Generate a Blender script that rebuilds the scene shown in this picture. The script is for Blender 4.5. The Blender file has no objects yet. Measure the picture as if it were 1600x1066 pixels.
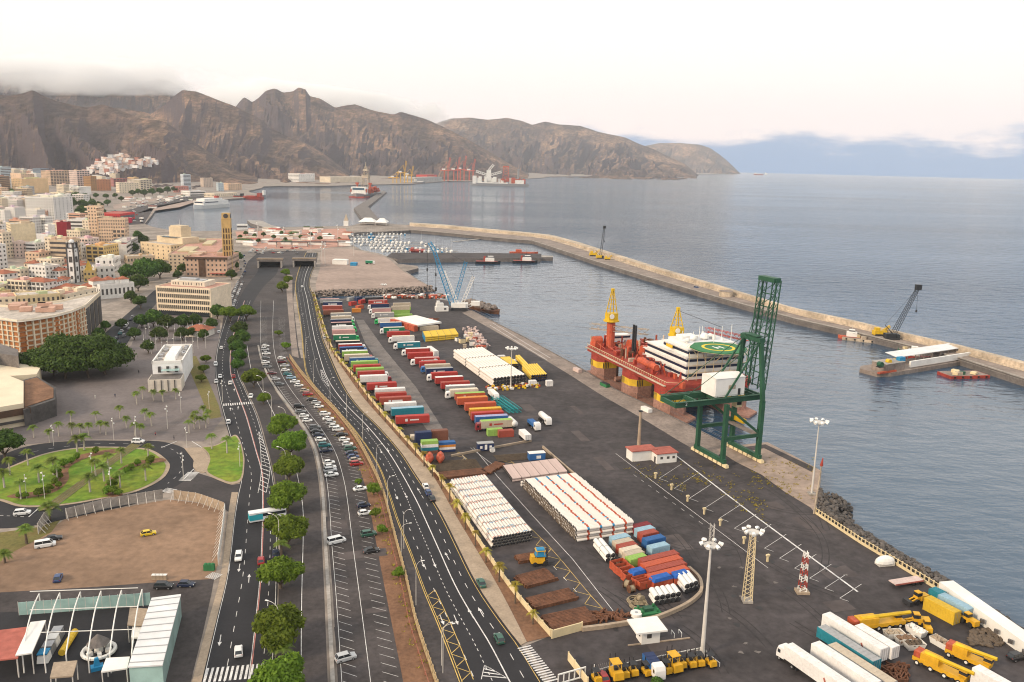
import bpy,math,random
import numpy as np
from mathutils import Vector,noise as mnoise
from mathutils.geometry import tessellate_polygon

R=math.radians
random.seed(7)
scene=bpy.context.scene
COL=scene.collection

# ------------------------------------------------------------------ camera
F_PX,CAM_H,Y_HOR,SLOPE=1300.0,105.0,252.5,0.025
ROLL=math.atan(SLOPE)
PITCH=math.atan((533-Y_HOR)*math.cos(ROLL)/F_PX)
FWD=np.array([0,math.cos(PITCH),-math.sin(PITCH)])
_u0=np.cross(np.array([1.,0,0]),FWD)
RIGHT=math.cos(ROLL)*np.array([1.,0,0])+math.sin(ROLL)*_u0
UP=-math.sin(ROLL)*np.array([1.,0,0])+math.cos(ROLL)*_u0
cam_data=bpy.data.cameras.new('camera')
cam_data.sensor_width=36.0
cam_data.lens=36.0*F_PX/1600.0
cam_data.clip_start=1.0
cam_data.clip_end=120000.0
cam=bpy.data.objects.new('camera',cam_data)
COL.objects.link(cam)
from mathutils import Matrix
m3=Matrix(((RIGHT[0],UP[0],-FWD[0]),(RIGHT[1],UP[1],-FWD[1]),(RIGHT[2],UP[2],-FWD[2])))
cam.matrix_world=Matrix.Translation((0,0,CAM_H)) @ m3.to_4x4()
scene.camera=cam

# ------------------------------------------------------------------ world: thin overcast over a clear sky
SUN_EL,SUN_AZ=27.0,236.0      # compass-like azimuth: 0 = +Y, clockwise; the evening sun stands low behind the city
world=bpy.data.worlds.new('World');scene.world=world
world.use_nodes=True
nt=world.node_tree;nt.nodes.clear()
def wn(t,**k):
 n=nt.nodes.new(t)
 for a,b in k.items():setattr(n,a,b)
 return n
def wl(a,b):nt.links.new(a,b)
out=wn('ShaderNodeOutputWorld')
sky=wn('ShaderNodeTexSky',sky_type='NISHITA',sun_disc=False)
sky.sun_elevation=R(SUN_EL);sky.sun_rotation=R(SUN_AZ);sky.air_density=1.2;sky.dust_density=2.0
bg_sky=wn('ShaderNodeBackground');bg_sky.inputs[1].default_value=0.10
wl(sky.outputs[0],bg_sky.inputs[0])
tc=wn('ShaderNodeTexCoord')
sep=wn('ShaderNodeSeparateXYZ');wl(tc.outputs['Generated'],sep.inputs[0])
# cloud deck colour, a little warmer low in the sky
ramp=wn('ShaderNodeValToRGB');wl(sep.outputs[2],ramp.inputs[0])
cr=ramp.color_ramp
cr.elements[0].position=0.0;cr.elements[0].color=(0.96,0.80,0.76,1)
cr.elements[1].position=0.30;cr.elements[1].color=(1.0,0.985,0.95,1)
e=cr.elements.new(0.06);e.color=(1.0,0.85,0.78,1)
e=cr.elements.new(0.12);e.color=(1.0,0.93,0.86,1)
bg_cloud=wn('ShaderNodeBackground');bg_cloud.inputs[1].default_value=0.74
wl(ramp.outputs[0],bg_cloud.inputs[0])
# the open blue strip between sea and cloud deck, its upper edge broken by cloud
mp=wn('ShaderNodeMapping');wl(tc.outputs['Generated'],mp.inputs[0]);mp.inputs['Scale'].default_value=(5.0,5.0,22.0)
nz=wn('ShaderNodeTexNoise');wl(mp.outputs[0],nz.inputs['Vector']);nz.inputs['Scale'].default_value=1.6
nz.inputs['Detail'].default_value=7.0;nz.inputs['Roughness'].default_value=0.62
ad=wn('ShaderNodeMath',operation='MULTIPLY_ADD');wl(nz.outputs[0],ad.inputs[0]);ad.inputs[1].default_value=0.085;wl(sep.outputs[2],ad.inputs[2])
mask=wn('ShaderNodeMapRange');wl(ad.outputs[0],mask.inputs[0])
mask.inputs[1].default_value=0.062;mask.inputs[2].default_value=0.084;mask.interpolation_type='SMOOTHSTEP'
# strip colour: hazy blue air under the deck
bg_strip=wn('ShaderNodeBackground');bg_strip.inputs[0].default_value=(0.115,0.22,0.40,1);bg_strip.inputs[1].default_value=1.0
add1=wn('ShaderNodeMixShader');add1.inputs[0].default_value=0.9
wl(bg_sky.outputs[0],add1.inputs[1]);wl(bg_strip.outputs[0],add1.inputs[2])
mixw=wn('ShaderNodeMixShader');wl(mask.outputs[0],mixw.inputs[0]);wl(add1.outputs[0],mixw.inputs[1]);wl(bg_cloud.outputs[0],mixw.inputs[2])
wl(mixw.outputs[0],out.inputs[0])

sun_d=bpy.data.lights.new('sun','SUN');sun_d.energy=2.0;sun_d.angle=R(12);sun_d.color=(1.0,0.80,0.58)
sun=bpy.data.objects.new('sun',sun_d);COL.objects.link(sun)
_sd=Vector((math.sin(R(SUN_AZ))*math.cos(R(SUN_EL)),math.cos(R(SUN_AZ))*math.cos(R(SUN_EL)),math.sin(R(SUN_EL))))
sun.rotation_euler=_sd.to_track_quat('Z','Y').to_euler()

scene.view_settings.view_transform='Standard'
scene.view_settings.look='None'
scene.view_settings.exposure=0.74
scene.view_settings.gamma=1.0
scene.cycles.use_denoising=True
scene.cycles.pixel_filter_type='BLACKMAN_HARRIS'
scene.cycles.filter_width=1.1
scene.cycles.max_bounces=6
scene.cycles.diffuse_bounces=2
scene.cycles.glossy_bounces=3
scene.cycles.transparent_max_bounces=8
scene.cycles.volume_bounces=6
scene.cycles.caustics_reflective=False
scene.cycles.caustics_refractive=False

# ------------------------------------------------------------------ photograph pixel -> point in the place
def ray(px,py):
 return FWD+RIGHT*((px-800)/F_PX)+UP*((533-py)/F_PX)
def G(px,py,z=0.0):
 d=ray(px,py);t=(z-CAM_H)/d[2]
 return Vector((t*d[0],t*d[1],z))
def at_dist(px,py,y):
 d=ray(px,py);t=y/d[1]
 return Vector((t*d[0],y,CAM_H+t*d[2]))
def proj(p):
 v=np.array(p)-np.array([0,0,CAM_H]);z=v @ FWD
 return 800+F_PX*(v @ RIGHT)/z,533-F_PX*(v @ UP)/z
def m_per_px(px,py,z=0):
 g=G(px,py,z);v=np.array(g)-np.array([0,0,CAM_H]);return float(v @ FWD)/F_PX

# ------------------------------------------------------------------ mesh collector
class MB:
 def __init__(s):s.v=[];s.f=[];s.m=[]
 def add(s,vs,fs,mi=0):
  b=len(s.v);s.v.extend([tuple(q) for q in vs]);s.f.extend([tuple(b+i for i in f) for f in fs]);s.m.extend([mi]*len(fs));return s
 def box(s,c,d,rz=0.0,mi=0,taper=1.0,bottom=True):
  cx,cy,cz=c;x,y,z=d[0]/2,d[1]/2,d[2]/2
  ca,sa=math.cos(rz),math.sin(rz);vs=[]
  for k,t in ((-1,1.0),(1,taper)):
   for a,b in ((-1,-1),(1,-1),(1,1),(-1,1)):
    u,w=a*x*t,b*y*t
    vs.append((cx+u*ca-w*sa,cy+u*sa+w*ca,cz+k*z))
  fs=[(4,5,6,7),(0,1,5,4),(1,2,6,5),(2,3,7,6),(3,0,4,7)]
  if bottom:fs.append((3,2,1,0))
  return s.add(vs,fs,mi)
 def prism(s,poly,z0,z1,mi=0,mi_top=None,bottom=False):
  n=len(poly)
  area=sum(poly[i][0]*poly[(i+1) % n][1]-poly[(i+1) % n][0]*poly[i][1] for i in range(n))
  if area < 0:poly=poly[::-1]
  b=len(s.v)
  s.v.extend([(p[0],p[1],z0) for p in poly]);s.v.extend([(p[0],p[1],z1) for p in poly])
  for i in range(n):
   j=(i+1) % n;s.f.append((b+i,b+j,b+n+j,b+n+i));s.m.append(mi)
  tris=tessellate_polygon([[Vector((p[0],p[1],0)) for p in poly]])
  for t in tris:
   a=[poly[k] for k in t]
   cr_=(a[1][0]-a[0][0])*(a[2][1]-a[0][1])-(a[1][1]-a[0][1])*(a[2][0]-a[0][0])
   if cr_ < 0:t=(t[0],t[2],t[1])
   s.f.append(tuple(b+n+k for k in t));s.m.append(mi if mi_top is None else mi_top)
   if bottom:s.f.append(tuple(b+k for k in (t[0],t[2],t[1])));s.m.append(mi)
  return s
 def sheet(s,poly,z=0.0,mi=0):
  n=len(poly);b=len(s.v);s.v.extend([(p[0],p[1],z) for p in poly])
  for t in tessellate_polygon([[Vector((p[0],p[1],0)) for p in poly]]):
   a=[poly[k] for k in t]
   cr_=(a[1][0]-a[0][0])*(a[2][1]-a[0][1])-(a[1][1]-a[0][1])*(a[2][0]-a[0][0])
   if cr_ < 0:t=(t[0],t[2],t[1])
   s.f.append(tuple(b+k for k in t));s.m.append(mi)
  return s
 def cyl(s,p0,p1,r0,r1=None,n=8,mi=0,caps=True,mi_cap=None):
  if r1 is None:r1=r0
  p0,p1=Vector(p0),Vector(p1);d=(p1-p0)
  if d.length < 1e-6:return s
  d.normalize();a=d.orthogonal().normalized();c=d.cross(a)
  vs=[]
  for p,r in ((p0,r0),(p1,r1)):
   for i in range(n):
    t=2*math.pi*i/n;vs.append(p+a*(r*math.cos(t))+c*(r*math.sin(t)))
  fs=[(i,(i+1) % n,n+(i+1) % n,n+i) for i in range(n)]
  s.add(vs,fs,mi)
  if caps:
   b=len(s.v)-2*n;mc=mi if mi_cap is None else mi_cap
   s.f.append(tuple(b+i for i in range(n))[::-1]);s.m.append(mc)
   s.f.append(tuple(b+n+i for i in range(n)));s.m.append(mc)
  return s
 def beam(s,p0,p1,w,mi=0):return s.cyl(p0,p1,w*.7071,n=4,mi=mi)
 def tube(s,pts,r,n=6,mi=0):
  for a,b in zip(pts[:-1],pts[1:]):s.cyl(a,b,r,n=n,mi=mi)
  return s
 def wall(s,pts,w,z0,z1,mi=0):
  """a thin wall along a 2-D polyline"""
  L,Rr=offset(pts,w/2),offset(pts,-w/2)
  n=len(pts)
  for i in range(n-1):
   q=[L[i],L[i+1],Rr[i+1],Rr[i]]
   s.prism([(p[0],p[1]) for p in q],z0,z1,mi)
  return s
 def dome(s,c,rx,ry,rz,nu=10,nv=4,mi=0):
  vs=[];fs=[]
  for j in range(nv):
   t=(math.pi/2)*j/nv
   for i in range(nu):
    a=2*math.pi*i/nu;vs.append((c[0]+rx*math.cos(t)*math.cos(a),c[1]+ry*math.cos(t)*math.sin(a),c[2]+rz*math.sin(t)))
  vs.append((c[0],c[1],c[2]+rz));top=len(vs)-1
  for j in range(nv-1):
   for i in range(nu):fs.append((j*nu+i,j*nu+(i+1) % nu,(j+1)*nu+(i+1) % nu,(j+1)*nu+i))
  for i in range(nu):fs.append(((nv-1)*nu+i,(nv-1)*nu+(i+1) % nu,top))
  return s.add(vs,fs,mi)
 def blob(s,c,r,seed=0,sub=1,mi=0,squash=1.0,rough=.35):
  """an angular stone"""
  t=(1+5 ** .5)/2
  vs=[(-1,t,0),(1,t,0),(-1,-t,0),(1,-t,0),(0,-1,t),(0,1,t),(0,-1,-t),(0,1,-t),(t,0,-1),(t,0,1),(-t,0,-1),(-t,0,1)]
  fs=[(0,11,5),(0,5,1),(0,1,7),(0,7,10),(0,10,11),(1,5,9),(5,11,4),(11,10,2),(10,7,6),(7,1,8),(3,9,4),(3,4,2),(3,2,6),(3,6,8),(3,8,9),(4,9,5),(2,4,11),(6,2,10),(8,6,7),(9,8,1)]
  rg=random.Random(seed);o=[]
  for q in vs:
   k=r/1.9*(1+rg.uniform(-rough,rough));o.append((c[0]+q[0]*k,c[1]+q[1]*k,c[2]+q[2]*k*squash))
  return s.add(o,fs,mi)
 def mesh(s,name,mats,smooth=False):
  me=bpy.data.meshes.new(name);me.from_pydata(s.v,[],s.f)
  for mt in mats:me.materials.append(mt)
  if len(mats) > 1:me.polygons.foreach_set('material_index',s.m)
  if smooth:me.polygons.foreach_set('use_smooth',[True]*len(s.f))
  me.update();return me
 def build(s,name,mats,parent=None,loc=None,rz=0.0,color=None,kind=None,smooth=False,label=None):
  if not isinstance(mats,(list,tuple)):mats=[mats]
  return put(name,s.mesh(name,mats,smooth),parent,loc,rz,color,kind,label)

def put(name,me,parent=None,loc=None,rz=0.0,color=None,kind=None,label=None):
 o=bpy.data.objects.new(name,me);COL.objects.link(o)
 if parent is not None:o.parent=parent
 if loc is not None:o.location=loc
 if rz:o.rotation_euler=(0,0,rz)
 if color is not None:o.color=(*color[:3],1)
 if kind:o['kind']=kind
 if label:o['label']=label
 return o
def tag(o,label,cat,group=None):
 o['label']=label;o['category']=cat
 if group:o['group']=group
 return o
def thing(name,label,cat,loc=(0,0,0),rz=0.0,group=None):
 o=bpy.data.objects.new(name,None);COL.objects.link(o);o.location=loc;o.rotation_euler=(0,0,rz)
 o.empty_display_size=0.5
 return tag(o,label,cat,group)
ORD=['','first','second','third','fourth','fifth','sixth','seventh','eighth','ninth','tenth','eleventh','twelfth','thirteenth','fourteenth','fifteenth','sixteenth','seventeenth','eighteenth','nineteenth','twentieth']
def nth(k):
 if k <= 20:return ORD[k]
 return {2:'twenty',3:'thirty',4:'forty',5:'fifty',6:'sixty',7:'seventy',8:'eighty',9:'ninety'}[k // 10 % 10]+('-'+ORD[k % 10] if k % 10 else 'th') if k < 100 else str(k)+'th'

# a kit is a list of (part name, mesh, index of the parent part or None, takes the thing's colour?)
def place_kit(kit,name,label,cat,loc,rz=0.0,color=(1,1,1),group=None,scale=None,skip=(),color2=None):
 root=thing(name,label,cat,loc,rz,group)
 if scale is not None:root.scale=scale if isinstance(scale,(tuple,list)) else (scale,)*3
 made=[]
 for pn,me,pi,colr in kit:
  if pn in skip:made.append(None);continue
  par=root if pi is None else made[pi]
  if par is None:made.append(None);continue
  made.append(put(pn,me,par,color=(color2 if colr == 'b' else color) if colr else None))
 return root

# ------------------------------------------------------------------ polylines
def offset(pts,d):
 res=[]
 n=len(pts)
 for i in range(n):
  a=Vector(pts[max(i-1,0)][:2]);b=Vector(pts[min(i+1,n-1)][:2]);t=b-a
  if t.length < 1e-6:t=Vector((1,0))
  t.normalize();res.append((pts[i][0]-t.y*d,pts[i][1]+t.x*d))
 return res
def smooth_line(pts,per=6):
 """Catmull-Rom through 2-D points"""
 P_=[Vector(p[:2]) for p in pts];res=[]
 for i in range(len(P_)-1):
  p0=P_[max(i-1,0)];p1=P_[i];p2=P_[i+1];p3=P_[min(i+2,len(P_)-1)]
  for k in range(per):
   t=k/per
   res.append(0.5*((2*p1)+(p2-p0)*t+(2*p0-5*p1+4*p2-p3)*t*t+(3*p1-p0-3*p2+p3)*t ** 3))
 res.append(P_[-1]);return [(p.x,p.y) for p in res]
def gl(pxs,smooth=True,per=6,z=0.0):
 w=[tuple(G(x,y,z))[:2] for x,y in pxs]
 return smooth_line(w,per) if smooth and len(w) > 2 else w
def resample(pts,step):
 P_=[Vector(p[:2]) for p in pts];acc=[0.0]
 for a,b in zip(P_[:-1],P_[1:]):acc.append(acc[-1]+(b-a).length)
 L=acc[-1];n=max(2,int(L/step)+1);res=[];j=0
 for k in range(n):
  s_=L*k/(n-1)
  while j < len(acc)-2 and acc[j+1] < s_:j += 1
  t=(s_-acc[j])/max(acc[j+1]-acc[j],1e-9);p=P_[j].lerp(P_[j+1],t);res.append((p.x,p.y))
 return res
def length(pts):return sum((Vector(a[:2])-Vector(b[:2])).length for a,b in zip(pts[:-1],pts[1:]))
def strip_sheet(mb,L,Rr,z,mi=0,n=None):
 n=n or max(len(L),len(Rr));a=resample(L,length(L)/(n-1+1e-6));b=resample(Rr,length(Rr)/(n-1+1e-6));n=min(len(a),len(b))
 vs=[(p[0],p[1],z) for p in a[:n]]+[(p[0],p[1],z) for p in b[:n]]
 fs=[]
 for i in range(n-1):
  q=(i,i+1,n+i+1,n+i)
  ar=(vs[q[1]][0]-vs[q[0]][0])*(vs[q[3]][1]-vs[q[0]][1])-(vs[q[1]][1]-vs[q[0]][1])*(vs[q[3]][0]-vs[q[0]][0])
  fs.append(q if ar > 0 else q[::-1])
 mb.add(vs,fs,mi)
def paint_line(mb,pts,w,z,dash=None,mi=0):
 """a painted line of width w along a 2-D polyline; dash = (on, off) in metres"""
 if dash is None:
  L,Rr=offset(pts,w/2),offset(pts,-w/2);strip_sheet(mb,Rr,L,z,mi,len(pts));return
 on,off=dash;fine=resample(pts,0.5);acc=0.0;seg=[]
 per=on+off
 for a,b in zip(fine[:-1],fine[1:]):
  d=(Vector(b)-Vector(a)).length
  if (acc % per) < on:
   if not seg:seg=[a]
   seg.append(b)
  else:
   if len(seg) > 1:paint_line(mb,[seg[0],seg[-1]],w,z,None,mi)
   seg=[]
  acc += d
 if len(seg) > 1:paint_line(mb,[seg[0],seg[-1]],w,z,None,mi)

# ------------------------------------------------------------------ materials
def new_mat(name):
 m=bpy.data.materials.new(name);m.use_nodes=True;n=m.node_tree
 return m,n,n.nodes['Principled BSDF']
def mat(name,col,rough=.75,var=.25,scale=.6,var2=.0,scale2=8.0,metal=0.0,objcol=False,bump=0.0,spec=.3,tint=None,coords='Object',jitter=0.0):
 """colour with two octaves of patchy variation; objcol multiplies by the object's own colour"""
 m,n,b=new_mat(name);N=n.nodes;Lk=n.links
 b.inputs['Roughness'].default_value=rough;b.inputs['Metallic'].default_value=metal;b.inputs['Specular IOR Level'].default_value=spec
 base=None
 if objcol:
  oi=N.new('ShaderNodeObjectInfo');base=oi.outputs['Color']
 else:
  rgb=N.new('ShaderNodeRGB');rgb.outputs[0].default_value=(*col,1);base=rgb.outputs[0]
 if jitter:
  oi2=N.new('ShaderNodeObjectInfo');hs=N.new('ShaderNodeHueSaturation');Lk.new(base,hs.inputs['Color'])
  mr=N.new('ShaderNodeMapRange');Lk.new(oi2.outputs['Random'],mr.inputs[0]);mr.inputs[3].default_value=1-jitter;mr.inputs[4].default_value=1+jitter
  Lk.new(mr.outputs[0],hs.inputs['Value']);base=hs.outputs[0]
 tcn=N.new('ShaderNodeTexCoord')
 cur=base
 for v,sc,tn in ((var,scale,tint),(var2,scale2,None)):
  if not v:continue
  nz_=N.new('ShaderNodeTexNoise');nz_.inputs['Scale'].default_value=sc;nz_.inputs['Detail'].default_value=5;nz_.inputs['Roughness'].default_value=.62
  Lk.new(tcn.outputs[coords],nz_.inputs['Vector'])
  mr=N.new('ShaderNodeMapRange');Lk.new(nz_.outputs[0],mr.inputs[0]);mr.inputs[1].default_value=.3;mr.inputs[2].default_value=.7
  mx=N.new('ShaderNodeMix');mx.data_type='RGBA'
  if tn is not None:
   mx.blend_type='MIX';mr.inputs[3].default_value=0;mr.inputs[4].default_value=v
   Lk.new(mr.outputs[0],mx.inputs[0]);Lk.new(cur,mx.inputs[6]);mx.inputs[7].default_value=(*tn,1)
  else:
   mx.blend_type='MULTIPLY';mx.inputs[0].default_value=1.0;mr.inputs[3].default_value=1-v;mr.inputs[4].default_value=1+v*.6
   Lk.new(cur,mx.inputs[6]);Lk.new(mr.outputs[0],mx.inputs[7])
  cur=mx.outputs[2]
 Lk.new(cur,b.inputs['Base Color'])
 if bump:
  nb=N.new('ShaderNodeTexNoise');nb.inputs['Scale'].default_value=scale2;nb.inputs['Detail'].default_value=4;Lk.new(tcn.outputs[coords],nb.inputs['Vector'])
  bp=N.new('ShaderNodeBump');bp.inputs['Strength'].default_value=bump;bp.inputs['Distance'].default_value=.2;Lk.new(nb.outputs[0],bp.inputs['Height']);Lk.new(bp.outputs[0],b.inputs['Normal'])
 return m
def emat(name,col,s):
 m,n,b=new_mat(name);b.inputs['Base Color'].default_value=(*col,1);b.inputs['Emission Color'].default_value=(*col,1);b.inputs['Emission Strength'].default_value=s;return m

M={}
M['asphalt']=mat('asphalt',(.052,.045,.045),.85,.38,.05,.22,.9,tint=None)
M['yard']=mat('yard_asphalt',(.062,.053,.054),.85,.55,.03,.38,.35)
M['asphalt_old']=mat('old_asphalt',(.066,.056,.055),.88,.45,.06,.32,.7)
M['asphalt_new']=mat('new_asphalt',(.023,.022,.025),.8,.22,.08,.15,1.2)
M['urban']=mat('urban_ground',(.28,.235,.20),.9,.45,.03,.35,.2)
M['pave']=mat('plaza_paving',(.16,.135,.13),.85,.22,.05,.18,.6)
M['sidewalk']=mat('sidewalk',(.36,.28,.205),.85,.2,.2,.2,1.5)
M['concrete']=mat('concrete',(.34,.31,.28),.85,.3,.12,.25,1.0)
M['concrete_dark']=mat('weathered_concrete',(.17,.15,.14),.9,.35,.1,.3,1.0)
M['quay']=mat('quay_concrete',(.26,.21,.18),.9,.35,.08,.3,.7)
M['quay_beige']=mat('quay_apron',(.34,.26,.21),.9,.3,.06,.25,.5)
M['lot_beige']=mat('gravel_lot',(.33,.25,.21),.95,.25,.02,.2,.2)
M['dirt']=mat('dirt',(.25,.16,.105),.95,.35,.03,.25,.4)
M['soil']=mat('brown_soil',(.20,.105,.06),.95,.35,.15,.3,1.0)
M['grass']=mat('lawn',(.085,.205,.012),.9,.75,.07,.4,.4,tint=(.26,.24,.03))
M['grass_dry']=mat('dry_grass',(.17,.13,.045),.95,.5,.15,.3,.9,tint=(.10,.13,.03))
M['paint_white']=mat('white_road_paint',(.66,.64,.62),.7,.3,.5,.3,3.0)
M['paint_yellow']=mat('yellow_road_paint',(.62,.43,.13),.7,.3,.5,.3,3.0)
M['paint_red']=mat('red_road_paint',(.5,.2,.17),.7,.3,.5)
M['white']=mat('white_painted',(.76,.74,.71),.6,.1,.4,.1,2)
M['dark']=mat('dark_metal',(.03,.03,.033),.6,.2,1.0)
M['rubber']=mat('rubber',(.018,.018,.019),.9,.1,1.0)
M['glass']=mat('glass_dark',(.02,.025,.03),.08,0,1,spec=.6)
M['pane']=mat('window_pane',(.085,.078,.075),.2,.4,.2,spec=.5)
M['shutter']=mat('window_brown',(.09,.05,.03),.6,.3,.4)
M['steel']=mat('galvanised_steel',(.42,.42,.43),.45,.15,.6,metal=.6)
M['pole']=mat('pole_paint',(.55,.52,.48),.5,.12,.6)
M['paint']=mat('body_paint',(1,1,1),.32,.05,.8,objcol=True,spec=.5)
M['matte']=mat('matte_paint',(1,1,1),.62,.14,.25,.14,1.6,objcol=True)
M['plaster']=mat('plaster',(1,1,1),.88,.16,.06,.14,.5,objcol=True)
M['rust']=mat('rusty_steel',(.15,.065,.035),.9,.4,.35,.4,2.0)
M['rope']=mat('rope',(.30,.24,.16),.95,.3,2.0)
M['rock']=mat('revetment_rock',(.12,.105,.095),.95,.5,.25,.4,1.2,tint=None)
M['parapet']=mat('sandstone_concrete',(.50,.41,.31),.9,.4,.05,.35,.5)
M['fence']=mat('ochre_concrete_fence',(.46,.34,.19),.9,.25,.3,.2,2)
M['fence_red']=mat('red_railing',(.30,.12,.08),.8,.25,.5)
M['yellow']=mat('machine_yellow',(.62,.34,.02),.5,.2,.6)
M['cream']=mat('cream_paint',(.66,.54,.33),.8,.15,.3)
M['light']=mat('lamp_glass',(.75,.75,.72),.3,0,1)
M['headlight']=mat('headlight_glass',(.8,.8,.78),.15,0,1,spec=.6)
M['taillight']=mat('tail_light',(.35,.015,.01),.25,0,1)
# ================================================================== the large structure
WATER_Z=-3.6
# ---- sea
def sea_material():
 m,n,b=new_mat('sea_water');N=n.nodes;L=n.links
 b.inputs['Base Color'].default_value=(.026,.062,.110,1);b.inputs['IOR'].default_value=1.333
 b.inputs['Specular IOR Level'].default_value=1.0
 tcn=N.new('ShaderNodeTexCoord')
 big=N.new('ShaderNodeTexNoise');big.inputs['Scale'].default_value=.0016;big.inputs['Detail'].default_value=4
 mpb=N.new('ShaderNodeMapping');L.new(tcn.outputs['Object'],mpb.inputs[0]);mpb.inputs['Scale'].default_value=(.55,2.2,1);L.new(mpb.outputs[0],big.inputs['Vector'])
 hs=[]
 for sc,rot,st in ((.055,10,(1.0,1.7,1)),(.19,-8,(1,1.9,1)),(.7,30,(1,1.8,1))):
  mp_=N.new('ShaderNodeMapping');L.new(tcn.outputs['Object'],mp_.inputs[0]);mp_.inputs['Rotation'].default_value=(0,0,R(rot));mp_.inputs['Scale'].default_value=st
  t=N.new('ShaderNodeTexNoise');t.inputs['Scale'].default_value=sc;t.inputs['Detail'].default_value=3;t.inputs['Roughness'].default_value=.55;L.new(mp_.outputs[0],t.inputs['Vector']);hs.append(t)
 m1=N.new('ShaderNodeMath');m1.operation='MULTIPLY';L.new(hs[0].outputs[0],m1.inputs[0]);m1.inputs[1].default_value=4.2
 m2=N.new('ShaderNodeMath');m2.operation='MULTIPLY_ADD';L.new(hs[1].outputs[0],m2.inputs[0]);m2.inputs[1].default_value=1.1;L.new(m1.outputs[0],m2.inputs[2])
 m3_=N.new('ShaderNodeMath');m3_.operation='MULTIPLY_ADD';L.new(hs[2].outputs[0],m3_.inputs[0]);m3_.inputs[1].default_value=.30;L.new(m2.outputs[0],m3_.inputs[2])
 # sheltered harbour water is calm: waves come from the open side of the breakwater
 sx=N.new('ShaderNodeAttribute');sx.attribute_name='swell'
 st_=N.new('ShaderNodeMapRange');L.new(sx.outputs['Fac'],st_.inputs[0]);st_.inputs[3].default_value=.13;st_.inputs[4].default_value=.95
 mulb=N.new('ShaderNodeMath');mulb.operation='MULTIPLY';L.new(st_.outputs[0],mulb.inputs[0])
 mrb=N.new('ShaderNodeMapRange');L.new(big.outputs[0],mrb.inputs[0]);mrb.inputs[1].default_value=.35;mrb.inputs[2].default_value=.65;mrb.inputs[3].default_value=.65;mrb.inputs[4].default_value=1.35
 L.new(mrb.outputs[0],mulb.inputs[1])
 bp=N.new('ShaderNodeBump');bp.inputs['Distance'].default_value=1.9;L.new(mulb.outputs[0],bp.inputs['Strength']);L.new(m3_.outputs[0],bp.inputs['Height']);L.new(bp.outputs[0],b.inputs['Normal'])
 rr=N.new('ShaderNodeMapRange');L.new(big.outputs[0],rr.inputs[0]);rr.inputs[1].default_value=.35;rr.inputs[2].default_value=.65;rr.inputs[3].default_value=.06;rr.inputs[4].default_value=.13
 L.new(rr.outputs[0],b.inputs['Roughness'])
 return m
M['sea']=sea_material()
# breakwater lines are needed to know where the water is sheltered
BW_OUT=[(640,351),(700,355),(760,361),(815,366),(862,371),(905,383),(1000,414),(1031,424),(1110,448),(1240,488.5),(1330,507.5),(1400,525.5),(1500,548.5),(1600,575),(1750,612)]
BW_IN=[(640,359),(700,364),(760,370),(815,375),(832,376),(872,389),(930,408),(1000,429),(1031,438),(1110,461),(1240,497),(1330,517.5),(1400,534.5),(1500,559),(1600,591),(1750,632)]
bw_out_w,bw_in_w=gl(BW_OUT,False),gl(BW_IN,False)
MOLE_OUT=[(596,347),(575,322),(603,301)]
def swell_at(x,y):
 """1 on the open side of the breakwater, 0 in the harbour"""
 best=1e9;side=0.0
 line=list(reversed(bw_out_w))+gl(MOLE_OUT,False)+[(-900.0,7000.0)]
 for a,b in zip(line[:-1],line[1:]):
  ax,ay=a;bx,by=b;dx,dy=bx-ax,by-ay;L2=dx*dx+dy*dy
  t=max(0,min(1,((x-ax)*dx+(y-ay)*dy)/L2));qx,qy=ax+t*dx,ay+t*dy;d2=(x-qx) ** 2+(y-qy) ** 2
  if d2 < best:best=d2;side=dx*(y-ay)-dy*(x-ax)
 return 0.0 if side > 0 else min(1.0,math.sqrt(best)/60.0)
def build_sea():
 mb=MB();cols=[-700+50*i for i in range(64)]
 ys=[60,90,130,180,240,310,380,460,540,640,760,900,1100,1400,1800,2400,3200,4500,6500,9500,13500,18200]
 vs=[];sw=[]
 for d in ys:
  for c in cols:
   x=d*(c-800)/F_PX*1.15;vs.append((x,d,WATER_Z));sw.append(swell_at(x,d))
 n=len(cols);fs=[(j*n+i,j*n+i+1,(j+1)*n+i+1,(j+1)*n+i) for j in range(len(ys)-1) for i in range(n-1)]
 mb.add(vs,fs);o=mb.build('sea',M['sea'],kind='structure')
 at_=o.data.attributes.new('swell','FLOAT','POINT');at_.data.foreach_set('value',sw)
 o['label']='blue-grey sea and harbour water reaching the horizon'
build_sea()

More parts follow.
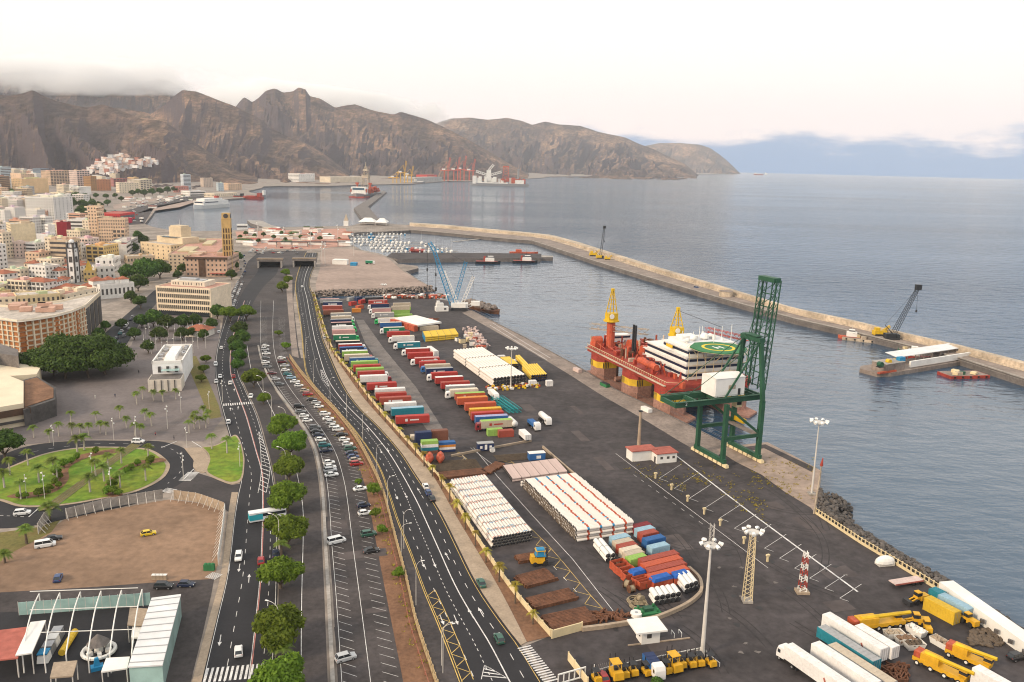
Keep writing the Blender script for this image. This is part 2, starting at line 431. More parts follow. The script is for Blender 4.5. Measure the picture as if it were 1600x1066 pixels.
# ---- hillsides: layered ridges with the outlines the photograph shows, cut by gullies
LAYERS=[  # ridge distance, foot distance, back width, outline, gully depth
 (4300,2700,1400,[(-500,150),(-250,140),(-120,150),(0,148),(25,150),(45,146),(60,141),(75,150),(95,158),(115,163),(140,168),(165,163),(180,168),(200,176),(225,187),(250,188),(262,190),(275,200),(300,219),(330,240),(360,258),(400,275),(430,300)],.34),
 (5400,3480,1500,[(120,215),(160,175),(190,165),(240,176),(262,160),(280,144),(291,137),(310,138),(337,150),(362,159),(400,178),(425,197),(450,211),(475,221),(505,238),(530,258),(545,271),(570,300)],.30),
 (6900,4550,1900,[(330,230),(360,180),(376,160),(385,150),(398,158),(408,151),(420,140),(434,137),(446,143),(460,142),(470,135),(480,137),(486,148),(502,153),(525,166),(540,163),(556,161),(575,168),(600,174),(615,177),(626,172),(640,176),(662,183),(690,195),(712,207),(730,216),(750,228),(790,252),(830,275),(860,290)],.32),
 (10500,6500,2600,[(620,230),(660,200),(690,189),(705,185),(735,184),(760,187),(790,184),(815,189),(830,195),(850,190),(870,194),(905,197),(930,205),(975,215),(1000,226),(1020,233),(1040,243),(1070,256),(1100,280)],.30),
 (15500,12500,2500,[(960,245),(990,232),(1010,226),(1030,222),(1060,222),(1090,225),(1108,230),(1122,240),(1135,250),(1148,262),(1156,270),(1170,285)],.25),
 (7600,5200,2500,[(-500,100),(-200,108),(0,112),(60,106),(120,108),(180,112),(205,116),(225,124),(245,124),(258,120),(272,124),(290,134),(320,150),(370,175),(420,220)],.22),
]
def interp(pts,x):
 if x <= pts[0][0]:return pts[0][1]
 for (a,b),(c,d) in zip(pts[:-1],pts[1:]):
  if x <= c:return b+(d-b)*(x-a)/(c-a)
 return None
AV_A,AV_B=G(313,1066),G(420,360)
def city_z(x,y):
 """the town climbs gently away from the waterfront"""
 t=(y-AV_A.y)/(AV_B.y-AV_A.y);xl=AV_A.x+(AV_B.x-AV_A.x)*t
 d=xl-x
 return max(0.0,d-130.0-260.0*min(1.0,max(0.0,(y-850)/1200.0)))*.042*min(1.0,max(0.0,(y-350)/500.0))
def build_terrain():
 cols=[-420+3.6*i for i in range(445)]
 ds=[620.0]
 while ds[-1] < 17500:ds.append(ds[-1]*1.0135+2)
 nc=len(cols);vs=[];isc=[]
 dirs=[]
 for c in cols:
  v=ray(c,Y_HOR+SLOPE*(c-800));l=math.hypot(v[0],v[1]);dirs.append((v[0]/l,v[1]/l))
 sil=[]
 for (D,foot,back,pts,gd) in LAYERS:
  row=[]
  for c in cols:
   yy=interp(pts,c)
   if c < pts[0][0] or yy is None:row.append(None);continue
   v=ray(c,yy);l=math.hypot(v[0],v[1]);row.append(CAM_H+D*v[2]/l)
  sil.append(row)
 for d in ds:
  for i,c in enumerate(cols):
   x,y=dirs[i][0]*d,dirs[i][1]*d
   z=-12.0;town=1
   zc=city_z(x,y)
   if zc > .25:z=zc
   for k,(D,foot,back,pts,gd) in enumerate(LAYERS):
    h=sil[k][i]
    if h is None or h <-8:continue
    if d < D:
     w=D-foot;t=(D-d)/w
     if t > 1.05:continue
     g=max(0.0,1-t) ** (1.15+.25*math.sin(c*.021+k))
    else:
     t=(d-D)/back
     if t > 1:continue
     g=1-t
    hk=h*g
    # spurs and gullies run down the slope
    lat=c*D/1300.;wx=mnoise.noise((x/800.,y/800.,k*3.1));wy=mnoise.noise((x/800.,y/800.,40+k*3.1))
    s=mnoise.ridged_multi_fractal((lat/400.+wx*.8,d/1900.+wy*.5,k*7.7),1.0,2.1,5,1.0,2.0)
    s2=mnoise.fractal((x/170.,y/170.,k*5.0),1.0,2.0,4)
    edge=min(1.0,t*2.6)*min(1.0,max(0.0,1-t)*4)
    s3=mnoise.ridged_multi_fractal((lat/150.+wx*1.6,d/700.+wy,k*2.7),1.0,2.1,3,1.0,2.0)
    hk-= h*edge*(gd*2.2*(1.0-min(s,1.8)/1.8)+.10*(1.0-min(s3,1.8)/1.8))
    hk += s2*.028*h*(.3+edge)
    if hk > max(z,.6):z=hk;town=0
   vs.append((x,y,z));isc.append(town)
 fs=[]
 for j in range(len(ds)-1):
  for i in range(nc-1):
   q=(j*nc+i,j*nc+i+1,(j+1)*nc+i+1,(j+1)*nc+i)
   if max(vs[k][2] for k in q) >-11.5:fs.append(q)
 me=bpy.data.meshes.new('hillside');me.from_pydata(vs,[],fs);me.update()
 # hillside material
 m,n,b=new_mat('hillside');N=n.nodes;L=n.links
 b.inputs['Roughness'].default_value=.95;b.inputs['Specular IOR Level'].default_value=.1
 tcn=N.new('ShaderNodeTexCoord')
 def noise(sc,det=6,rg=.6):
  t=N.new('ShaderNodeTexNoise');t.inputs['Scale'].default_value=sc;t.inputs['Detail'].default_value=det;t.inputs['Roughness'].default_value=rg;L.new(mpt.outputs[0],t.inputs['Vector']);return t
 mpt=N.new('ShaderNodeMapping');L.new(tcn.outputs['Object'],mpt.inputs[0]);mpt.inputs['Scale'].default_value=(1,.45,1.6)
 r1=N.new('ShaderNodeValToRGB');L.new(noise(.0035).outputs[0],r1.inputs[0])
 r1.color_ramp.elements[0].position=.36;r1.color_ramp.elements[0].color=(.070,.053,.054,1)
 r1.color_ramp.elements[1].position=.66;r1.color_ramp.elements[1].color=(.34,.215,.155,1)
 e_=r1.color_ramp.elements.new(.5);e_.color=(.155,.104,.086,1)
 r2=N.new('ShaderNodeValToRGB');L.new(noise(.030,8,.72).outputs[0],r2.inputs[0])
 r2.color_ramp.elements[0].position=.42;r2.color_ramp.elements[0].color=(.45,.47,.42,1)
 r2.color_ramp.elements[1].position=.62;r2.color_ramp.elements[1].color=(1.3,1.25,1.15,1)
 mx=N.new('ShaderNodeMix');mx.data_type='RGBA';mx.blend_type='MULTIPLY';mx.inputs[0].default_value=1;L.new(r1.outputs[0],mx.inputs[6]);L.new(r2.outputs[0],mx.inputs[7])
 # scrub on gentle ground, bare rock where steep, darkened to paint relief shade
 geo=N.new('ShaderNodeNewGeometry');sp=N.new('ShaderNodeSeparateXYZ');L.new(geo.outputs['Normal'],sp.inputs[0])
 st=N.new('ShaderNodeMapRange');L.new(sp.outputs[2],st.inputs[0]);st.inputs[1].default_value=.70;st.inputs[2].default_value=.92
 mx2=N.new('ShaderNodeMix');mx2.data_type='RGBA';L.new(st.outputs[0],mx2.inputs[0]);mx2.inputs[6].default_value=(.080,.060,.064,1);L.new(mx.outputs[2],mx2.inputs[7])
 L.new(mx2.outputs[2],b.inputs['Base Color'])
 bp=N.new('ShaderNodeBump');bp.inputs['Strength'].default_value=1.0;bp.inputs['Distance'].default_value=28;L.new(noise(.012,8,.65).outputs[0],bp.inputs['Height']);L.new(bp.outputs[0],b.inputs['Normal'])
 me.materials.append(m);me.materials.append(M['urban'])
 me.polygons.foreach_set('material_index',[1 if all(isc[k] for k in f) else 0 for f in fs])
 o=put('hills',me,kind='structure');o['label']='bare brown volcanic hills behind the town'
 return {}
build_terrain()

def CP(px,py):
 """a pixel on the climbing town ground"""
 z=0.0
 for _ in range(12):
  g=G(px,py,z);z=city_z(g.x,g.y)
 return Vector((g.x,g.y,z))

# ---- land
COAST=[(1760,1130),(1640,1045),(1600,1012),(1500,943),(1420,892),(1345,847),(1275,801),(1280,770),(1284,736),(1240,712),(1199,691),(1138,697),
   (1081,668),(1020,638),(960,609),(900,572),(820,528),(735,485),(700,469),(660,464),(600,465),(540,467),(495,469),(492,455),
   (520,454),(580,452.5),(640,450),(672,447),(655,438),(634,424),(654,419),(652,415.5),(622,412),(612,403),(592,396),(566,391),(548,382),(536,374),(540,366),(560,363),
   (600,362),(640,360),(644,352),(610,350),(596,347.5),(570,347),(548,353),(500,354),(440,355),(400,357),(367,360),(330,361),(274,361),(240,355),(226,350),
   (236,338),(244,327),(262,322),(290,318),(312,314),(330,313),(355,311),(380,309.5),(412,307),(413,304),(392,301),(388,298.5),(408,294),(412,291.5),(440,290.5),(480,291),(520,290.5),
   (560,289),(640,287.5),(700,283),(735,283.5),(780,282),(848,277.8),(862,276),(940,275.5),(1030,273.5),(1100,272.5),(1154,272)]
def build_ground():
 mb=MB()
 w=[tuple(G(x,y))[:2] for x,y in COAST]
 w += [(4000,17500),(-8000,17500),(-8000,-50),(150,-50)]
 mb.prism(w,-9.0,0.0,1,0)
 o=mb.build('ground',[M['urban'],M['concrete_dark']],kind='structure');o['label']='flat waterfront land with stone and concrete quay faces'
build_ground()

def sheet(name,pxs,material,z,smooth=False,label=None,parent=None):
 mb=MB();mb.sheet(gl(pxs,smooth),z);o=mb.build(name,material,kind='structure',parent=parent)
 if label:o['label']=label
 return o
def slab(name,pxs,material,z,smooth=False,label=None,parent=None,z0=-.3):
 mb=MB();mb.prism(gl(pxs,smooth),z0,z);o=mb.build(name,material,kind='structure',parent=parent)
 if label:o['label']=label
 return o
# ---- the port yard
HW_L=[(478,395),(470,412),(464,430),(461,448),(464,476),(470,514),(474,560),(480,588),(503,619),(548,666),(588,724),(606,772),(618,810),(640,866),(660,922),(684,980),(716,1066),(738,1130)]
HW_R=[(497,395),(494,412),(487,428),(484,446),(491,467),(502,519),(513,549),(536,600),(559,634),(593,668),(626,706),(650,742),(689,801),(741,905),(781,966),(814,1009),(850,1066),(900,1140)]
WALL=[(492,463),(506,510),(522,551),(552,589),(581,628),(615,667),(660,718),(700,768),(744,842),(799,923),(860,995)]
yard_px=[(495,469.5),(540,467.7),(600,465.7),(660,464.8),(700,470),(735,487),(820,531),(900,576),(960,613),(1020,642),(1081,672),(1138,701),(1180,724),(1240,760),(1272,800),(1345,849),(1420,894),(1500,945),(1600,1014),(1760,1130),(1760,1300),(950,1300),(880,1090),(845,1040),(822,1009),(860,994),(799,923),(744,842),(700,768),(660,718),(615,667),(581,628),(552,589),(522,551),(506,510)]
sheet('port_yard',yard_px,M['yard'],.03,label='dark asphalt of the port yard')
sheet('yard_lane',[(556,500),(568,500),(600,545),(650,605),(705,690),(680,690),(640,634),(600,580),(570,535)],M['concrete_dark'],.06,label='newer asphalt lane between the truck rows')
# quay apron along the berth
qa=gl([(735,485),(820,528),(900,572),(960,609),(1020,638),(1081,668),(1138,697)],False);qb=gl([(722,489),(806,536),(884,582),(940,618),(1000,652),(1062,690),(1114,720)],False)
mb=MB();strip_sheet(mb,qa,qb,.07,0,30);o=mb.build('quay_apron',M['quay'],kind='structure');o['label']='weathered concrete apron along the berth'
mb=MB();mb.wall(offset(qa,.35),.7,-.2,.32);mb.build('quay_edge',M['concrete_dark'],kind='structure')
slab('pier_head',[(1120,703),(1138,697.5),(1199,691.5),(1240,712.5),(1283,736.5),(1279,768),(1274,798),(1225,768),(1190,742),(1150,722)],M['quay_beige'],.12,label='beige concrete pier head with yellow weeds')
sheet('pier_strip',[(1155,700),(1196,695),(1272,731),(1268,738),(1194,701),(1168,706)],M['asphalt_old'],.16)
# gravel lot across the inlet
sheet('gravel_lot',[(495,454),(520,453),(580,451.5),(640,449),(668,446.5),(652,438),(630,424),(612,408),(600,401),(570,394),(548,389),(520,388),(503,390),(500,402),(502,412),(497,430),(493,446)],M['lot_beige'],.04,label='bare beige gravel lot beyond the inlet')
# pier stubs and the mole in the north basin
def pier(name,pxs,z,mats,label):
 mb=MB();mb.prism(gl(pxs,False,z=z),-9,z,1,0);o=mb.build(name,mats,kind='structure');o['label']=label;return o
pier('jetty',[(604,401),(612,395),(720,395),(846,396.5),(845,403),(720,404),(620,405)],.6,[M['asphalt_old'],M['concrete_dark']],'dark finger jetty where the tugs lie')
pier('jetty_tip',[(846,399),(864,400),(864,402),(846,402)],.6,[M['concrete'],M['concrete_dark']],'narrow end of the finger jetty')
pier('harbour_mole',[(570,347),(553,325),(598,298),(604,300),(575,323),(597,348)],1.5,[M['concrete_dark'],M['concrete_dark']],'bent mole in the north basin')
pier('north_pier',[(386,344),(410,345),(424,352),(440,355),(432,358),(412,355),(392,349)],1.2,[M['concrete'],M['concrete_dark']],'short pier at the mouth of the inner basin')
# floating pontoon line
pier('pontoon',[(707,377.5),(770,370.5),(771,371.5),(708,378.3)],-3.2,[M['concrete'],M['concrete_dark']],'thin floating pontoon in the marina mouth')
# ---- breakwater: roadway, stepped parapet wall and outer armour
def build_breakwater():
 o_=gl(BW_OUT,False,z=.8);i_=gl(BW_IN,False,z=.8)
 mb=MB();mb.prism(o_+i_[::-1],-9,.8,1,0)
 b=mb.build('breakwater',[M['quay'],M['concrete_dark']],kind='structure');b['label']='long breakwater with a roadway behind a sandstone coloured parapet'
 mid=[((a[0]*.76+c[0]*.24),(a[1]*.76+c[1]*.24)) for a,c in zip(resample(o_,length(o_)/60),resample(i_,length(i_)/60))]
 oo=resample(o_,length(o_)/60);n=min(len(mid),len(oo))
 mb=MB()
 for k in range(n-1):
  mb.prism([oo[k],oo[k+1],mid[k+1],mid[k]],.5,4.4,0)
 mb.build('parapet',M['parapet'],parent=b,kind='structure')
 mb=MB()
 mid2=[((a[0]*.66+c[0]*.34),(a[1]*.66+c[1]*.34)) for a,c in zip(oo,resample(i_,length(i_)/60))]
 for k in range(n-1):mb.prism([mid[k],mid[k+1],mid2[k+1],mid2[k]],.5,1.5,0)
 mb.build('parapet_step',M['parapet'],parent=b,kind='structure')
 mb=MB();mb.wall(offset(i_,-.5),.9,.6,1.25);mb.build('kerb',M['concrete'],parent=b,kind='structure')
 mb=MB();mb.wall(offset(i_,-4.5),.25,.79,.84);mb.build('roadway_line',M['concrete'],parent=b,kind='structure')
 # tetrapod-like armour on the seaward foot
 mb=MB();rg=random.Random(5)
 for p in resample(o_,3.2):
  for q in range(2):mb.blob((p[0]+rg.uniform(.5,5),p[1]+rg.uniform(-1,4),WATER_Z+rg.uniform(-.4,1.8)),rg.uniform(1.2,2.4),rg.random())
 mb.build('armour_rocks',M['rock'],parent=b,kind='stuff')
build_breakwater()
# ---- the rock revetments
def revetment(name,pxs,wid,n_per_m,rmin,rmax,label,z_in=.2):
 line=gl(pxs,False);mb=MB();rg=random.Random(hash(name) % 1000 if False else len(name))
 for p,q in zip(resample(line,1.0)[:-1],resample(line,1.0)[1:]):
  t=(Vector(q)-Vector(p)).normalized();nrm=Vector((-t.y,t.x))
  for _ in range(n_per_m):
   u=rg.random();w=u*wid;z=z_in+(WATER_Z-.6-z_in)*u ** 2.2
   mb.blob((p[0]+nrm.x*w+rg.uniform(-.5,.5),p[1]+nrm.y*w+rg.uniform(-.5,.5),z+rg.uniform(-.2,.5)),rg.uniform(rmin,rmax),rg.random(),squash=.8)
 o=mb.build(name,M['quay' if 'inlet' in name else 'rock'],kind='stuff');o['label']=label;o['category']='rocks'
 # body under the stones
 mb=MB();a=line;b2=offset(line,wid*1.05)
 for k in range(len(a)-1):
  vs=[(a[k][0],a[k][1],.05),(a[k+1][0],a[k+1][1],.05),(b2[k+1][0],b2[k+1][1],WATER_Z-1.2),(b2[k][0],b2[k][1],WATER_Z-1.2)]
  mb.add(vs,[(0,1,2,3)])
 mb.build('rock_bank',M['rock'],kind='structure')
revetment('revetment_rocks',[(1760,1125),(1640,1043),(1600,1012),(1500,943),(1420,892),(1345,847),(1277,801),(1281,770)][::-1],10.5,10,.45,.95,'dark boulders heaped along the shore beside the ochre fence',.9)
revetment('inlet_rocks',[(493,455),(520,454),(580,452.5),(640,450),(672,447)],-9.0,5,.5,1.2,'brown boulder bank of the gravel lot facing the inlet',.4)

# ---- the highway beside the yard
hwL,hwR=gl(HW_L),gl(HW_R)
mb=MB();strip_sheet(mb,hwL,hwR,.05,0,140);highway=mb.build('highway',M['asphalt_new'],kind='structure');highway['label']='dark four lane waterfront highway'
SW_R=[(489,455),(494,472),(506,512),(518,548),(545,590),(572,627),(605,664),(640,704),(675,742),(716,813),(775,911),(823,1004)]
swl=gl([(484,446),(491,467),(502,519),(513,549),(536,600),(559,634),(593,668),(626,706),(650,742),(689,801),(741,905),(781,966),(814,1009)]);swr=gl(SW_R)
mb=MB();n_=90;A,B=resample(swl,length(swl)/n_),resample(swr,length(swr)/n_)
for k in range(min(len(A),len(B))-1):mb.prism([A[k],A[k+1],B[k+1],B[k]],-.1,.2)
o=mb.build('highway_sidewalk',M['sidewalk'],kind='structure');o['label']='pale sidewalk between highway and palm strip'
mb=MB();w_=gl(WALL);A,B=resample(swr,length(swr)/n_),resample(w_,length(w_)/n_)
for k in range(min(len(A),len(B))-1):mb.sheet([A[k],A[k+1],B[k+1],B[k]],.12)
mb.build('palm_strip',M['soil'],kind='structure')['label']='soil strip planted with palms along the yard wall'
# ---- left avenue, parking lot and strips
AV_L=[(362,470),(352,500),(340,540),(336,580),(342,620),(352,660),(364,700),(376,740),(370,775),(364,812),(354,893),(336,970),(313,1066),(298,1130)]
AV_R=[(392,470),(380,505),(372,540),(372,580),(384,610),(402,650),(416,700),(426,740),(433,800),(434,870),(433,940),(430,1013),(426,1066),(420,1130)]
avL,avR=gl(AV_L),gl(AV_R)
mb=MB();strip_sheet(mb,avL,avR,.05,0,120);avenue=mb.build('avenue',M['asphalt_new'],kind='structure');avenue['label']='black surfaced city avenue beside the tree row'
S2_L=[(385,540),(392,580),(408,610),(430,655),(450,700),(463,745),(471,790),(472,834),(469,941),(468,1066),(467,1130)]
S2_R=[(402,540),(413,580),(431,612),(462,655),(484,692),(495,735),(500,780),(503,850),(506,914),(512,1066),(514,1130)]
s2L,s2R=gl(S2_L),gl(S2_R)
mb=MB();strip_sheet(mb,s2L,s2R,.05,0,100);mb.build('service_road',M['asphalt_old'],kind='structure')['label']='grey service road between trees and parking lot'
PK_L=[(405,470),(405,540),(418,580),(437,612),(470,655),(492,692),(504,735),(510,780),(514,850),(520,930),(528,1066),(531,1130)]
PK_R=[(450,470),(448,520),(455,570),(468,600),(496,638),(525,672),(552,710),(566,745),(575,780),(595,887),(614,984),(630,1066),(640,1130)]
pkL,pkR=gl(PK_L),gl(PK_R)
mb=MB();strip_sheet(mb,pkL,pkR,.045,0,100);mb.build('parking_lot',M['asphalt_old'],kind='structure')['label']='long asphalt parking lot with painted bays'
mb=MB();mb.wall([((a[0]+b[0])/2,(a[1]+b[1])/2) for a,b in zip(resample(s2R,length(s2R)/80),resample(pkL[6:],length(pkL[6:])/80))][:80],.9,0,.32);mb.build('parking_kerb',M['concrete'],kind='structure')
FEN=[(453,560),(471,585),(503,622),(526,646),(555,684),(582,733),(600,776),(614,830),(634,905),(650,975),(680,1066),(700,1130)]
fenL=gl(FEN)
mb=MB();pr2=gl([(455,570),(468,600),(496,638),(525,672),(552,710),(566,745),(575,780),(595,887),(614,984),(630,1066),(640,1130)]);strip_sheet(mb,pr2,fenL,.06,0,80);mb.build('dirt_strip',M['soil'],kind='structure')['label']='orange brown dirt strip beside the parking lot'
mb=MB();strip_sheet(mb,fenL,gl([(474,560),(480,588),(503,619),(548,666),(588,724),(606,772),(618,810),(640,866),(660,922),(684,980),(716,1066),(738,1130)]),.055,0,90);mb.build('highway_shoulder',M['asphalt_old'],kind='structure')
# tree median
md=gl([(372,540),(374,580),(386,610),(404,650),(418,700),(428,740),(435,800),(436,870),(435,940),(432,1013),(428,1066),(422,1130)]);me_=gl([(385,540),(392,580),(408,610),(430,655),(450,700),(463,745),(471,790),(472,834),(469,941),(468,1066),(467,1130)])
mb=MB();A,B=resample(md,length(md)/70),resample(me_,length(me_)/70)
for k in range(min(len(A),len(B))-1):mb.prism([A[k],A[k+1],B[k+1],B[k]],-.1,.16)
mb.build('tree_median',M['asphalt'],kind='structure')['label']='raised median under the tree row'
# upper road: planter strip and city junction by the tunnels
sheet('junction_plaza',[(345,520),(352,480),(362,455),(378,430),(388,408),(402,396),(420,392),(480,392),(470,412),(462,440),(458,470),(466,540),(474,575),(440,612),(402,600),(352,585),(336,560)],M['asphalt_old'],.02,label='road junction in front of the tunnel mouths')
mb=MB();strip_sheet(mb,gl([(447,430),(448,460),(453,520),(456,556)]),gl([(457,430),(457,460),(462,520),(467,560)]),.10,0,20);mb.build('planter_strip',M['quay'],kind='structure')
# ramp roads from the left tunnel
mb=MB();strip_sheet(mb,gl([(405,412),(402,425),(391,440),(380,455),(368,480),(362,500)]),gl([(436,412),(432,428),(415,445),(402,462),(388,490),(382,510)]),.06,0,30);mb.build('tunnel_ramp',M['asphalt_new'],kind='structure')
# plazas and lots on the town side
sheet('plaza',[(-60,700),(-60,560),(60,545),(150,560),(205,540),(225,490),(250,478),(345,500),(338,560),(342,620),(352,650),(318,690),(255,688),(200,687),(120,687),(50,694)],M['pave'],.02,label='broad grey plaza with young palms')
sheet('city_street',[(150,560),(165,520),(205,485),(240,455),(262,440),(270,448),(250,468),(222,500),(200,535),(182,565)],M['asphalt_new'],.05,label='street running up into the town')
RB_O=[(-80,745),(-40,725),(0,712),(50,696),(120,689),(200,689),(250,690),(288,701),(303,722),(302,737),(286,753),(262,767),(215,786),(160,799),(100,812),(50,822),(0,826),(-60,826)]
RB_I=[(-50,768),(-20,747),(20,728),(75,708),(137,699),(212,700),(240,705),(261,720),(265,732),(252,750),(212,769),(150,782),(100,790),(50,793),(25,791),(0,783),(-30,778)]
slab('roundabout',RB_O+[],M['asphalt_new'],.05,True,'dark ring road round the lawn',z0=.0)
slab('roundabout_kerb',RB_I,M['sidewalk'],.17,True,z0=.0)
rbi=gl(RB_I+RB_I[:1]);cx_=sum(p[0] for p in rbi)/len(rbi);cy_=sum(p[1] for p in rbi)/len(rbi)
inn=[(cx_+(p[0]-cx_)*.955,cy_+(p[1]-cy_)*.955) for p in rbi[:-1]]
mb=MB();mb.sheet(inn,.24);lawn=mb.build('lawn',M['grass'],kind='structure');lawn['label']='bright green roundabout lawn with winding soil beds'
def bed(pxs,m_,z,nm):
 mb=MB();mb.sheet(gl(pxs+pxs[:1])[:-1],z);mb.build(nm,m_,parent=lawn,kind='structure')
bed([(85,735),(104,722),(125,712),(160,705),(190,702),(186,708),(150,713),(128,720),(108,733),(108,748),(98,762),(80,772),(40,780),(12,778),(20,774),(60,768),(84,756),(88,748)],M['soil'],.28,'flower_bed')
bed([(165,758),(185,735),(215,722),(250,717),(258,722),(220,728),(195,740),(178,752),(180,765),(192,774),(176,778),(160,770)],M['soil'],.28,'flower_bed')
mb=MB();strip_sheet(mb,gl([(60,800),(110,764),(160,727),(205,694)],False),gl([(82,797),(128,762),(175,727),(220,697)],False),.31,0,8);mb.build('tramway_bed',M['grass_dry'],kind='structure')['label']='dry grass tram track crossing the roundabout'
mb=MB()
for da in (0,.35,.65,1.0):
 l=[(60+22*da,800-3*da),(110+18*da,764-2*da),(160+15*da,727),(205+15*da,694+3*da),(262+8*da,664+3*da),(300+6*da,640+3*da)]
 paint_line(mb,gl(l,False),.18,.36)
mb.build('tram_rail',M['concrete_dark'],kind='structure')
TRI=[(315,699),(333,697),(352,689),(367,680),(375,688),(380,705),(382,722),(378,750),(362,757),(345,752),(330,745),(322,737),(327,720),(324,708)]
slab('lawn_kerb',TRI,M['sidewalk'],.17,True,z0=0)
t_=gl(TRI+TRI[:1]);c2=(sum(p[0] for p in t_)/len(t_),sum(p[1] for p in t_)/len(t_))
mb=MB();mb.sheet([(c2[0]+(p[0]-c2[0])*.93,c2[1]+(p[1]-c2[1])*.93) for p in t_[:-1]],.24);mb.build('lawn_island',M['grass'],kind='structure')['label']='triangular bright green lawn island beside the avenue'
slab('corner_walk',[(288,701),(302,700),(315,701),(324,710),(327,722),(322,738),(310,737),(302,730),(303,720)],M['sidewalk'],.16,True,z0=0)
slab('side_street',[(266,765),(286,753),(302,737),(330,746),(362,758),(382,755),(372,785),(366,808),(352,796),(330,784),(300,776)],M['asphalt'],.045,False,z0=0)
sheet('dirt_lot',[(70,835),(104,809),(171,797),(238,785),(263,781),(310,786),(350,799),(347,841),(340,884),(333,905),(275,908),(153,917),(0,926),(-60,926),(-40,890),(20,860)],M['dirt'],.04,label='empty reddish brown dirt lot inside the hoarding')
sheet('lot_lane',[(-80,922),(0,920),(153,911),(275,903),(336,897),(330,930),(318,985),(298,1066),(280,1130),(-80,1130)],M['asphalt_old'],.035,label='worn asphalt lane round the fairground')
sheet('dry_corner',[(-60,850),(-40,838),(60,824),(95,812),(80,832),(30,858),(-30,890),(-60,895)],M['grass_dry'],.05,label='dry grass corner beside the dirt lot')
AVK=[(372,770),(366,808),(356,893),(338,970),(315,1066),(300,1130)];AVK2=[(362,770),(356,808),(346,893),(326,970),(300,1066),(284,1130)]
mb=MB();A,B=resample(gl(AVK),4),resample(gl(AVK2),4)
for k in range(min(len(A),len(B))-1):mb.prism([A[k],A[k+1],B[k+1],B[k]],-.1,.18)
mb.build('avenue_sidewalk',M['sidewalk'],kind='structure')['label']='beige sidewalk along the avenue'
# ================================================================== kits: vegetation, vehicles, lamps
def leaf_material(name,col,col2,transl=.25):
 m,n,b=new_mat(name);N=n.nodes;L=n.links
 b.inputs['Roughness'].default_value=.7;b.inputs['Specular IOR Level'].default_value=.25
 tcn=N.new('ShaderNodeTexCoord');oi=N.new('ShaderNodeObjectInfo')
 nz_=N.new('ShaderNodeTexNoise');nz_.inputs['Scale'].default_value=.55;nz_.inputs['Detail'].default_value=4;L.new(tcn.outputs['Object'],nz_.inputs['Vector'])
 mr=N.new('ShaderNodeMapRange');L.new(nz_.outputs[0],mr.inputs[0]);mr.inputs[1].default_value=.3;mr.inputs[2].default_value=.7
 mx=N.new('ShaderNodeMix');mx.data_type='RGBA';L.new(mr.outputs[0],mx.inputs[0]);mx.inputs[6].default_value=(*col,1);mx.inputs[7].default_value=(*col2,1)
 hs=N.new('ShaderNodeHueSaturation');L.new(mx.outputs[2],hs.inputs['Color'])
 m2=N.new('ShaderNodeMapRange');L.new(oi.outputs['Random'],m2.inputs[0]);m2.inputs[3].default_value=.72;m2.inputs[4].default_value=1.25;L.new(m2.outputs[0],hs.inputs['Value'])
 m4=N.new('ShaderNodeMapRange');L.new(oi.outputs['Random'],m4.inputs[0]);m4.inputs[3].default_value=.475;m4.inputs[4].default_value=.515;L.new(m4.outputs[0],hs.inputs['Hue'])
 L.new(hs.outputs[0],b.inputs['Base Color'])
 tr=N.new('ShaderNodeBsdfTranslucent');L.new(hs.outputs[0],tr.inputs['Color'])
 ms=N.new('ShaderNodeMixShader');ms.inputs[0].default_value=transl;L.new(b.outputs[0],ms.inputs[1]);L.new(tr.outputs[0],ms.inputs[2])
 L.new(ms.outputs[0],N['Material Output'].inputs['Surface']);return m
M['leaf']=leaf_material('leaf_green',(.075,.140,.010),(.19,.285,.026),.35)
M['leaf_dark']=leaf_material('leaf_dark',(.030,.066,.012),(.085,.15,.02))
M['leaf_palm']=leaf_material('palm_green',(.06,.11,.015),(.17,.22,.03),.15)
M['leaf_yellow']=leaf_material('palm_yellow',(.20,.18,.02),(.42,.34,.04),.15)
M['bark']=mat('bark',(.12,.09,.065),.9,.3,1.0,.2,5)
M['bark_pale']=mat('pale_palm_bark',(.42,.38,.33),.9,.2,.8)

def crown_mesh(name,lobes,n_clump,leaf,seed,material,per=3,flat=.5):
 """leaf clumps spread through the outer half of several lobes, over a dark inner mass"""
 rg=random.Random(seed);mb=MB()
 tot=sum(l[3]*l[4] for l in lobes)
 for (x,y,z,rh,rv) in lobes:
  k=int(n_clump*rh*rv/tot)
  for _ in range(k):
   u=rg.uniform(-.55,1);a=rg.uniform(0,2*math.pi);s_=math.sqrt(max(0,1-u*u));rr=rg.uniform(.80,1.05)
   c=Vector((x+rh*rr*s_*math.cos(a),y+rh*rr*s_*math.sin(a),z+rv*rr*u))
   nrm=Vector((s_*math.cos(a)/rh,s_*math.sin(a)/rh,u/rv)).normalized()
   for q in range(per):
    d=(nrm+Vector((rg.gauss(0,1),rg.gauss(0,1),rg.gauss(0,1)))*.55).normalized()
    t1=d.orthogonal().normalized();t2=d.cross(t1);ang=rg.uniform(0,6.28);s1=leaf*rg.uniform(.6,1.25)
    e1=(t1*math.cos(ang)+t2*math.sin(ang))*s1;e2=(t2*math.cos(ang)-t1*math.sin(ang))*s1*.62
    cc=c+Vector((rg.gauss(0,1),rg.gauss(0,1),rg.gauss(0,1)))*leaf*.55
    mb.add([cc-e1,cc-e2*.8,cc+e1,cc+e2*.8],[(0,1,2,3)])
  mb.blob((x,y,z),min(rh,rv)*1.05,rg.random(),rough=.12)
  for _ in range(5):
   a=rg.uniform(0,6.28);mb.blob((x+rh*.45*math.cos(a),y+rh*.45*math.sin(a),z+rv*rg.uniform(-.15,.25)),min(rh,rv)*.55,rg.random(),rough=.15)
 return mb.mesh(name,[material])
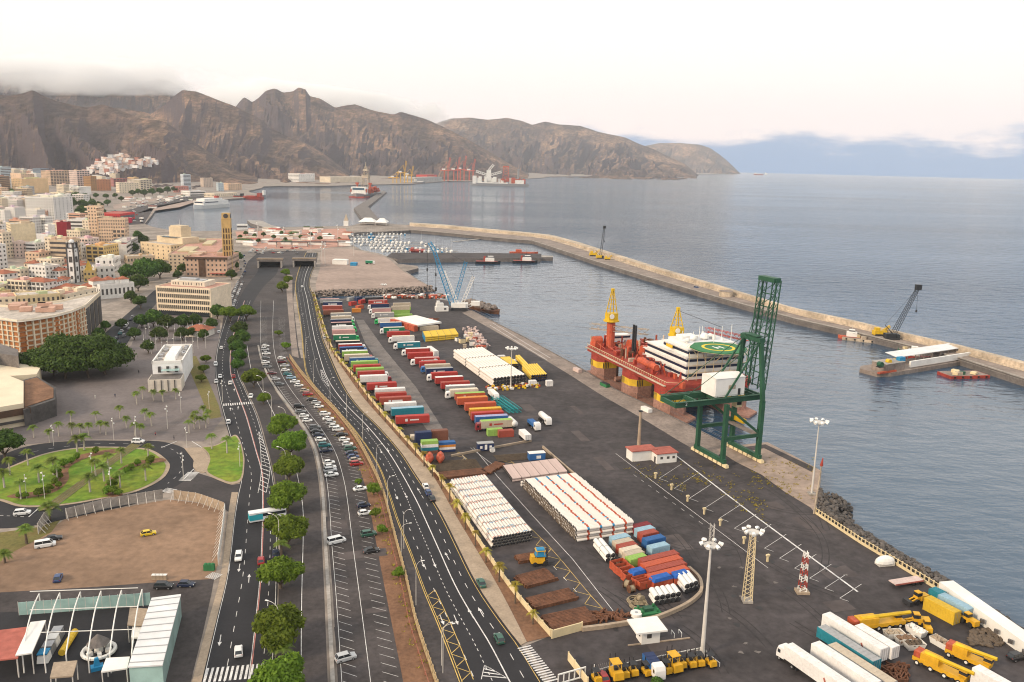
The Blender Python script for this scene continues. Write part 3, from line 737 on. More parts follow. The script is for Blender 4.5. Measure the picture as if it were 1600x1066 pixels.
def trunk_mesh(name,h,r,limbs,seed,material,spread):
 rg=random.Random(seed);mb=MB();mb.cyl((0,0,-.2),(0,0,h*.55),r,r*.75,8)
 for k in range(limbs):
  a=2*math.pi*k/limbs+rg.uniform(-.3,.3);e1=(math.cos(a)*spread*.5,math.sin(a)*spread*.5,h*.95);e2=(math.cos(a)*spread,math.sin(a)*spread,h*1.25)
  mb.cyl((0,0,h*.45),e1,r*.55,r*.35,6);mb.cyl(e1,e2,r*.35,r*.15,5)
 return mb.mesh(name,[material])
def tree_kit(seed,R_,h_trunk,hv,n,leaf,material,nl=7):
 rg=random.Random(seed);lobes=[(0,0,h_trunk+hv*.55,R_*.62,hv*.52)]
 for k in range(nl):
  a=2*math.pi*k/nl+rg.uniform(-.25,.25);d=R_*rg.uniform(.40,.72);lobes.append((d*math.cos(a),d*math.sin(a),h_trunk+hv*rg.uniform(.22,.62),R_*rg.uniform(.28,.50),hv*rg.uniform(.24,.42)))
 return [('trunk',trunk_mesh('trunk',h_trunk,R_*.065+.08,5,seed,M['bark'],R_*.5),None,False),('crown',crown_mesh('crown',lobes,n,leaf,seed,material),None,False)]
TREE={'avenue':[tree_kit(11+k,4.9,2.6,4.6,2300,.42,M['leaf']) for k in range(3)],
  'dark':[tree_kit(31+k,4.6,2.6,5.4,1300,.55,M['leaf_dark']) for k in range(3)],
  'small':[tree_kit(51+k,2.2,1.4,3.0,500,.34,M['leaf']) for k in range(2)]}
def palm_kit(seed,h,fr,nf,material,bark,r=.2):
 rg=random.Random(seed);mb=MB();pts=[(0,0,-.2)];lean=rg.uniform(-.03,.03)
 for k in range(1,5):pts.append((lean*h*k/4,0,h*k/4))
 for k in range(4):mb.cyl(pts[k],pts[k+1],r*(1.25-.13*k),r*(1.25-.13*(k+1)),7)
 mb.cyl(pts[-1],(pts[-1][0],0,h+.7),r*.8,r*.35,6)
 tr=mb.mesh('trunk',[bark]);mb=MB();top=Vector((pts[-1][0],0,h+.4))
 for k in range(nf):
  a=2*math.pi*k/nf+rg.uniform(-.2,.2);el=rg.choice((.2,.55,.9,1.2))+rg.uniform(-.12,.12);L_=fr*rg.uniform(.85,1.1)
  d=Vector((math.cos(a),math.sin(a),0));side=Vector((-math.sin(a),math.cos(a),0));prev=top.copy();n=7
  for j in range(n):
   t=(j+1)/n;cur=top+d*(L_*(t*math.cos(el)+.0))+Vector((0,0,L_*(t*math.sin(el)-.75*t*t)))
   w=fr*.30*math.sin(math.pi*min(1,.12+t*.86)) ;up=Vector((0,0,.02))
   for sg in (-1,1):
    for q in range(2):
     b0=prev.lerp(cur,q*.5);b1=prev.lerp(cur,q*.5+.48);tip=b0.lerp(b1,.9)+side*(sg*w)+d*(w*.45)-Vector((0,0,w*.45));mb.add([b0,b1,tip],[(0,1,2)] if sg > 0 else [(1,0,2)])
   mb.cyl(prev,cur,.035*(1.2-t),n=3);prev=cur
 return [('trunk',tr,None,False),('crown',mb.mesh('crown',[material]),None,False)]
PALM={'plaza':[palm_kit(70+k,4.6+.5*k,3.0,24,M['leaf_palm'],M['bark_pale'],.26) for k in range(3)],
  'wall':[palm_kit(80+k,2.6+.4*k,1.9,14,M['leaf_yellow'],M['bark'],.16) for k in range(3)],
  'date':[palm_kit(90+k,3.2+k,3.4,26,M['leaf_palm'],M['bark'],.32) for k in range(2)]}

# ---- cars
def loft(mb,sec,mi=0,caps=True):
 """sections: lists of equal length of 3-D points, closed rings"""
 n=len(sec[0]);b=len(mb.v)
 for s_ in sec:mb.v.extend([tuple(p) for p in s_])
 for j in range(len(sec)-1):
  for i in range(n):
   mb.f.append((b+j*n+i,b+j*n+(i+1) % n,b+(j+1)*n+(i+1) % n,b+(j+1)*n+i));mb.m.append(mi)
 if caps:
  mb.f.append(tuple(b+i for i in range(n))[::-1]);mb.m.append(mi)
  q=b+(len(sec)-1)*n;mb.f.append(tuple(q+i for i in range(n)));mb.m.append(mi)
def ringx(x,w,z0,z1,r=.12):
 return [(x,-w+r*.4,z0),(x,-w,z0+r),(x,-w,z1-r*1.4),(x,-w+r*1.2,z1),(x,w-r*1.2,z1),(x,w,z1-r*1.4),(x,w,z0+r),(x,w-r*.4,z0)]
def car_kit(L_,W_,Ht,belt,hood,cab,kind):
 """cab: x positions of windscreen foot, roof front, roof rear, rear window foot (as share of the length from the front, front = +x)"""
 h=L_/2;w=W_/2;X=lambda s_:h-s_*L_
 mb=MB()
 st=[(0,.80,.38,hood*.80),(.04,.93,.26,hood*.92),(.16,1,.22,hood),(cab[0],1,.22,belt),(.5,1,.22,belt+.02),(cab[3],1,.22,belt),(.97,.95,.28,belt*.95 if kind != 'sedan' else belt*.93),(1,.84,.40,belt*.85)]
 loft(mb,[ringx(X(s_),w*k,z0,z1) for s_,k,z0,z1 in st])
 body=mb.mesh('body',[M['paint']],False)
 mb=MB();gw,rw=w*.93,w*.74
 f=[(X(cab[0]),gw*.94,belt-.02),(X(cab[1]),rw,Ht-.05),(X(cab[2]),rw,Ht-.05),(X(cab[3]),gw*.92,belt-.02)]
 vs=[]
 for x,ww,z in f:vs += [(x,-ww,z),(x,ww,z)]
 mb.add(vs,[(0,1,3,2),(2,3,5,4),(4,5,7,6),(0,2,4,6),(1,7,5,3)])
 glass=mb.mesh('window',[M['glass']])
 mb=MB();mb.box(((X(cab[1])+X(cab[2]))/2,0,Ht-.035),(abs(X(cab[1])-X(cab[2]))+.12,rw*2+.06,.07),taper=.93)
 for s_ in (-1,1):     # pillars
  for sh in (0,.52,1):
   xa=X(cab[0])+(X(cab[3])-X(cab[0]))*sh;xb=X(cab[1])+(X(cab[2])-X(cab[1]))*sh;mb.beam((xa,s_*gw*.93,belt-.03),(xb,s_*(rw+.01),Ht-.06),.08)
 roof=mb.mesh('roof',[M['paint']])
 mb=MB();r=.32
 mb.cyl((0,-.11,0),(0,.11,0),r,n=10);wl_=mb.mesh('wheel',[M['rubber']]);
 kit=[('body',body,None,True),('window',glass,None,False),('roof',roof,None,True)]
 for sx,sy in ((.19,1),(.19,-1),(.80,1),(.80,-1)):
  mb=MB();y=sy*(w-.10);mb.cyl((X(sx),y-.11,r),(X(sx),y+.11,r),r,n=10);mb.cyl((X(sx),y-.118,r),(X(sx),y+.118,r),r*.58,n=8,mi=1);kit.append(('wheel',mb.mesh('wheel',[M['rubber'],M['steel']]),None,False))
 for sy in (1,-1):
  mb=MB();mb.box((X(.02),sy*w*.64,hood*.78),(.12,.34,.15));kit.append(('headlight',mb.mesh('headlight',[M['headlight']]),None,False))
  mb=MB();mb.box((X(.985),sy*w*.70,belt*.80),(.10,.26,.20));kit.append(('tail_light',mb.mesh('tail_light',[M['taillight']]),None,False))
 return kit
CAR={'hatchback':car_kit(4.1,1.78,1.50,.92,.86,(.24,.42,.82,.97),'hatch'),
    'sedan':car_kit(4.6,1.82,1.46,.92,.86,(.26,.42,.72,.88),'sedan'),
    'SUV':car_kit(4.5,1.88,1.72,1.08,1.00,(.24,.38,.88,.98),'suv'),
    'van':car_kit(5.1,1.95,2.0,1.18,1.05,(.14,.28,.97,.995),'van')}
def car_simple(kind):
 """one mesh for far cars, whose parts do not show"""
 mb=MB();mats=[M['paint'],M['glass'],M['rubber'],M['steel'],M['headlight'],M['taillight']]
 for pn,me,pi,c in CAR[kind]:
  idx={'body':0,'roof':0,'window':1,'wheel':2,'headlight':4,'tail_light':5}[pn]
  mb.add([tuple(v.co) for v in me.vertices],[tuple(p.vertices) for p in me.polygons],idx)
 return mb.mesh('far_car',mats)
CAR1={k:car_simple(k) for k in CAR}
CARCOL={'white':(.72,.72,.71),'silver':(.42,.43,.44),'grey':(.14,.145,.15),'black':(.018,.018,.02),'red':(.33,.02,.02),'blue':(.03,.06,.16),'dark blue':(.012,.02,.05),'green':(.03,.10,.07),'teal':(.02,.16,.17),'yellow':(.65,.46,.02),'beige':(.38,.32,.25),'orange':(.5,.14,.03),'maroon':(.10,.015,.02),'light blue':(.25,.38,.48)}
def add_car(px,py,ang,kind,col,label,group=None,world=None,z=.05,name=None):
 """ang: heading in degrees in the world (0 = +x), px/py the middle of the car on the ground"""
 g=world if world is not None else G(px,py,z)
 nm=name or {'hatchback':'hatchback_car','sedan':'sedan_car','SUV':'suv_car','van':'van'}[kind]
 cat='van' if kind == 'van' else 'car'
 if math.hypot(g[0],g[1]) > 430:
  o=put(nm,CAR1[kind],None,(g[0],g[1],z),R(ang),CARCOL[col]);return tag(o,label,cat,group)
 return place_kit(CAR[kind],nm,label,cat,(g[0],g[1],z),R(ang),CARCOL[col],group)

# ---- street lamps
def lamp_kit(h,arm,double=False):
 mb=MB();mb.cyl((0,0,0),(0,0,h*.86),.10,.065,7);pole=mb.mesh('pole',[M['pole']])
 kit=[('pole',pole,None,False)]
 for s_ in ((1,-1) if double else (1,)):
  mb=MB();pts=[(0,0,h*.84)]
  for k in range(1,6):
   t=k/5;pts.append((s_*arm*(1-math.cos(t*math.pi/2))*1.0,0,h*.84+h*.16*math.sin(t*math.pi/2)))
  mb.tube(pts,.05,5);kit.append(('arm',mb.mesh('arm',[M['pole']]),None,False))
  mb=MB();mb.box((s_*(arm+.28),0,h),(.75,.26,.13),taper=.8);kit.append(('lamp_head',mb.mesh('lamp_head',[M['light']]),len(kit)-1,False))
 return kit
LAMP={'curved':lamp_kit(9.5,2.2),'double':lamp_kit(9.5,1.8,True),'tall':lamp_kit(12.5,1.6)}
def straight_pole_kit(h,heads):
 mb=MB();mb.cyl((0,0,0),(0,0,h),.11,.07,7);kit=[('pole',mb.mesh('pole',[M['pole']]),None,False)]
 for k in range(heads):
  mb=MB();z=h*(.72+.22*k/max(1,heads-1));a=k*2.1;mb.box((math.cos(a)*.35,math.sin(a)*.35,z),(.5,.3,.35),a);mb.cyl((0,0,z),(math.cos(a)*.3,math.sin(a)*.3,z),.04,n=5);kit.append(('lamp_head',mb.mesh('lamp_head',[M['light']]),None,False))
 return kit
LAMP['spot']=straight_pole_kit(9.0,3);LAMP['plain']=straight_pole_kit(8.0,1)
# ================================================================== the town
from mathutils.bvhtree import BVHTree
_h=bpy.data.objects['hills'].data
HILL_BVH=BVHTree.FromPolygons([v.co[:] for v in _h.vertices],[tuple(p.vertices) for p in _h.polygons])
def on_hill(px,py):
 d=Vector(ray(px,py)).normalized();hit=HILL_BVH.ray_cast(Vector((0,0,CAM_H)),d)
 if hit[0] is None or hit[0].z <-1:return None
 return hit[0]
M['terracotta']=mat('terracotta_tiles',(.33,.115,.065),.85,.3,.3,.25,2.5)
M['roof_grey']=mat('flat_roof',(.52,.46,.40),.9,.3,.08,.3,.5)
M['roof_red']=mat('red_flat_roof',(.40,.12,.09),.85,.25,.1,.25,.6)
M['roof_pink']=mat('pink_roof_tiles',(.46,.25,.19),.85,.25,.1,.25,.6)
M['stone_dark']=mat('dark_basalt',(.085,.078,.075),.85,.35,.15,.3,.8)
M['louver']=mat('orange_shutter',(.42,.155,.045),.7,.25,.2,.2,1.0)
M['frame_cream']=mat('cream_frame',(.68,.58,.43),.85,.12,.1)
M['blue_glass']=mat('blue_glass',(.06,.12,.17),.12,.2,.2,spec=.6)
M['teal_glass']=mat('teal_glass',(.34,.50,.47),.2,.25,.2,spec=.5)
WALLC={'white':(.74,.71,.67),'cream':(.70,.60,.46),'beige':(.56,.44,.31),'ochre':(.62,.43,.24),'salmon':(.58,.34,.24),'peach':(.64,.46,.32),'grey':(.44,.42,.40),'yellow':(.66,.47,.20),'terracotta':(.42,.17,.09),'red':(.36,.06,.05),'pale pink':(.66,.52,.46),'pale green':(.45,.50,.38),'brown':(.28,.19,.13),'pale blue':(.48,.56,.60)}
ROOFM={'flat':'roof_grey','red':'roof_red','pink':'roof_pink','hip':'terracotta'}
def facade(mb,o,u,w,h,storeys,bays,style,g0=.0):
 """windows on one wall: o = lower left corner, u = horizontal direction, normal = u rotated by -90 degrees"""
 nx,ny=u[1],-u[0];sh=(h-g0)/storeys;bw=w/bays
 def bx(c,z,ww,hh,dd,mi=0):
  cx,cy=o[0]+u[0]*c+nx*(dd/2-.06),o[1]+u[1]*c+ny*(dd/2-.06);mb.box((cx,cy,z),(ww,dd,hh),math.atan2(u[1],u[0]),mi)
 for s_ in range(storeys):
  z=g0+sh*(s_+.52)
  if style == 'band':bx(w/2,z,w*.94,sh*.46,.14);
  elif style == 'balcony':
   for b in range(bays):
    bx(bw*(b+.5),z,bw*.72,sh*.62,.12)
    bx(bw*(b+.5),z-sh*.40,bw*.80,sh*.24,.9,1)
  elif style == 'ribs':
   bx(w/2,z,w*.95,sh*.62,.12)
   for b in range(bays+1):bx(w*.03+(w*.94)*b/bays,z,.28,sh*.66,.5,1)
  else:
   for b in range(bays):bx(bw*(b+.5),z,min(bw*.46,1.4),sh*.44,.12)
def building(name,label,x0,y0,x1,y1,ytop,depth,col,storeys,bays,style='punched',roof='flat',group=None,side='punched',clutter=2,place=None,cat='building',seed=None,parapet=.9,sbays=None,win=None):
 rg=random.Random(seed if seed is not None else hash((round(x0),round(y0))) & 0xffff)
 if place is None:
  a,b=CP(x0,y0),CP(x1,y1);u=Vector((b.x-a.x,b.y-a.y));w=u.length;u.normalize()
  h=(y0-ytop)*m_per_px(x0,y0,a.z)
  base=min(a.z,b.z)
 else:
  a,ang,w,h=place;u=Vector((math.cos(ang),math.sin(ang)));base=a.z
 c=WALLC[col] if isinstance(col,str) else col
 k=rg.uniform(.92,1.06);c=tuple(min(.8,q*k) for q in c)
 root=thing(name,label,cat,(a.x,a.y,base),math.atan2(u.y,u.x),group)
 mb=MB();mb.box((w/2,depth/2,h/2-2),(w,depth,h+4));mb.build('wall',M['plaster'],root,color=c)
 # roof
 mb=MB()
 if roof == 'hip':
  ov=.5;r_=min(w,depth)/2;hh=r_*.42
  v=[(-ov,-ov,h),(w+ov,-ov,h),(w+ov,depth+ov,h),(-ov,depth+ov,h)]
  if w >= depth:v += [(r_,depth/2,h+hh),(w-r_,depth/2,h+hh)];f=[(0,1,5,4),(1,2,5),(2,3,4,5),(3,0,4)]
  else:v += [(w/2,r_,h+hh),(w/2,depth-r_,h+hh)];f=[(0,1,4),(1,2,5,4),(2,3,5),(3,0,4,5)]
  mb.add(v,f+[(3,2,1,0)])
 else:
  mb.box((w/2,depth/2,h+.06),(w-.5,depth-.5,.12))
 ro=mb.build('roof',M[ROOFM[roof]],root)
 if roof != 'hip':
  mb=MB();p=parapet
  for (cx,cy,sx,sy) in ((w/2,.12,w+.1,.3),(w/2,depth-.12,w+.1,.3),(.12,depth/2,.3,depth-.5),(w-.12,depth/2,.3,depth-.5)):mb.box((cx,cy,h+p/2-.05),(sx,sy,p+.1))
  mb.build('parapet',M['plaster'],ro,color=tuple(min(.8,q*1.06) for q in c))
  if clutter:
   mb=MB()
   for q in range(clutter):
    sx,sy,sz=rg.uniform(2.2,max(2.6,w*.3)),rg.uniform(2.2,max(2.6,depth*.35)),rg.uniform(1.4,3.2)
    mb.box((rg.uniform(sx/2+.6,max(sx/2+.7,w-sx/2-.6)),rg.uniform(sy/2+.6,max(sy/2+.7,depth-sy/2-.6)),h+sz/2+.1),(sx,sy,sz))
   for q in range(clutter+1):mb.box((rg.uniform(1,max(1.2,w-1)),rg.uniform(1,max(1.2,depth-1)),h+.6),(1.1,.8,1.0),rg.random())
   mb.build('roof_housing',M['plaster'],ro,color=tuple(min(.78,q*rg.uniform(.8,1.15)) for q in c),kind='stuff')
 mb=MB()
 if style != 'blank':facade(mb,(0,0),(1,0),w,h,storeys,bays,style)
 if side != 'blank':
  sb=sbays or max(1,int(depth/3.4))
  facade(mb,(w,0),(0,1),depth,h,storeys,sb,side);facade(mb,(0,depth),(0,-1),depth,h,storeys,sb,side)
 if mb.v:mb.build('window_rows',[win or M['pane'],M['frame_cream'] if style in ('ribs',) else M['plaster']],root,color=tuple(min(.8,q*1.05) for q in c),kind='stuff')
 return root
HERO=[]   # pixel boxes the filler keeps clear of
def hero(*a,box=None,**k):
 o=building(*a,**k);x0,y0,x1,y1,yt=a[2:7]
 HERO.append(box or (min(x0,x1)-3,min(y0,y1)-8,max(x0,x1)+3,max(y0,y1)+2,))
 return o
# -- landmark blocks
hero('government_block','cream office block with dark ribbon windows beside the tree square',246,491,331,496,447.5,27,(.74,.62,.47),5,26,'ribs','pink',side='blank',clutter=0,parapet=.6,box=(243,425,340,496))
def gov_roof():
 o=bpy.data.objects['government_block'];w=(CP(331,496)-CP(246,491)).length;h=43.5*m_per_px(246,491)
 mb=MB();mb.box((w*.47,15,h+1.7),(w*.62,14,3.2));mb.build('penthouse',M['plaster'],o,color=(.70,.62,.50))
 mb=MB();mb.box((w*.47,15,h+3.5),(w*.44,8,.5));mb.box((w*.42,14,h+4.2),(w*.3,5,1.0));mb.build('roof_plant',M['steel'],o)
 mb=MB()
 for k in range(12):
  if k not in (3,8):mb.box((w*.20+k*w*.048,8.0,h+1.7),(.5,.2,1.6))
 mb.build('slot_windows',M['pane'],o,kind='stuff')
 mb=MB();mb.box((w/2,2.0,1.2),(w*.94,5.0,3.0));mb.build('ground_floor',M['glass'],o)
gov_roof()
hero('pink_stone_block','pinkish stone block with square windows and dark central bay before the tower',291,432,355,433,403,42,(.50,.34,.25),4,10,'punched','pink',clutter=5,box=(286,368,362,436))
_o=bpy.data.objects['pink_stone_block'];_w=(CP(355,433)-CP(291,432)).length;_hh=29*m_per_px(291,432)
mb=MB();mb.box((_w*.40,-.2,_hh*.5),(_w*.16,.7,_hh));mb.build('central_bay',M['shutter'],_o)
mb=MB();mb.box((_w*.5,.0,_hh+.1),(_w+1.6,2.2,1.6));mb.build('cornice',M['shutter'],_o)
mb=MB();mb.box((_w*.78,-1.2,3.2),(_w*.36,2.4,.5));mb.build('awning',M['roof_red'],_o)
# square clock tower
def clock_tower():
 b=CP(357.5,428);t=at_dist(357.5,333,b.y);h=t.z-b.z;w=13.5*m_per_px(357,428,b.z);col=(.56,.37,.15)
 r=thing('clock_tower','tall ochre stone tower with clock rising behind the pinkish block','tower',(b.x,b.y,b.z),R(12))
 mb=MB();mb.box((0,0,h*.45),(w,w,h*.9));mb.box((0,0,h*.95),(w*.9,w*.9,h*.1));mb.box((0,0,h*.905),(w*1.06,w*1.06,.6));mb.build('shaft',M['plaster'],r,color=col)
 mb=MB()
 for s_ in (-.3,0,.3):
  for k in range(5):mb.box((s_*w,-w/2-.05,h*(.34+.095*k)),(w*.15,.25,h*.07));mb.box((w/2+.05,s_*w,h*(.34+.095*k)),(.25,w*.15,h*.07))
 mb.build('opening',M['shutter'],r,kind='stuff')
 mb=MB();mb.cyl((0,-w*.45-.1,h*.955),(0,-w*.45-.3,h*.955),w*.26,n=14);mb.cyl((w*.45+.1,0,h*.955),(w*.45+.3,0,h*.955),w*.26,n=14);mb.build('clock_face',M['stone_dark'],r,kind='stuff')
 for sx in (-1,1):
  mb=MB();mb.box((sx*w*.42,-w*.51,h*.42),(w*.12,.5,h*.84));mb.build('buttress',M['plaster'],r,color=col)
clock_tower()
hero('island_council_wing','long pale stone wing running back along the street behind the tower',337,424,366,396,398,40,(.60,.48,.34),5,14,'punched','pink',clutter=4,box=(330,365,372,430))
hero('stepped_palace','cream stepped building with a small square turret by the basin',221,402,268,408,379,38,(.62,.48,.31),4,6,'punched','flat',clutter=0,box=(215,345,282,410))
_o=bpy.data.objects['stepped_palace'];_w=(CP(268,408)-CP(221,402)).length;_hh=23*m_per_px(221,402)
mb=MB();mb.box((_w*.55,25,_hh+3),(_w*.85,20,7));mb.box((_w*.55,28,_hh+10),(_w*.4,12,12));mb.box((_w*.55,28,_hh+16.5),(_w*.34,10,2));mb.build('turret',M['plaster'],_o,color=(.64,.52,.36))
mb=MB();mb.cyl((_w*.55,28,_hh+17),(_w*.55,28,_hh+24),.25,.1,5);mb.build('flagpole',M['pole'],_o)
mb=MB();mb.box((_w*.55,16,_hh+6.7),(_w*.5,6,.5));mb.build('skylight',M['blue_glass'],_o)
hero('apartment_tower','peach apartment tower with rounded corner balconies on top',141,384,155,385,323,16,'peach',12,3,'punched','flat',clutter=1,box=(136,320,200,388))
_o=bpy.data.objects['apartment_tower'];_w=(CP(155,385)-CP(141,384)).length;_hh=61*m_per_px(141,384)
for s_ in (-1,1):
 for k in range(3):
  mb=MB();mb.cyl((_w/2+s_*_w*.6,3,_hh-2-5*k),(_w/2+s_*_w*.6,3,_hh-.8-5*k),3.4,n=10);mb.build('balcony',M['plaster'],_o,color=(.70,.56,.40))
hero('apartment_slab','wide peach apartment slab joined beside the balcony tower',156,386,198,388,341,15,'peach',9,11,'punched','flat',clutter=3)
hero('balcony_block','low peach block with deep curved balconies below the slab',178,391,197,392,358,8,'peach',5,3,'balcony','flat',clutter=1)
hero('red_roof_block','white hall with red flat roof and striped balcony end',166,404,199,405,382,30,'white',3,4,'blank','red',clutter=2,side='band')
hero('yellow_corner_block','yellow corner block with dark balcony bands near the church tower',136,409,164,411,384,26,'yellow',4,3,'balcony','flat',clutter=4)
hero('striped_block','grey block with stacked balcony bands beyond the white hall',200,402,217,393,379,16,'grey',5,5,'band','flat',clutter=1)
hero('arcade_hall','low beige arcade hall before the stepped palace',199,412,243,410,402,14,'beige',1,9,'punched','flat',clutter=1)
hero('white_terrace_house','plain white terrace house behind the yellow church front',150,424,178,425,404,22,'white',2,3,'punched','flat',clutter=2)
hero('dark_band_house','white house with dark slate band roof beside the theatre trees',148,437,180,436,418,14,'white',2,4,'punched','flat',clutter=1)
hero('blank_cream_block','tall cream block with a huge windowless gable above the old town',20,388,58,388,350,26,(.70,.58,.39),9,3,'blank','flat',side='punched',clutter=4,box=(8,345,62,392))
hero('white_gable_house','narrow white house with blank gable between cream blocks',59,392,77,393,366,16,'white',5,2,'blank','red',clutter=1)
hero('white_slab_house','slim white windowless slab rising behind the old town roofs',77,377,88,377,352,14,'white',5,2,'blank','flat',clutter=0)
hero('banded_beige_block','beige block with two long dark loggias left of the church tower',80,412,108,414,375,20,'beige',5,1,'band','flat',clutter=3)
hero('crimson_gable','crimson windowless party wall among white houses',90,372,106,373,348,10,(.25,.02,.03),4,2,'blank','red',clutter=1,side='blank')
hero('white_ribbon_block','long white block with dark ribbon windows behind the balcony tower',106,366,140,368,343,18,'white',4,6,'band','flat',clutter=3)
hero('white_tall_front','tall white building at the photo edge beside a dark street',-6,424,13,422,384,18,'white',6,3,'punched','flat',clutter=3,box=(-30,380,16,426))
hero('white_waterfront_block','big white block with plain end wall above the dark park',86,346,116,343,309,40,'white',9,5,'punched','flat',clutter=4,box=(70,300,120,348))
hero('salmon_curved_block','salmon striped apartment block leaning on the big white block',76,334,88,340,309,22,'salmon',8,4,'band','flat',clutter=1)
hero('ochre_slab','broad ochre slab standing over the white houses',36,302,77,301,279,24,(.66,.46,.26),9,4,'blank','flat',clutter=3,box=(30,272,80,304))
hero('peach_tower','peach tower left of the ochre slab',18,291,35,294,270,30,'peach',10,5,'punched','flat',clutter=2)
hero('glass_pyramid_tower','pale blue glass tower with sloping shoulders at the hill foot',2,282,19,281,262,28,'pale blue',8,7,'band','flat',clutter=1)
hero('blue_twin_tower','slate blue tower with pale pitched cap',65,284,78,284,264,26,(.20,.25,.31),10,4,'band','flat',clutter=0)
hero('terraced_beige_tower','beige tower of stacked terraces next to the slate blue tower',80,290,115,290,267,30,'peach',10,8,'balcony','flat',clutter=4)
hero('brown_grid_block','brown gridded apartment block at the photo edge',-10,300,17,299,276,26,'brown',8,7,'band','flat',clutter=2)
hero('orange_slab','terracotta orange slab block by the dry river',152,298,174,298,281,26,(.50,.22,.11),7,5,'punched','flat',clutter=1,box=(140,275,178,300))
hero('brown_tower','brown narrow tower beside the terracotta slab',143,298,152,298,276,24,(.36,.20,.09),9,3,'punched','flat',clutter=1)
hero('green_stripe_tower','pale tower with a dark green corner above the white hall',122,295,142,295,267,26,'pale pink',9,5,'balcony','red',clutter=2)
hero('white_sports_hall','windowless white hall with green base by the dark trees',122,304,143,304,292,30,'white',2,4,'blank','flat',clutter=0)
hero('red_frame_block','white block framed in dark red balconies below the slope',178,292,207,293,279,26,(.38,.15,.14),6,6,'balcony','flat',clutter=1)
hero('beige_triplet_block','cream stepped apartment block before the dark red one',187,302,218,302,286,26,'cream',6,8,'punched','flat',clutter=3)
hero('cream_end_block','cream block with brown side at the end of the row by the cliff',220,299,238,297,282,34,'cream',6,4,'balcony','flat',clutter=1)
hero('white_blue_tower','slim white and blue tower standing alone under the cliff',287.5,298,299,298,273.5,30,(.58,.63,.68),12,3,'band','flat',clutter=1)
hero('beige_grid_tower','squat beige gridded tower under the smoky ravine',318.5,292.5,333,292.5,279,30,(.55,.44,.36),8,6,'punched','flat',clutter=1)
hero('pink_depot','long pink depot at the hill foot',274,301,295,301,292,24,(.50,.22,.18),2,8,'punched','red',clutter=1)
hero('silo_block','small pale blue silo building near the far quay',341.5,299,350,299,286.5,20,'pale blue',4,3,'punched','flat',clutter=1)
hero('factory_block','pinkish factory with stepped roofs near the far quay',357,297.5,378,297,288,30,'peach',3,6,'punched','flat',clutter=4)
hero('white_ferry_shed','long white shed on the ferry quay',335,308.5,371,306.5,303,30,'cream',1,12,'punched','flat',clutter=0)
hero('white_terminal_shed','white roofed terminal behind the docked ferry',297,307,322,306.5,299.5,40,'white',2,6,'band','flat',clutter=2)
hero('long_white_warehouse','long blank white warehouse on the far shore',516.5,285.5,568,284.8,277,60,'cream',1,3,'blank','flat',clutter=0,side='blank')
hero('white_red_factory','white factory with red bands on the far shore',467,284.3,492,283.5,272,50,'white',2,8,'punched','red',clutter=2)
hero('red_hangar','long red hangar roof behind the far cranes',667,282,683,281.5,274,60,(.5,.06,.05),1,2,'blank','red',clutter=0,side='blank')
hero('far_port_shed','long pale shed on the far container quay',648,285,690,283.5,278,60,'grey',1,10,'punched','flat',clutter=0)
hero('promenade_shed','white roofed shed on the basin promenade',370,357,387,357,352,12,'white',1,5,'band','flat',clutter=0)
hero('red_sail_pavilion','low pavilion with scarlet roof by the inner basin',188,345,211,342,335,36,(.55,.05,.05),1,6,'band','red',clutter=0)
hero('white_crimson_pavilion','white arched hall with crimson front beside the scarlet pavilion',187,350,207,348,343,16,(.50,.02,.06),1,6,'blank','flat',clutter=0)
# -- church tower
def church_tower():
 b=CP(117,441);r=thing('church_tower','white bell tower with dark basalt corners and open belfry','tower',b,R(-6));s_=m_per_px(117,441,b.z);w=11.5*s_;h=53*s_
 mb=MB();mb.box((0,0,h/2-2),(w,w,h+4));mb.build('shaft',M['plaster'],r,color=(.74,.73,.72))
 for sx in (-1,1):
  for sy in (-1,1):
   mb=MB();mb.box((sx*w*.48,sy*w*.48,h/2),(w*.17,w*.17,h));mb.build('quoin',M['stone_dark'],r)
 mb=MB();mb.box((0,0,h+.35),(w*1.14,w*1.14,.7))
 for sx in (-1,1):
  for sy in (-1,1):mb.box((sx*w*.42,sy*w*.42,h+2.4),(w*.2,w*.2,3.6))
 mb.box((0,0,h+4.4),(w*1.08,w*1.08,.5));mb.build('belfry',M['stone_dark'],r)
 mb=MB();mb.box((0,0,h+2.3),(w*.66,w*.66,3.4));mb.dome((0,0,h+4.7),w*.36,w*.36,w*.42);mb.build('belfry_core',M['plaster'],r,color=(.74,.73,.72))
 for sx in (-1,0,1):
  mb=MB();mb.cyl((sx*w*.45,-w*.45,h+4.6),(sx*w*.45,-w*.45,h+5.9),.32,.1,6);mb.build('finial',M['white'],r)
 for z,hh,ww in ((.68,.17,.48),(.40,.13,.30),(.15,.10,.30),(.92,.035,.16)):
  mb=MB();mb.box((0,-w/2-.05,h*z),(w*ww,.3,h*hh));mb.box((w/2+.05,0,h*z),(.3,w*ww,h*hh));mb.build('window',M['stone_dark'],r,kind='stuff')
 HERO.append((104,380,126,444))
church_tower()
hero('yellow_church_front','bright yellow baroque church front beside the bell tower',131.5,441,149,441,424,20,'yellow',2,3,'punched','flat',clutter=0,box=(128,404,152,444),cat='church')
_o=bpy.data.objects['yellow_church_front'];_w=(CP(149,441)-CP(131.5,441)).length;_hh=17*m_per_px(131,441)
mb=MB();mb.prism([(0,0),(_w,0),(_w,1),(0,1)],_hh,_hh+.4)
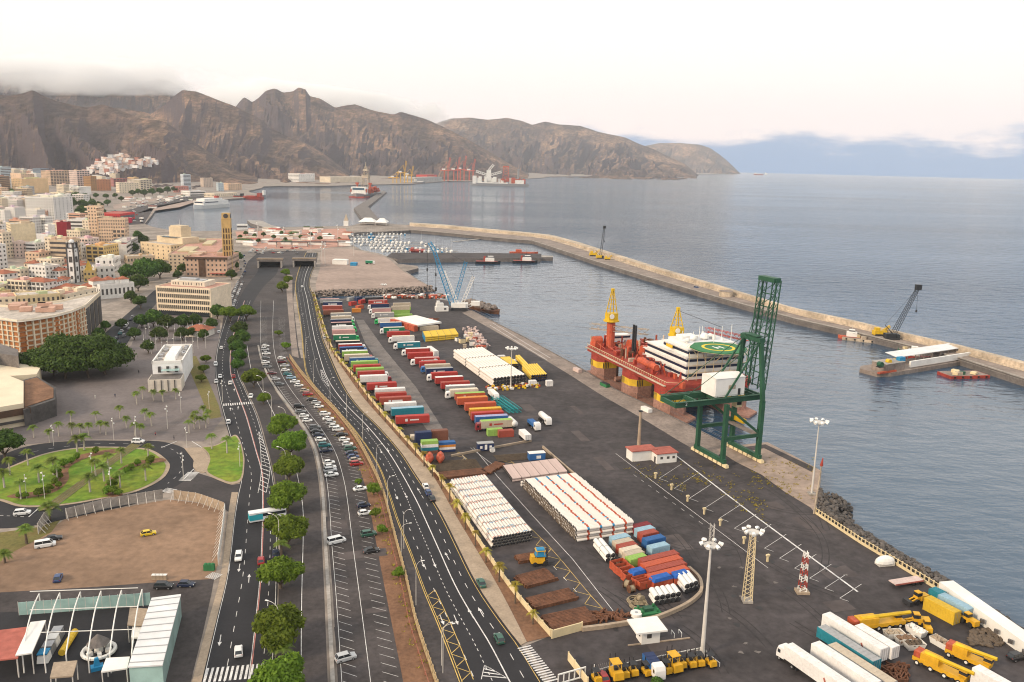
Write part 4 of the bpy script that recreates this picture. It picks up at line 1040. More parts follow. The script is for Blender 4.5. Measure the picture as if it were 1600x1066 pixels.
mb.add([(1.2,.0,_hh),(_w-1.2,.0,_hh),(_w*.72,0,_hh+5),(_w*.5,0,_hh+9),(_w*.28,0,_hh+5),(1.2,.9,_hh),(_w-1.2,.9,_hh),(_w*.72,.9,_hh+5),(_w*.5,.9,_hh+9),(_w*.28,.9,_hh+5)],[(0,1,2,3,4),(9,8,7,6,5),(1,6,7,2),(2,7,8,3),(3,8,9,4),(4,9,5,0)]);mb.build('gable',M['plaster'],_o,color=(.66,.44,.08))
for k,(a_,b_,c_,d_,e_,nm,lb) in enumerate([
  (80,463,118,464,451,'church_nave','long terracotta roofed nave at the foot of the bell tower'),
  (118,462,156,462,450,'parish_wing','terracotta roofed parish wing behind the curved block'),
  (62,452,80,453,442,'white_hip_house','small white house with hipped terracotta roof near a lone tree'),
  (84,447,106,447,438,'white_gabled_house','white house with red tiled gable left of the bell tower')]):
 hero(nm,lb,a_,b_,c_,d_,e_,16,'white' if k > 1 else 'cream',2,5,'punched','hip',clutter=0)
# white museum with red tile pyramids
hero('white_museum','long white two storey museum with tiled pyramid turrets',158,468,211,463,447,16,'white',1,8,'punched','flat',clutter=0,box=(152,430,215,470))
_o=bpy.data.objects['white_museum'];_w=(CP(211,463)-CP(158,468)).length;_hh=21*m_per_px(158,468)
for fx,sc in ((.08,1.25),(.42,1.0),(.62,.55),(.80,.9)):
 mb=MB();mb.box((_w*fx,8+3*(fx < .5),_hh+1.4),(7*sc,7*sc,3.0));t=mb.build('turret',M['white'],_o)
 mb=MB();x,y,z,q=_w*fx,8+3*(fx < .5),_hh+2.9,4.1*sc;mb.add([(x-q,y-q,z),(x+q,y-q,z),(x+q,y+q,z),(x-q,y+q,z),(x,y,z+q*.6)],[(0,1,4),(1,2,4),(2,3,4),(3,0,4),(3,2,1,0)]);mb.build('tiled_roof',M['terracotta'],t)
# cream school block behind the curved block
hero('cream_school','long cream school block with green windows behind the curved apartments',28,489,96,485,463,18,(.68,.54,.32),2,9,'punched','flat',clutter=1,box=(-20,455,160,500))
hero('cream_annex','cream annex with square dark windows at the photo edge',-12,490,27,489,466,20,(.66,.55,.40),3,4,'punched','pink',clutter=2)
hero('roof_terrace_house','cream house with terracotta awning behind the curved block end',104,482,150,470,462,16,'cream',2,5,'punched','pink',clutter=4)
# -- curved apartment block with orange shutters
def curved_block():
 pts_px=[(-30,549),(0,553),(33,558),(60,554),(90,548),(115,540),(137,529)];back_px=[(160,503)]
 line=gl(pts_px,False);s_=m_per_px(34,557);h=56*s_
 corner=tuple(G(160,503))[:2];inner=[tuple(G(x,y))[:2] for x,y in ((142,508),(97,521),(40,531),(-30,528))]
 r=thing('curved_apartment_block','big curved apartment block with orange shutters and cream pilasters','building',(0,0,0))
 poly=line+[corner]+inner
 mb=MB();mb.prism(poly,-1,h);mb.build('wall',M['plaster'],r,color=(.68,.57,.42))
 mb=MB();mb.prism([(p[0]*.995,p[1]*.995) for p in poly],h,h+.12);ro=mb.build('roof',M['roof_grey'],r)
 mb=MB();mb.wall(poly+poly[:1],.5,h,h+1.0);mb.build('parapet',M['plaster'],ro,color=(.72,.63,.50))
 mb=MB();rg=random.Random(3)
 for k in range(9):
  px,py=rg.uniform(5,110),rg.uniform(530,541);g=G(px,py);mb.box((g.x,g.y,h+1.5),(rg.uniform(4,8),rg.uniform(3,5),2.4),.35)
 mb.build('penthouse',M['plaster'],ro,color=(.58,.36,.27),kind='stuff')
 storeys=7;sh=h/storeys;sh_mb,fr_mb=MB(),MB()
 fine=resample(line,3.6)
 for i,(a,b) in enumerate(zip(fine[:-1],fine[1:])):
  a,b=Vector(a),Vector(b);d=(b-a);L_=d.length;d.normalize();n=Vector((d.y,-d.x));mid=(a+b)/2;ang=math.atan2(d.y,d.x)
  wide=(i % 5 == 3)
  for k in range(storeys):
   z=sh*(k+.5)
   if k == 0:sh_mb.box((mid.x+n.x*.0,mid.y+n.y*.0,z),(L_*.8,.3,sh*.7),ang,1);continue
   sh_mb.box((mid.x+n.x*.06,mid.y+n.y*.06,z),(L_*(.95 if wide else .66),.3,sh*.62),ang,0)
   if wide:sh_mb.box((mid.x+n.x*.5,mid.y+n.y*.5,z-sh*.33),(L_*.98,1.1,sh*.32),ang,0)
   fr_mb.box((mid.x+n.x*.3,mid.y+n.y*.3,z-sh*.46),(L_*1.0,.7,.28),ang)
  fr_mb.box((a.x+n.x*.3,a.y+n.y*.3,h/2),(.7,.9,h),ang)
 sh_mb.build('shutter_rows',[M['louver'],M['pane']],r,kind='stuff');fr_mb.build('pilaster_grid',M['frame_cream'],r,kind='stuff')
 # dark glazed end wall
 a,b=Vector(line[-1]),Vector(corner);d=(b-a);L_=d.length;d.normalize();n=Vector((d.y,-d.x));ang=math.atan2(d.y,d.x)
 for k in range(4):
  c=a+d*(L_*(k+.5)/4);mb=MB();mb.box((c.x+n.x*.1,c.y+n.y*.1,h*.47),(L_*.20,.5,h*.86),ang);mb.build('glazed_bay',M['stone_dark'],r)
 HERO.append((-40,440,165,560))
curved_block()
# -- angular stone museum at the photo edge
def stone_museum():
 r=thing('angular_museum','angular low museum of beige concrete and dark basalt at the plaza','building',(0,0,0))
 def blk(pxs,h,m_,nm,z0=-.5):
  mb=MB();mb.prism(gl(pxs,False),z0,h);return mb.build(nm,m_,r)
 blk([(-60,640),(-60,700),(0,672),(40,665),(40,628),(10,615)],9.0,M['frame_cream'],'concrete_volume')
 blk([(39,668),(89,650),(89,630),(60,612),(39,618)],7.0,M['stone_dark'],'basalt_volume')
 blk([(-60,640),(20,615),(60,612),(66,600),(20,592),(-60,605)],8.0,M['frame_cream'],'rear_volume')
 blk([(-60,612),(0,596),(33,602),(33,590),(0,578),(-60,585)],13.5,M['concrete_dark'],'upper_volume')
 mb=MB();mb.prism(gl([(41,664),(86,648),(86,633),(60,615),(41,620)],False),7.05,7.3);mb.build('flat_roof',M['soil'],r)
 g0,g1=G(0,673),G(38,666);d=(g1-g0).normalized();ang=math.atan2(d.y,d.x);n=Vector((d.y,-d.x,0))
 for z,hh,t,mm in ((6.0,2.6,.35,'shutter'),(2.4,1.0,.35,'pane')):
  c=g0+d*3.0+n*.15;mb=MB();mb.box((c.x,c.y,z),(16,t,hh),ang);mb.build('window',M[mm],r)
 g=G(67,640);mb=MB();mb.box((g.x,g.y-2.2,5.0),(1.4,.5,1.4),ang);mb.build('lit_window',emat('lit_window_glow',(1.0,.72,.25),1.6),r)
stone_museum()
# -- white customs house
def customs_house():
 a,b=G(232,613),G(284,611);u=(b-a);w=u.length;ang=math.atan2(u.y,u.x)
 r=thing('white_customs_house','white old customs house with open roof court and glass awning','building',a,ang);d=36.0;h1,h2=5.6,10.5
 mb=MB();mb.box((w/2,5,h1/2),(w,10,h1));mb.build('front_wing',M['plaster'],r,color=(.62,.56,.48))
 mb=MB();mb.box((w/2,5,h1+.1),(w-.8,9.2,.2));mb.build('terrace',M['concrete_dark'],r)
 mb=MB();mb.box((w/2,10+d/2,h2/2),(w*.92,d,h2));mb.build('main_wing',M['plaster'],r,color=(.76,.75,.74))
 mb=MB()
 for (cx,cy,sx,sy) in ((w/2,10.3,w*.94,.6),(w/2,9.7+d,w*.94,.6),(w*.05,10+d/2,.6,d),(w*.95,10+d/2,.6,d)):mb.box((cx,cy,h2+.6),(sx,sy,1.4))
 mb.build('parapet',M['white'],r)
 mb=MB();mb.box((w/2,10+d/2,h2+.06),(w*.9,d-1,.12));mb.build('roof',M['roof_grey'],r)
 mb=MB();mb.box((w*.52,10+d*.52,h2+.9),(w*.36,d*.72,1.6),taper=.9);mb.build('skylight',M['white'],r)
 rg=random.Random(2);mb=MB()
 for k in range(16):mb.box((w*(.18 if k % 2 else .82)+rg.uniform(-.6,.6),12+rg.uniform(0,d-5),h2+.7),(rg.uniform(.8,2),rg.uniform(.8,2),1.2))
 mb.build('roof_plant',M['steel'],r,kind='stuff')
 for k in range(3):mb=MB();mb.box((w*(.25+.26*k),9.9,h1+2.3),(1.2,.3,2.8));mb.build('window',M['pane'],r)
 mb=MB();mb.box((w*.62,7.2,h1+2.6),(w*.55,3.6,.2));mb.build('glass_awning',M['teal_glass'],r)
 for k in range(4):mb=MB();mb.box((w*(.2+.2*k),-.1,h1*.5),(.35,.35,h1*.9));mb.build('pilaster',M['stone_dark'],r)
 HERO.append((220,540,292,620))
customs_house()
def kiosk_house():
 g=G(312,524);r=thing('tiled_kiosk','small white pavilion with orange tiled roof among the square trees','kiosk',g,R(-8));w,d,h=13,11,4
 mb=MB();mb.box((0,0,h/2),(w,d,h));mb.build('wall',M['plaster'],r,color=(.70,.66,.6))
 mb=MB();mb.add([(-w*.56,-d*.6,h),(w*.56,-d*.6,h),(w*.56,d*.6,h),(-w*.56,d*.6,h),(-w*.12,0,h+2.6),(w*.12,0,h+2.6)],[(0,1,5,4),(1,2,5),(2,3,4,5),(3,0,4),(3,2,1,0)]);mb.build('roof',M['terracotta'],r)
kiosk_house()
# -- ordinary town blocks fill the slope
LAND={'white bell tower':CP(117,441),'blank cream gable block':CP(40,388),'ochre slab':CP(56,302),'peach balcony tower':CP(148,384),'white waterfront block':CP(100,345),'crimson party wall':CP(98,372),'cream school block':CP(60,488),'cream block by the cliff':CP(229,298),'terracotta slab':CP(163,298),'terraced beige tower':CP(97,290)}
def fill_town():
 rg=random.Random(19);spots=[]
 poly=[(-70,268),(30,268),(110,276),(190,283),(240,293),(236,300),(190,304),(150,306),(120,312),(120,345),(140,350),(138,375),(134,402),(128,430),(112,446),(66,452),(60,470),(-70,480)]
 def inside(x,y):
  c=False;n=len(poly)
  for i in range(n):
   (xa,ya),(xb,yb)=poly[i],poly[(i+1) % n]
   if (ya > y) != (yb > y) and x < (xb-xa)*(y-ya)/(yb-ya)+xa:c=not c
  return c
 y=474.0
 while y > 270:
  g=CP(40,y);s_=m_per_px(40,y,g.z);step=16.5/s_ if y > 400 else 19/s_ if y > 330 else 30/s_
  x=-64+rg.uniform(0,step)
  while x < 250:
   px,py=x+rg.uniform(-.2,.2)*step,y+rg.uniform(-1.5,1.5)
   if inside(px,py) and not any(b[0]-4 < px < b[2]+4 and b[1]+(b[3]-b[1])*.55 < py < b[3]+5 for b in HERO):spots.append((px,py))
   x += step
  y-= max(2.5,5.8*(y-236)/100)
 cols=['white']*9+['cream']*5+['beige','peach','peach','ochre','salmon','grey','pale pink','pale pink','white','cream','white','cream']
 made=[]
 for px,py in spots:
  c=rg.choice(cols);low=py > 405;st=rg.choice((1,2,2,3) if low else (3,3,4,4,5,5,6,7));roof=rg.choice(('hip','hip','flat','red') if low else ('flat','flat','flat','flat','flat','red','pink'))
  made.append([px,py,c,st,roof])
 words_n=['','one','two','three','four','five','six','seven','eight']
 for m_ in made:
  g=CP(m_[0],m_[1]);best=min(LAND,key=lambda k:(LAND[k]-g).length);m_ += [best,(LAND[best]-g).length]
 rank={}
 for m_ in sorted(made,key=lambda q:q[6]):
  rank[m_[5]]=rank.get(m_[5],0)+1;k=rank[m_[5]]
  px,py,c,st,roof,best,_=m_;g=CP(px,py);s_=m_per_px(px,py,g.z)
  w=rg.uniform(11,19)*(1 if py > 330 else 1.35);d=rg.uniform(10,17)*(1 if py > 330 else 1.3);ang=rg.choice((-.30,-.18,-.22))+rg.uniform(-.05,.05)
  rt={'hip':'tiled roof','flat':'flat roof','red':'red flat roof','pink':'pinkish roof terrace'}[roof]
  lab=f"{c} {words_n[st]} storey house with {rt}, {nth(k)} nearest the {best}"
  building('town_house',lab,px,py,px,py,0,d,c,st,max(2,int(w/3.2)),rg.choice(('punched','punched','punched','band','balcony')),roof,'houses of the town',place=(g,ang,w,st*3.2+.6),cat='house',clutter=rg.choice((1,2,3)) if roof != 'hip' else 0,seed=rg.random())
fill_town()
sheet('quay_road',[(140,350),(180,333),(250,316),(310,304),(330,306),(300,313),(240,326),(225,350),(200,352)],M['asphalt_old'],.05,label='harbour road round the inner basin')
sheet('dry_riverbed',[(170,322),(210,314),(262,307),(282,305),(262,310),(210,320),(176,328)],M['lot_beige'],.08,label='sandy yellow lot beside the harbour road')
# -- white village on the hillside
def hill_village():
 rg=random.Random(4);poly=[(148,258),(152,252),(160,250),(163,246),(180,244),(188,241),(196,243),(205,247),(216,250),(228,249),(243,249),(245,256),(232,260),(215,262),(200,264),(188,268),(176,272),(150,270),(140,272),(132,276),(126,272)]
 k=0;n=len(poly);cells=[]
 for _ in range(1600):
  x,y=rg.uniform(124,246),rg.uniform(240,277);c=False
  for i in range(n):
   (xa,ya),(xb,yb)=poly[i],poly[(i+1) % n]
   if (ya > y) != (yb > y) and x < (xb-xa)*(y-ya)/(yb-ya)+xa:c=not c
  if c and all(abs(x-q[0]) > 4.2 or abs(y-q[1]) > 2.1 for q in cells):cells.append((x,y))
 names={(.74,.72,.70):'white',(.66,.50,.42):'pale pink',(.62,.56,.48):'cream',(.45,.20,.15):'brick red'}
 cells.sort()
 for x,y in cells:
  h=on_hill(x,y)
  if h is None:continue
  k += 1;col=rg.choice([(.74,.72,.70)]*5+[(.66,.50,.42)]*2+[(.62,.56,.48),(.45,.20,.15)])
  w,d,hh=rg.uniform(12,20),rg.uniform(10,14),rg.uniform(6,12)
  r=thing('hillside_house',f"{names[col]} hillside village house, {nth(k)} counting from the village's left edge",'house',(h.x,h.y,h.z-3),rg.uniform(-.4,.3),'houses of the hillside village')
  mb=MB();mb.box((0,0,hh/2),(w,d,hh+4));mb.build('wall',M['plaster'],r,color=col)
  mb=MB();mb.box((0,0,hh+2.2),(w+.6,d+.6,.5));mb.build('roof',M[rg.choice(('roof_grey','roof_red','roof_pink','roof_grey'))],r)
hill_village()
# ================================================================== cranes, rig, ships
M['crane_green']=mat('crane_green',(.024,.088,.048),.55,.25,.3,.2,2)
M['rig_red']=mat('rig_red',(.36,.052,.034),.6,.35,.12,.3,.9)
M['rig_orange']=mat('rig_orange',(.48,.095,.045),.6,.3,.2,.3,1.0)
M['hull_fouled']=mat('fouled_hull',(.36,.20,.155),.85,.4,.15,.35,.8,tint=(.20,.10,.075))
M['hull_yellow']=mat('draught_yellow',(.66,.42,.03),.6,.25,.3)
M['rig_white']=mat('rig_white',(.74,.72,.68),.55,.12,.2)
M['navy']=mat('navy_band',(.015,.022,.05),.3,.1,1)
M['heli_green']=mat('helideck_green',(.03,.16,.06),.7,.2,.3)
M['heli_yellow']=mat('helideck_yellow',(.68,.50,.04),.7,.15,.5)
M['crane_blue']=mat('crane_blue',(.02,.22,.42),.5,.2,.4)
M['crane_yellow']=mat('crane_yellow',(.62,.40,.015),.5,.25,.4)
M['far_red']=mat('far_crane_red',(.50,.10,.06),.6,.1,.1)
M['far_yellow']=mat('far_crane_yellow',(.62,.36,.04),.6,.1,.1)
M['hull_black']=mat('black_hull',(.022,.024,.028),.5,.2,.3)
M['hull_grey']=mat('grey_hull',(.26,.26,.27),.6,.2,.2)
M['roof_white']=mat('white_roof_sheet',(.66,.66,.66),.5,.15,.2)
def lattice(mb,p0,p1,w,bays,t=.12,w1=None,mi=0):
 """a square lattice boom"""
 p0,p1=Vector(p0),Vector(p1);d=(p1-p0).normalized();a=d.cross(Vector((0,0,1)))
 if a.length < .2:a=d.cross(Vector((0,1,0)))
 a.normalize();c=d.cross(a);w1=w if w1 is None else w1;ring=[]
 for k in range(bays+1):
  s_=k/bays;q=p0.lerp(p1,s_);ww=(w+(w1-w)*s_)/2;ring.append([q+a*(sx*ww)+c*(sy*ww) for sx,sy in ((-1,-1),(1,-1),(1,1),(-1,1))])
 for j in range(4):
  for k in range(bays):
   mb.cyl(ring[k][j],ring[k+1][j],t,n=4,mi=mi,caps=False);mb.cyl(ring[k][j],ring[k+1][(j+1) % 4],t*.6,n=3,mi=mi,caps=False)
 return mb
def text_part(s_,size,parent,loc,rot,material,name='lettering'):
 cu=bpy.data.curves.new(name,'FONT');cu.body=s_;cu.size=size;cu.extrude=.01;cu.align_x='CENTER';cu.align_y='CENTER';cu.materials.append(material)
 o=bpy.data.objects.new(name,cu);COL.objects.link(o);o.rotation_euler=rot;bpy.context.view_layer.update();me=bpy.data.meshes.new_from_object(o);bpy.data.objects.remove(o);o=put(name,me,parent,loc);o.rotation_euler=rot;return o
# ---- the green ship-to-shore crane
def quay_crane():
 p1=G(1089,707);r=thing('quay_gantry_crane','green gantry crane on the quay with its boom raised','crane',p1,R(22.8));g,b=15.5,15.4;Z=23.0;m_=M['crane_green']
 for x in (0,g):
  mb=MB();mb.box((x,-b/2,2.1),(1.3,b+3,1.5));sl=mb.build('sill_beam',m_,r)
  for k in range(8):
   mb=MB();y=-b/2+(k-3.5)*2.75;mb.box((x,y,.85),(1.5,2.3,1.1),taper=.8);mb.cyl((x-.3,y-.7,.45),(x+.3,y-.7,.45),.42,n=8);mb.cyl((x-.3,y+.7,.45),(x+.3,y+.7,.45),.42,n=8);mb.build('bogie',M['cream'],sl)
 top=44.6
 for y in (0,-b):
  mb=MB();mb.box((0,y,12.5),(1.4,1.4,21));mb.build('leg',m_,r)
  mb=MB();mb.box((g,y,12.5),(1.5,1.5,21));mb.build('leg',m_,r)
  mb=MB();mb.box((g/2,y,10.2),(g,.9,1.3));mb.build('portal_tie',m_,r)
  mb=MB();mb.beam((.5,y,Z-1),(g-.5,y,11),.9);mb.build('brace',m_,r)
  mb=MB();mb.beam((g,y,Z),(g-.6,y*.62-b*.19,top),1.3);mb.build('mast_leg',m_,r)
  mb=MB();mb.beam((1.0,y*.6-b*.2,Z+1),(g-.9,y*.6-b*.2,top-.6),.55);mb.build('back_stay',m_,r)
  mb=MB();mb.cyl((g-.8,y*.6-b*.2,top),(-18.5,y*.6-b*.2,Z+1.6),.12,n=4);mb.build('stay_rod',m_,r)
 mb=MB();mb.box((g-.6,-b/2,top+.1),(2.4,11,1.6));mb.box((g-.6,-b/2,top+1.3),(3.2,8,.25));mb.build('mast_head',m_,r)
 for y in (-3.2,-12.2):
  mb=MB();mb.box((-1.0,y,Z+.6),(37.0,.9,2.0));mb.build('main_girder',m_,r)
  mb=MB();mb.box((-1,y+(.9 if y >-5 else-.9),Z+1.7),(37,.9,.12));
  for k in range(19):mb.beam((-19+k*2,y+(1.3 if y >-5 else-1.3),Z+1.7),(-19+k*2,y+(1.3 if y >-5 else-1.3),Z+2.8),.06)
  mb.beam((-19,y+(1.3 if y >-5 else-1.3),Z+2.8),(17,y+(1.3 if y >-5 else-1.3),Z+2.8),.07);mb.build('walkway',m_,r,kind='stuff')
 for x in (-19.2,-10,0,g,g+2.4):mb=MB();mb.box((x,-7.7,Z+.5),(.8,9.6,1.6));mb.build('cross_beam',m_,r)
 mb=MB();mb.box((3.5,-7.7,Z+5.2),(12.5,8.6,6.6));mb.prism([(-2.75,-12.1),(9.75,-12.1),(9.75,-3.3),(-2.75,-3.3)],Z+8.5,Z+8.55);hs=mb.build('machinery_house',M['rig_white'],r)
 mb=MB();mb.add([(-2.9,-12.2,Z+8.6),(9.9,-12.2,Z+8.6),(9.9,-3.2,Z+8.6),(-2.9,-3.2,Z+8.6),(-2.9,-7.7,Z+9.6),(9.9,-7.7,Z+9.6)],[(0,1,5,4),(2,3,4,5),(1,2,5),(3,0,4)]);mb.build('roof',M['rig_white'],hs)
 mb=MB();mb.box((7.4,-12.05,Z+3.3),(1.0,.2,2.4));mb.build('door',M['dark'],hs)
 mb=MB();mb.box((4.2,-12.03,Z+5.2),(3.0,.16,1.5));mb.build('vent_panel',M['parapet'],hs)
 mb=MB();mb.box((10.5,-7.7,Z-2.4),(2.6,2.4,2.8));mb.box((10.5,-8.92,Z-2.3),(2.0,.1,1.2),mi=1);mb.build('operator_cab',[M['cream'],M['glass']],r)
 for y in (-4.0,-11.4):
  mb=MB();lattice(mb,(g+2.2,y,Z+3),(g+5.0,y,66),2.0,15,.22);mb.build('boom_truss',m_,r)
 mb=MB()
 for k in range(9):s_=k/8;x,z=g+2.2+2.8*s_,Z+4+(65.5-Z-4)*s_;mb.beam((x,-4,z),(x,-11.4,z),.32)
 for k in range(8):s_,s2=k/8,(k+1)/8;mb.beam((g+2.2+2.8*s_,-4,Z+4+(61.5-Z)*s_),(g+2.2+2.8*s2,-11.4,Z+4+(61.5-Z)*s2),.2)
 mb.build('boom_cross_members',m_,r,kind='stuff')
 mb=MB();mb.box((g+4.6,-7.7,66),(3,8.6,1.6));mb.build('boom_tip',m_,r)
 for y in (-5,-10.4):mb=MB();mb.tube([(g-.6,y,top),(g+4,y,60)],.14,4);mb.build('boom_stay',m_,r)
 mb=MB()
 for k in range(7):  # access stairs inside the mast
  z=Z+2+k*3;mb.beam((g-2.5,-5 if k % 2 else-10,z),(g-2.5,-10 if k % 2 else-5,z+3),.25)
 for y in (-5,-10):mb.beam((g-2.5,y,Z),(g-2.5,y,top),.22)
 mb.build('mast_stairs',m_,r,kind='stuff')
 mb=MB();mb.box((g-2,-b/2,10.9),(3.2,b,.15));mb.build('service_gangway',M['quay'],r)
 mb=MB();mb.box((g+.3,-3.5,12.4),(1.5,5.5,1.6));mb.build('cable_reel',M['crane_yellow'],r)
 text_part('2',1.7,r,(-15.2,-12.68,Z+.7),(R(90),0,0),M['white'],'crane_number')
quay_crane()
# ---- the red and white accommodation rig
def rig():
 c1,c3=G(944,591,WATER_Z),G(1045,647,WATER_Z);d=c3-c1;r=thing('accommodation_rig','red semi-submersible rig with white cabin decks and green helideck at the quay','rig',(c1.x,c1.y,0),math.atan2(d.y,d.x))
 W0=WATER_Z;rd=M['rig_red']
 for y,x0,x1 in ((0,-14,80),(32,-14,80)):
  mb=MB();pl=[(x0,y-6.5),(x0+4,y-7.5),(x1-5,y-7.5),(x1,y),(x1-5,y+7.5),(x0+4,y+7.5),(x0,y+6.5)];mb.prism(pl,-9,W0+.9);mb.build('pontoon',M['hull_fouled'],r)
 for y in (0,32):
  for x,w in ((0,12.6),(35.4,13.4),(65,12.6)):
   def oct_(s_):q=s_/2;c=q*.45;return [(x-q+c,y-q),(x+q-c,y-q),(x+q,y-q+c),(x+q,y+q-c),(x+q-c,y+q),(x-q+c,y+q),(x-q,y+q-c),(x-q,y-q+c)]
   mb=MB();mb.prism(oct_(w),-6,3.2);co=mb.build('column',M['hull_fouled'],r)
   mb=MB();mb.prism(oct_(w+.05),3.2,6.4);mb.build('draught_band',M['hull_yellow'],co)
   mb=MB();mb.prism(oct_(w),6.4,9.6);mb.build('column_head',rd,co)
   mb=MB()
   for k in range(4):mb.box((x-w*.1-k*.9,y-w/2-.03,4.8),(.35,.12,3.0));mb.box((x+w/2+.03,y-w*.1-k*.9,4.8),(.12,.35,3.0))
   mb.build('draught_marks',M['dark'],co,kind='stuff')
 for x in (12,52):mb=MB();mb.cyl((x,0,-1),(x,32,-1),1.3,n=8);mb.build('brace',M['hull_fouled'],r)
 mb=MB();mb.prism([(-8,-6.5),(72,-6.5),(75,0),(75,34),(70,38.5),(-8,38.5),(-13,34),(-13,0)],9.6,12.2);dk=mb.build('deck_box',rd,r)
 mb=MB();mb.wall([(-8,-6.5),(72,-6.5),(75,0)],.15,13.2,13.35)
 for k in range(40):mb.box((-8+2*k,-6.5,12.8),(.12,.12,1.2))
 mb.build('deck_rail',M['cream'],dk,kind='stuff')
 mb=MB();mb.box((32,-7.3,11.6),(80,1.2,.3));mb.build('walkway',M['parapet'],dk)
 # cabin block: stacked decks with dark ribbon windows
 def deck_level(k,x0,x1,y0,y1,z):
  mb=MB();mb.box(((x0+x1)/2,(y0+y1)/2,z+1.6),(x1-x0,y1-y0,3.2));lv=mb.build('cabin_deck',M['rig_white'],r)
  mb=MB();mb.box(((x0+x1)/2,(y0+y1)/2,z+1.9),(x1-x0+.12,y1-y0+.12,1.15));mb.build('ribbon_window',M['navy'],lv)
  mb=MB();mb.box(((x0+x1)/2,(y0+y1)/2,z+3.28),(x1-x0+1.8,y1-y0+1.8,.2));mb.build('deck_edge',M['rig_white'],lv)
  mb=MB();zz=z+4.1
  for (ax,ay,bx_,by_) in ((x0-.8,y0-.8,x1+.8,y0-.8),(x1+.8,y0-.8,x1+.8,y1+.8)):mb.beam((ax,ay,zz),(bx_,by_,zz),.09);mb.beam((ax,ay,zz-.4),(bx_,by_,zz-.4),.06)
  mb.build('handrail',M['rig_white'],lv,kind='stuff')
 deck_level(0,30,67,6,36,12.2);deck_level(1,30,67,6,36,15.6);deck_level(2,32,67,6,36,19.0);deck_level(3,45,66,7,34,22.4)
 mb=MB();mb.box((55,21,26.6),(19,24,1.6));mb.box((50,16,28),(6,8,1.5));mb.build('top_house',M['rig_white'],r)
 mb=MB();mb.box((55,21,27.5),(18.4,23,.1));mb.build('grey_top',M['roof_white'],r)
 for x,y,s_ in ((57,15,1.7),(56,21.5,2.1),(54,26,1.3),(60,10,1.2)):
  mb=MB();mb.cyl((x,y,27.2),(x,y,28.6),s_*.5,n=8);mb.dome((x,y,28.4),s_,s_,s_*1.1,12,5);mb.cyl((x,y,27.9),(x,y,28.4),s_*.7,s_,12);mb.build('radome',M['rig_white'],r,smooth=False)
 # end scaffolding on the cabin face
 mb=MB()
 for k in range(8):
  y=6+k*4.3;mb.beam((68.8,y,12),(68.8,y,25),.22)
  if k < 7:mb.beam((68.8,y,12.5+3.4*(k % 3)),(68.8,y+4.3,15.9+3.4*(k % 3)),.16)
 for z in (15.6,19,22.4):mb.beam((68.8,6,z),(68.8,36,z),.2)
 mb.build('scaffold',M['cream'],r,kind='stuff')
 # helideck
 hx,hy,hr,hz=72.5,18,12.5,27.6;hexa=[(hx+hr*math.cos(R(22.5+45*k)),hy+hr*math.sin(R(22.5+45*k))) for k in range(8)]
 mb=MB();mb.prism(hexa,hz-.5,hz,bottom=True);hd=mb.build('helideck',M['heli_green'],r)
 mb=MB();n=36
 for k in range(n):
  a0,a1=2*math.pi*k/n,2*math.pi*(k+1)/n
  mb.add([(hx+q*math.cos(t),hy+q*math.sin(t),hz+.03) for q,t in ((6.0,a0),(7.3,a0),(7.3,a1),(6.0,a1))],[(0,1,2,3)])
 mb.build('landing_circle',M['heli_yellow'],hd)
 mb=MB();mb.box((hx,hy,hz+.03),(.7,3.4,.04));mb.box((hx-1.3,hy,hz+.03),(.01,.01,.03))
 for s_ in (-1.5,1.5):mb.box((hx,hy+s_,hz+.035),(4.6,.7,.04))
 mb.box((hx,hy,hz+.04),(.7,3.0,.04));mb.build('landing_letter',M['white'],hd)
 mb=MB()
 for k in range(8):
  a=R(22.5+45*k);mb.beam((hx+hr*.95*math.cos(a),hy+hr*.95*math.sin(a),hz-.5),(hx+hr*.45*math.cos(a)-3,hy+hr*.5*math.sin(a),22),.28)
 mb.build('support_struts',M['cream'],hd,kind='stuff')
 mb=MB();mb.wall([(p[0]+(p[0]-hx)*.09,p[1]+(p[1]-hy)*.09) for p in hexa+hexa[:1]],.08,hz-.25,hz-.15);mb.build('safety_net',M['cream'],hd)
 # pedestal cranes
 def ped(x,y,z0,hp,hb,pm,nm):
  mb=MB();mb.cyl((x,y,z0),(x,y,z0+hp),2.2,n=12);c=mb.build(nm,pm,r)
  mb=MB();mb.cyl((x,y,z0+hp),(x,y,z0+hp+.6),4.2,n=12);mb.box((x,y,z0+hp+2.4),(4.6,5.2,3.6));mb.cyl((x+2.4,y-1,z0+hp+2.8),(x+2.7,y-1,z0+hp+2.8),1.3,n=10,mi=1);mb.build('slew_house',[M['crane_yellow'],M['rig_white']],c)
  mb=MB()
  for sx,sy in ((-2.1,-2.1),(2.1,-2.1),(2.1,2.1),(-2.1,2.1)):mb.beam((x+sx,y+sy,z0+hp+4),(x+sx*.18,y+sy*.18,z0+hp+hb),.38)
  for k in range(1,5):
   s_=k/5;q=2.1*(1-s_*.82);z=z0+hp+4+(hb-4)*s_
   for (a,b_,c_,d_) in ((-q,-q,q,-q),(q,-q,q,q),(q,q,-q,q),(-q,q,-q,-q)):mb.beam((x+a,y+b_,z),(x+c_,y+d_,z),.16)
  mb.box((x,y,z0+hp+hb+.3),(1.4,1.4,1.2));mb.build('lattice_mast',M['crane_yellow'],c)
  return c
 p=ped(-1,3,12.2,14,16,M['rig_orange'],'crane_pedestal');mb=MB();lattice(mb,(-9,-5,22.5),(13,17,22.5),2.6,10,.16);mb.build('stowed_boom',M['parapet'],p)
 p2=ped(33,21,22.2,2.5,13,M['crane_yellow'],'rear_crane_pedestal');mb=MB();mb.tube([(33,21,37),(48,36,31)],.12,4);mb.build('hoist_rope',M['dark'],p2)
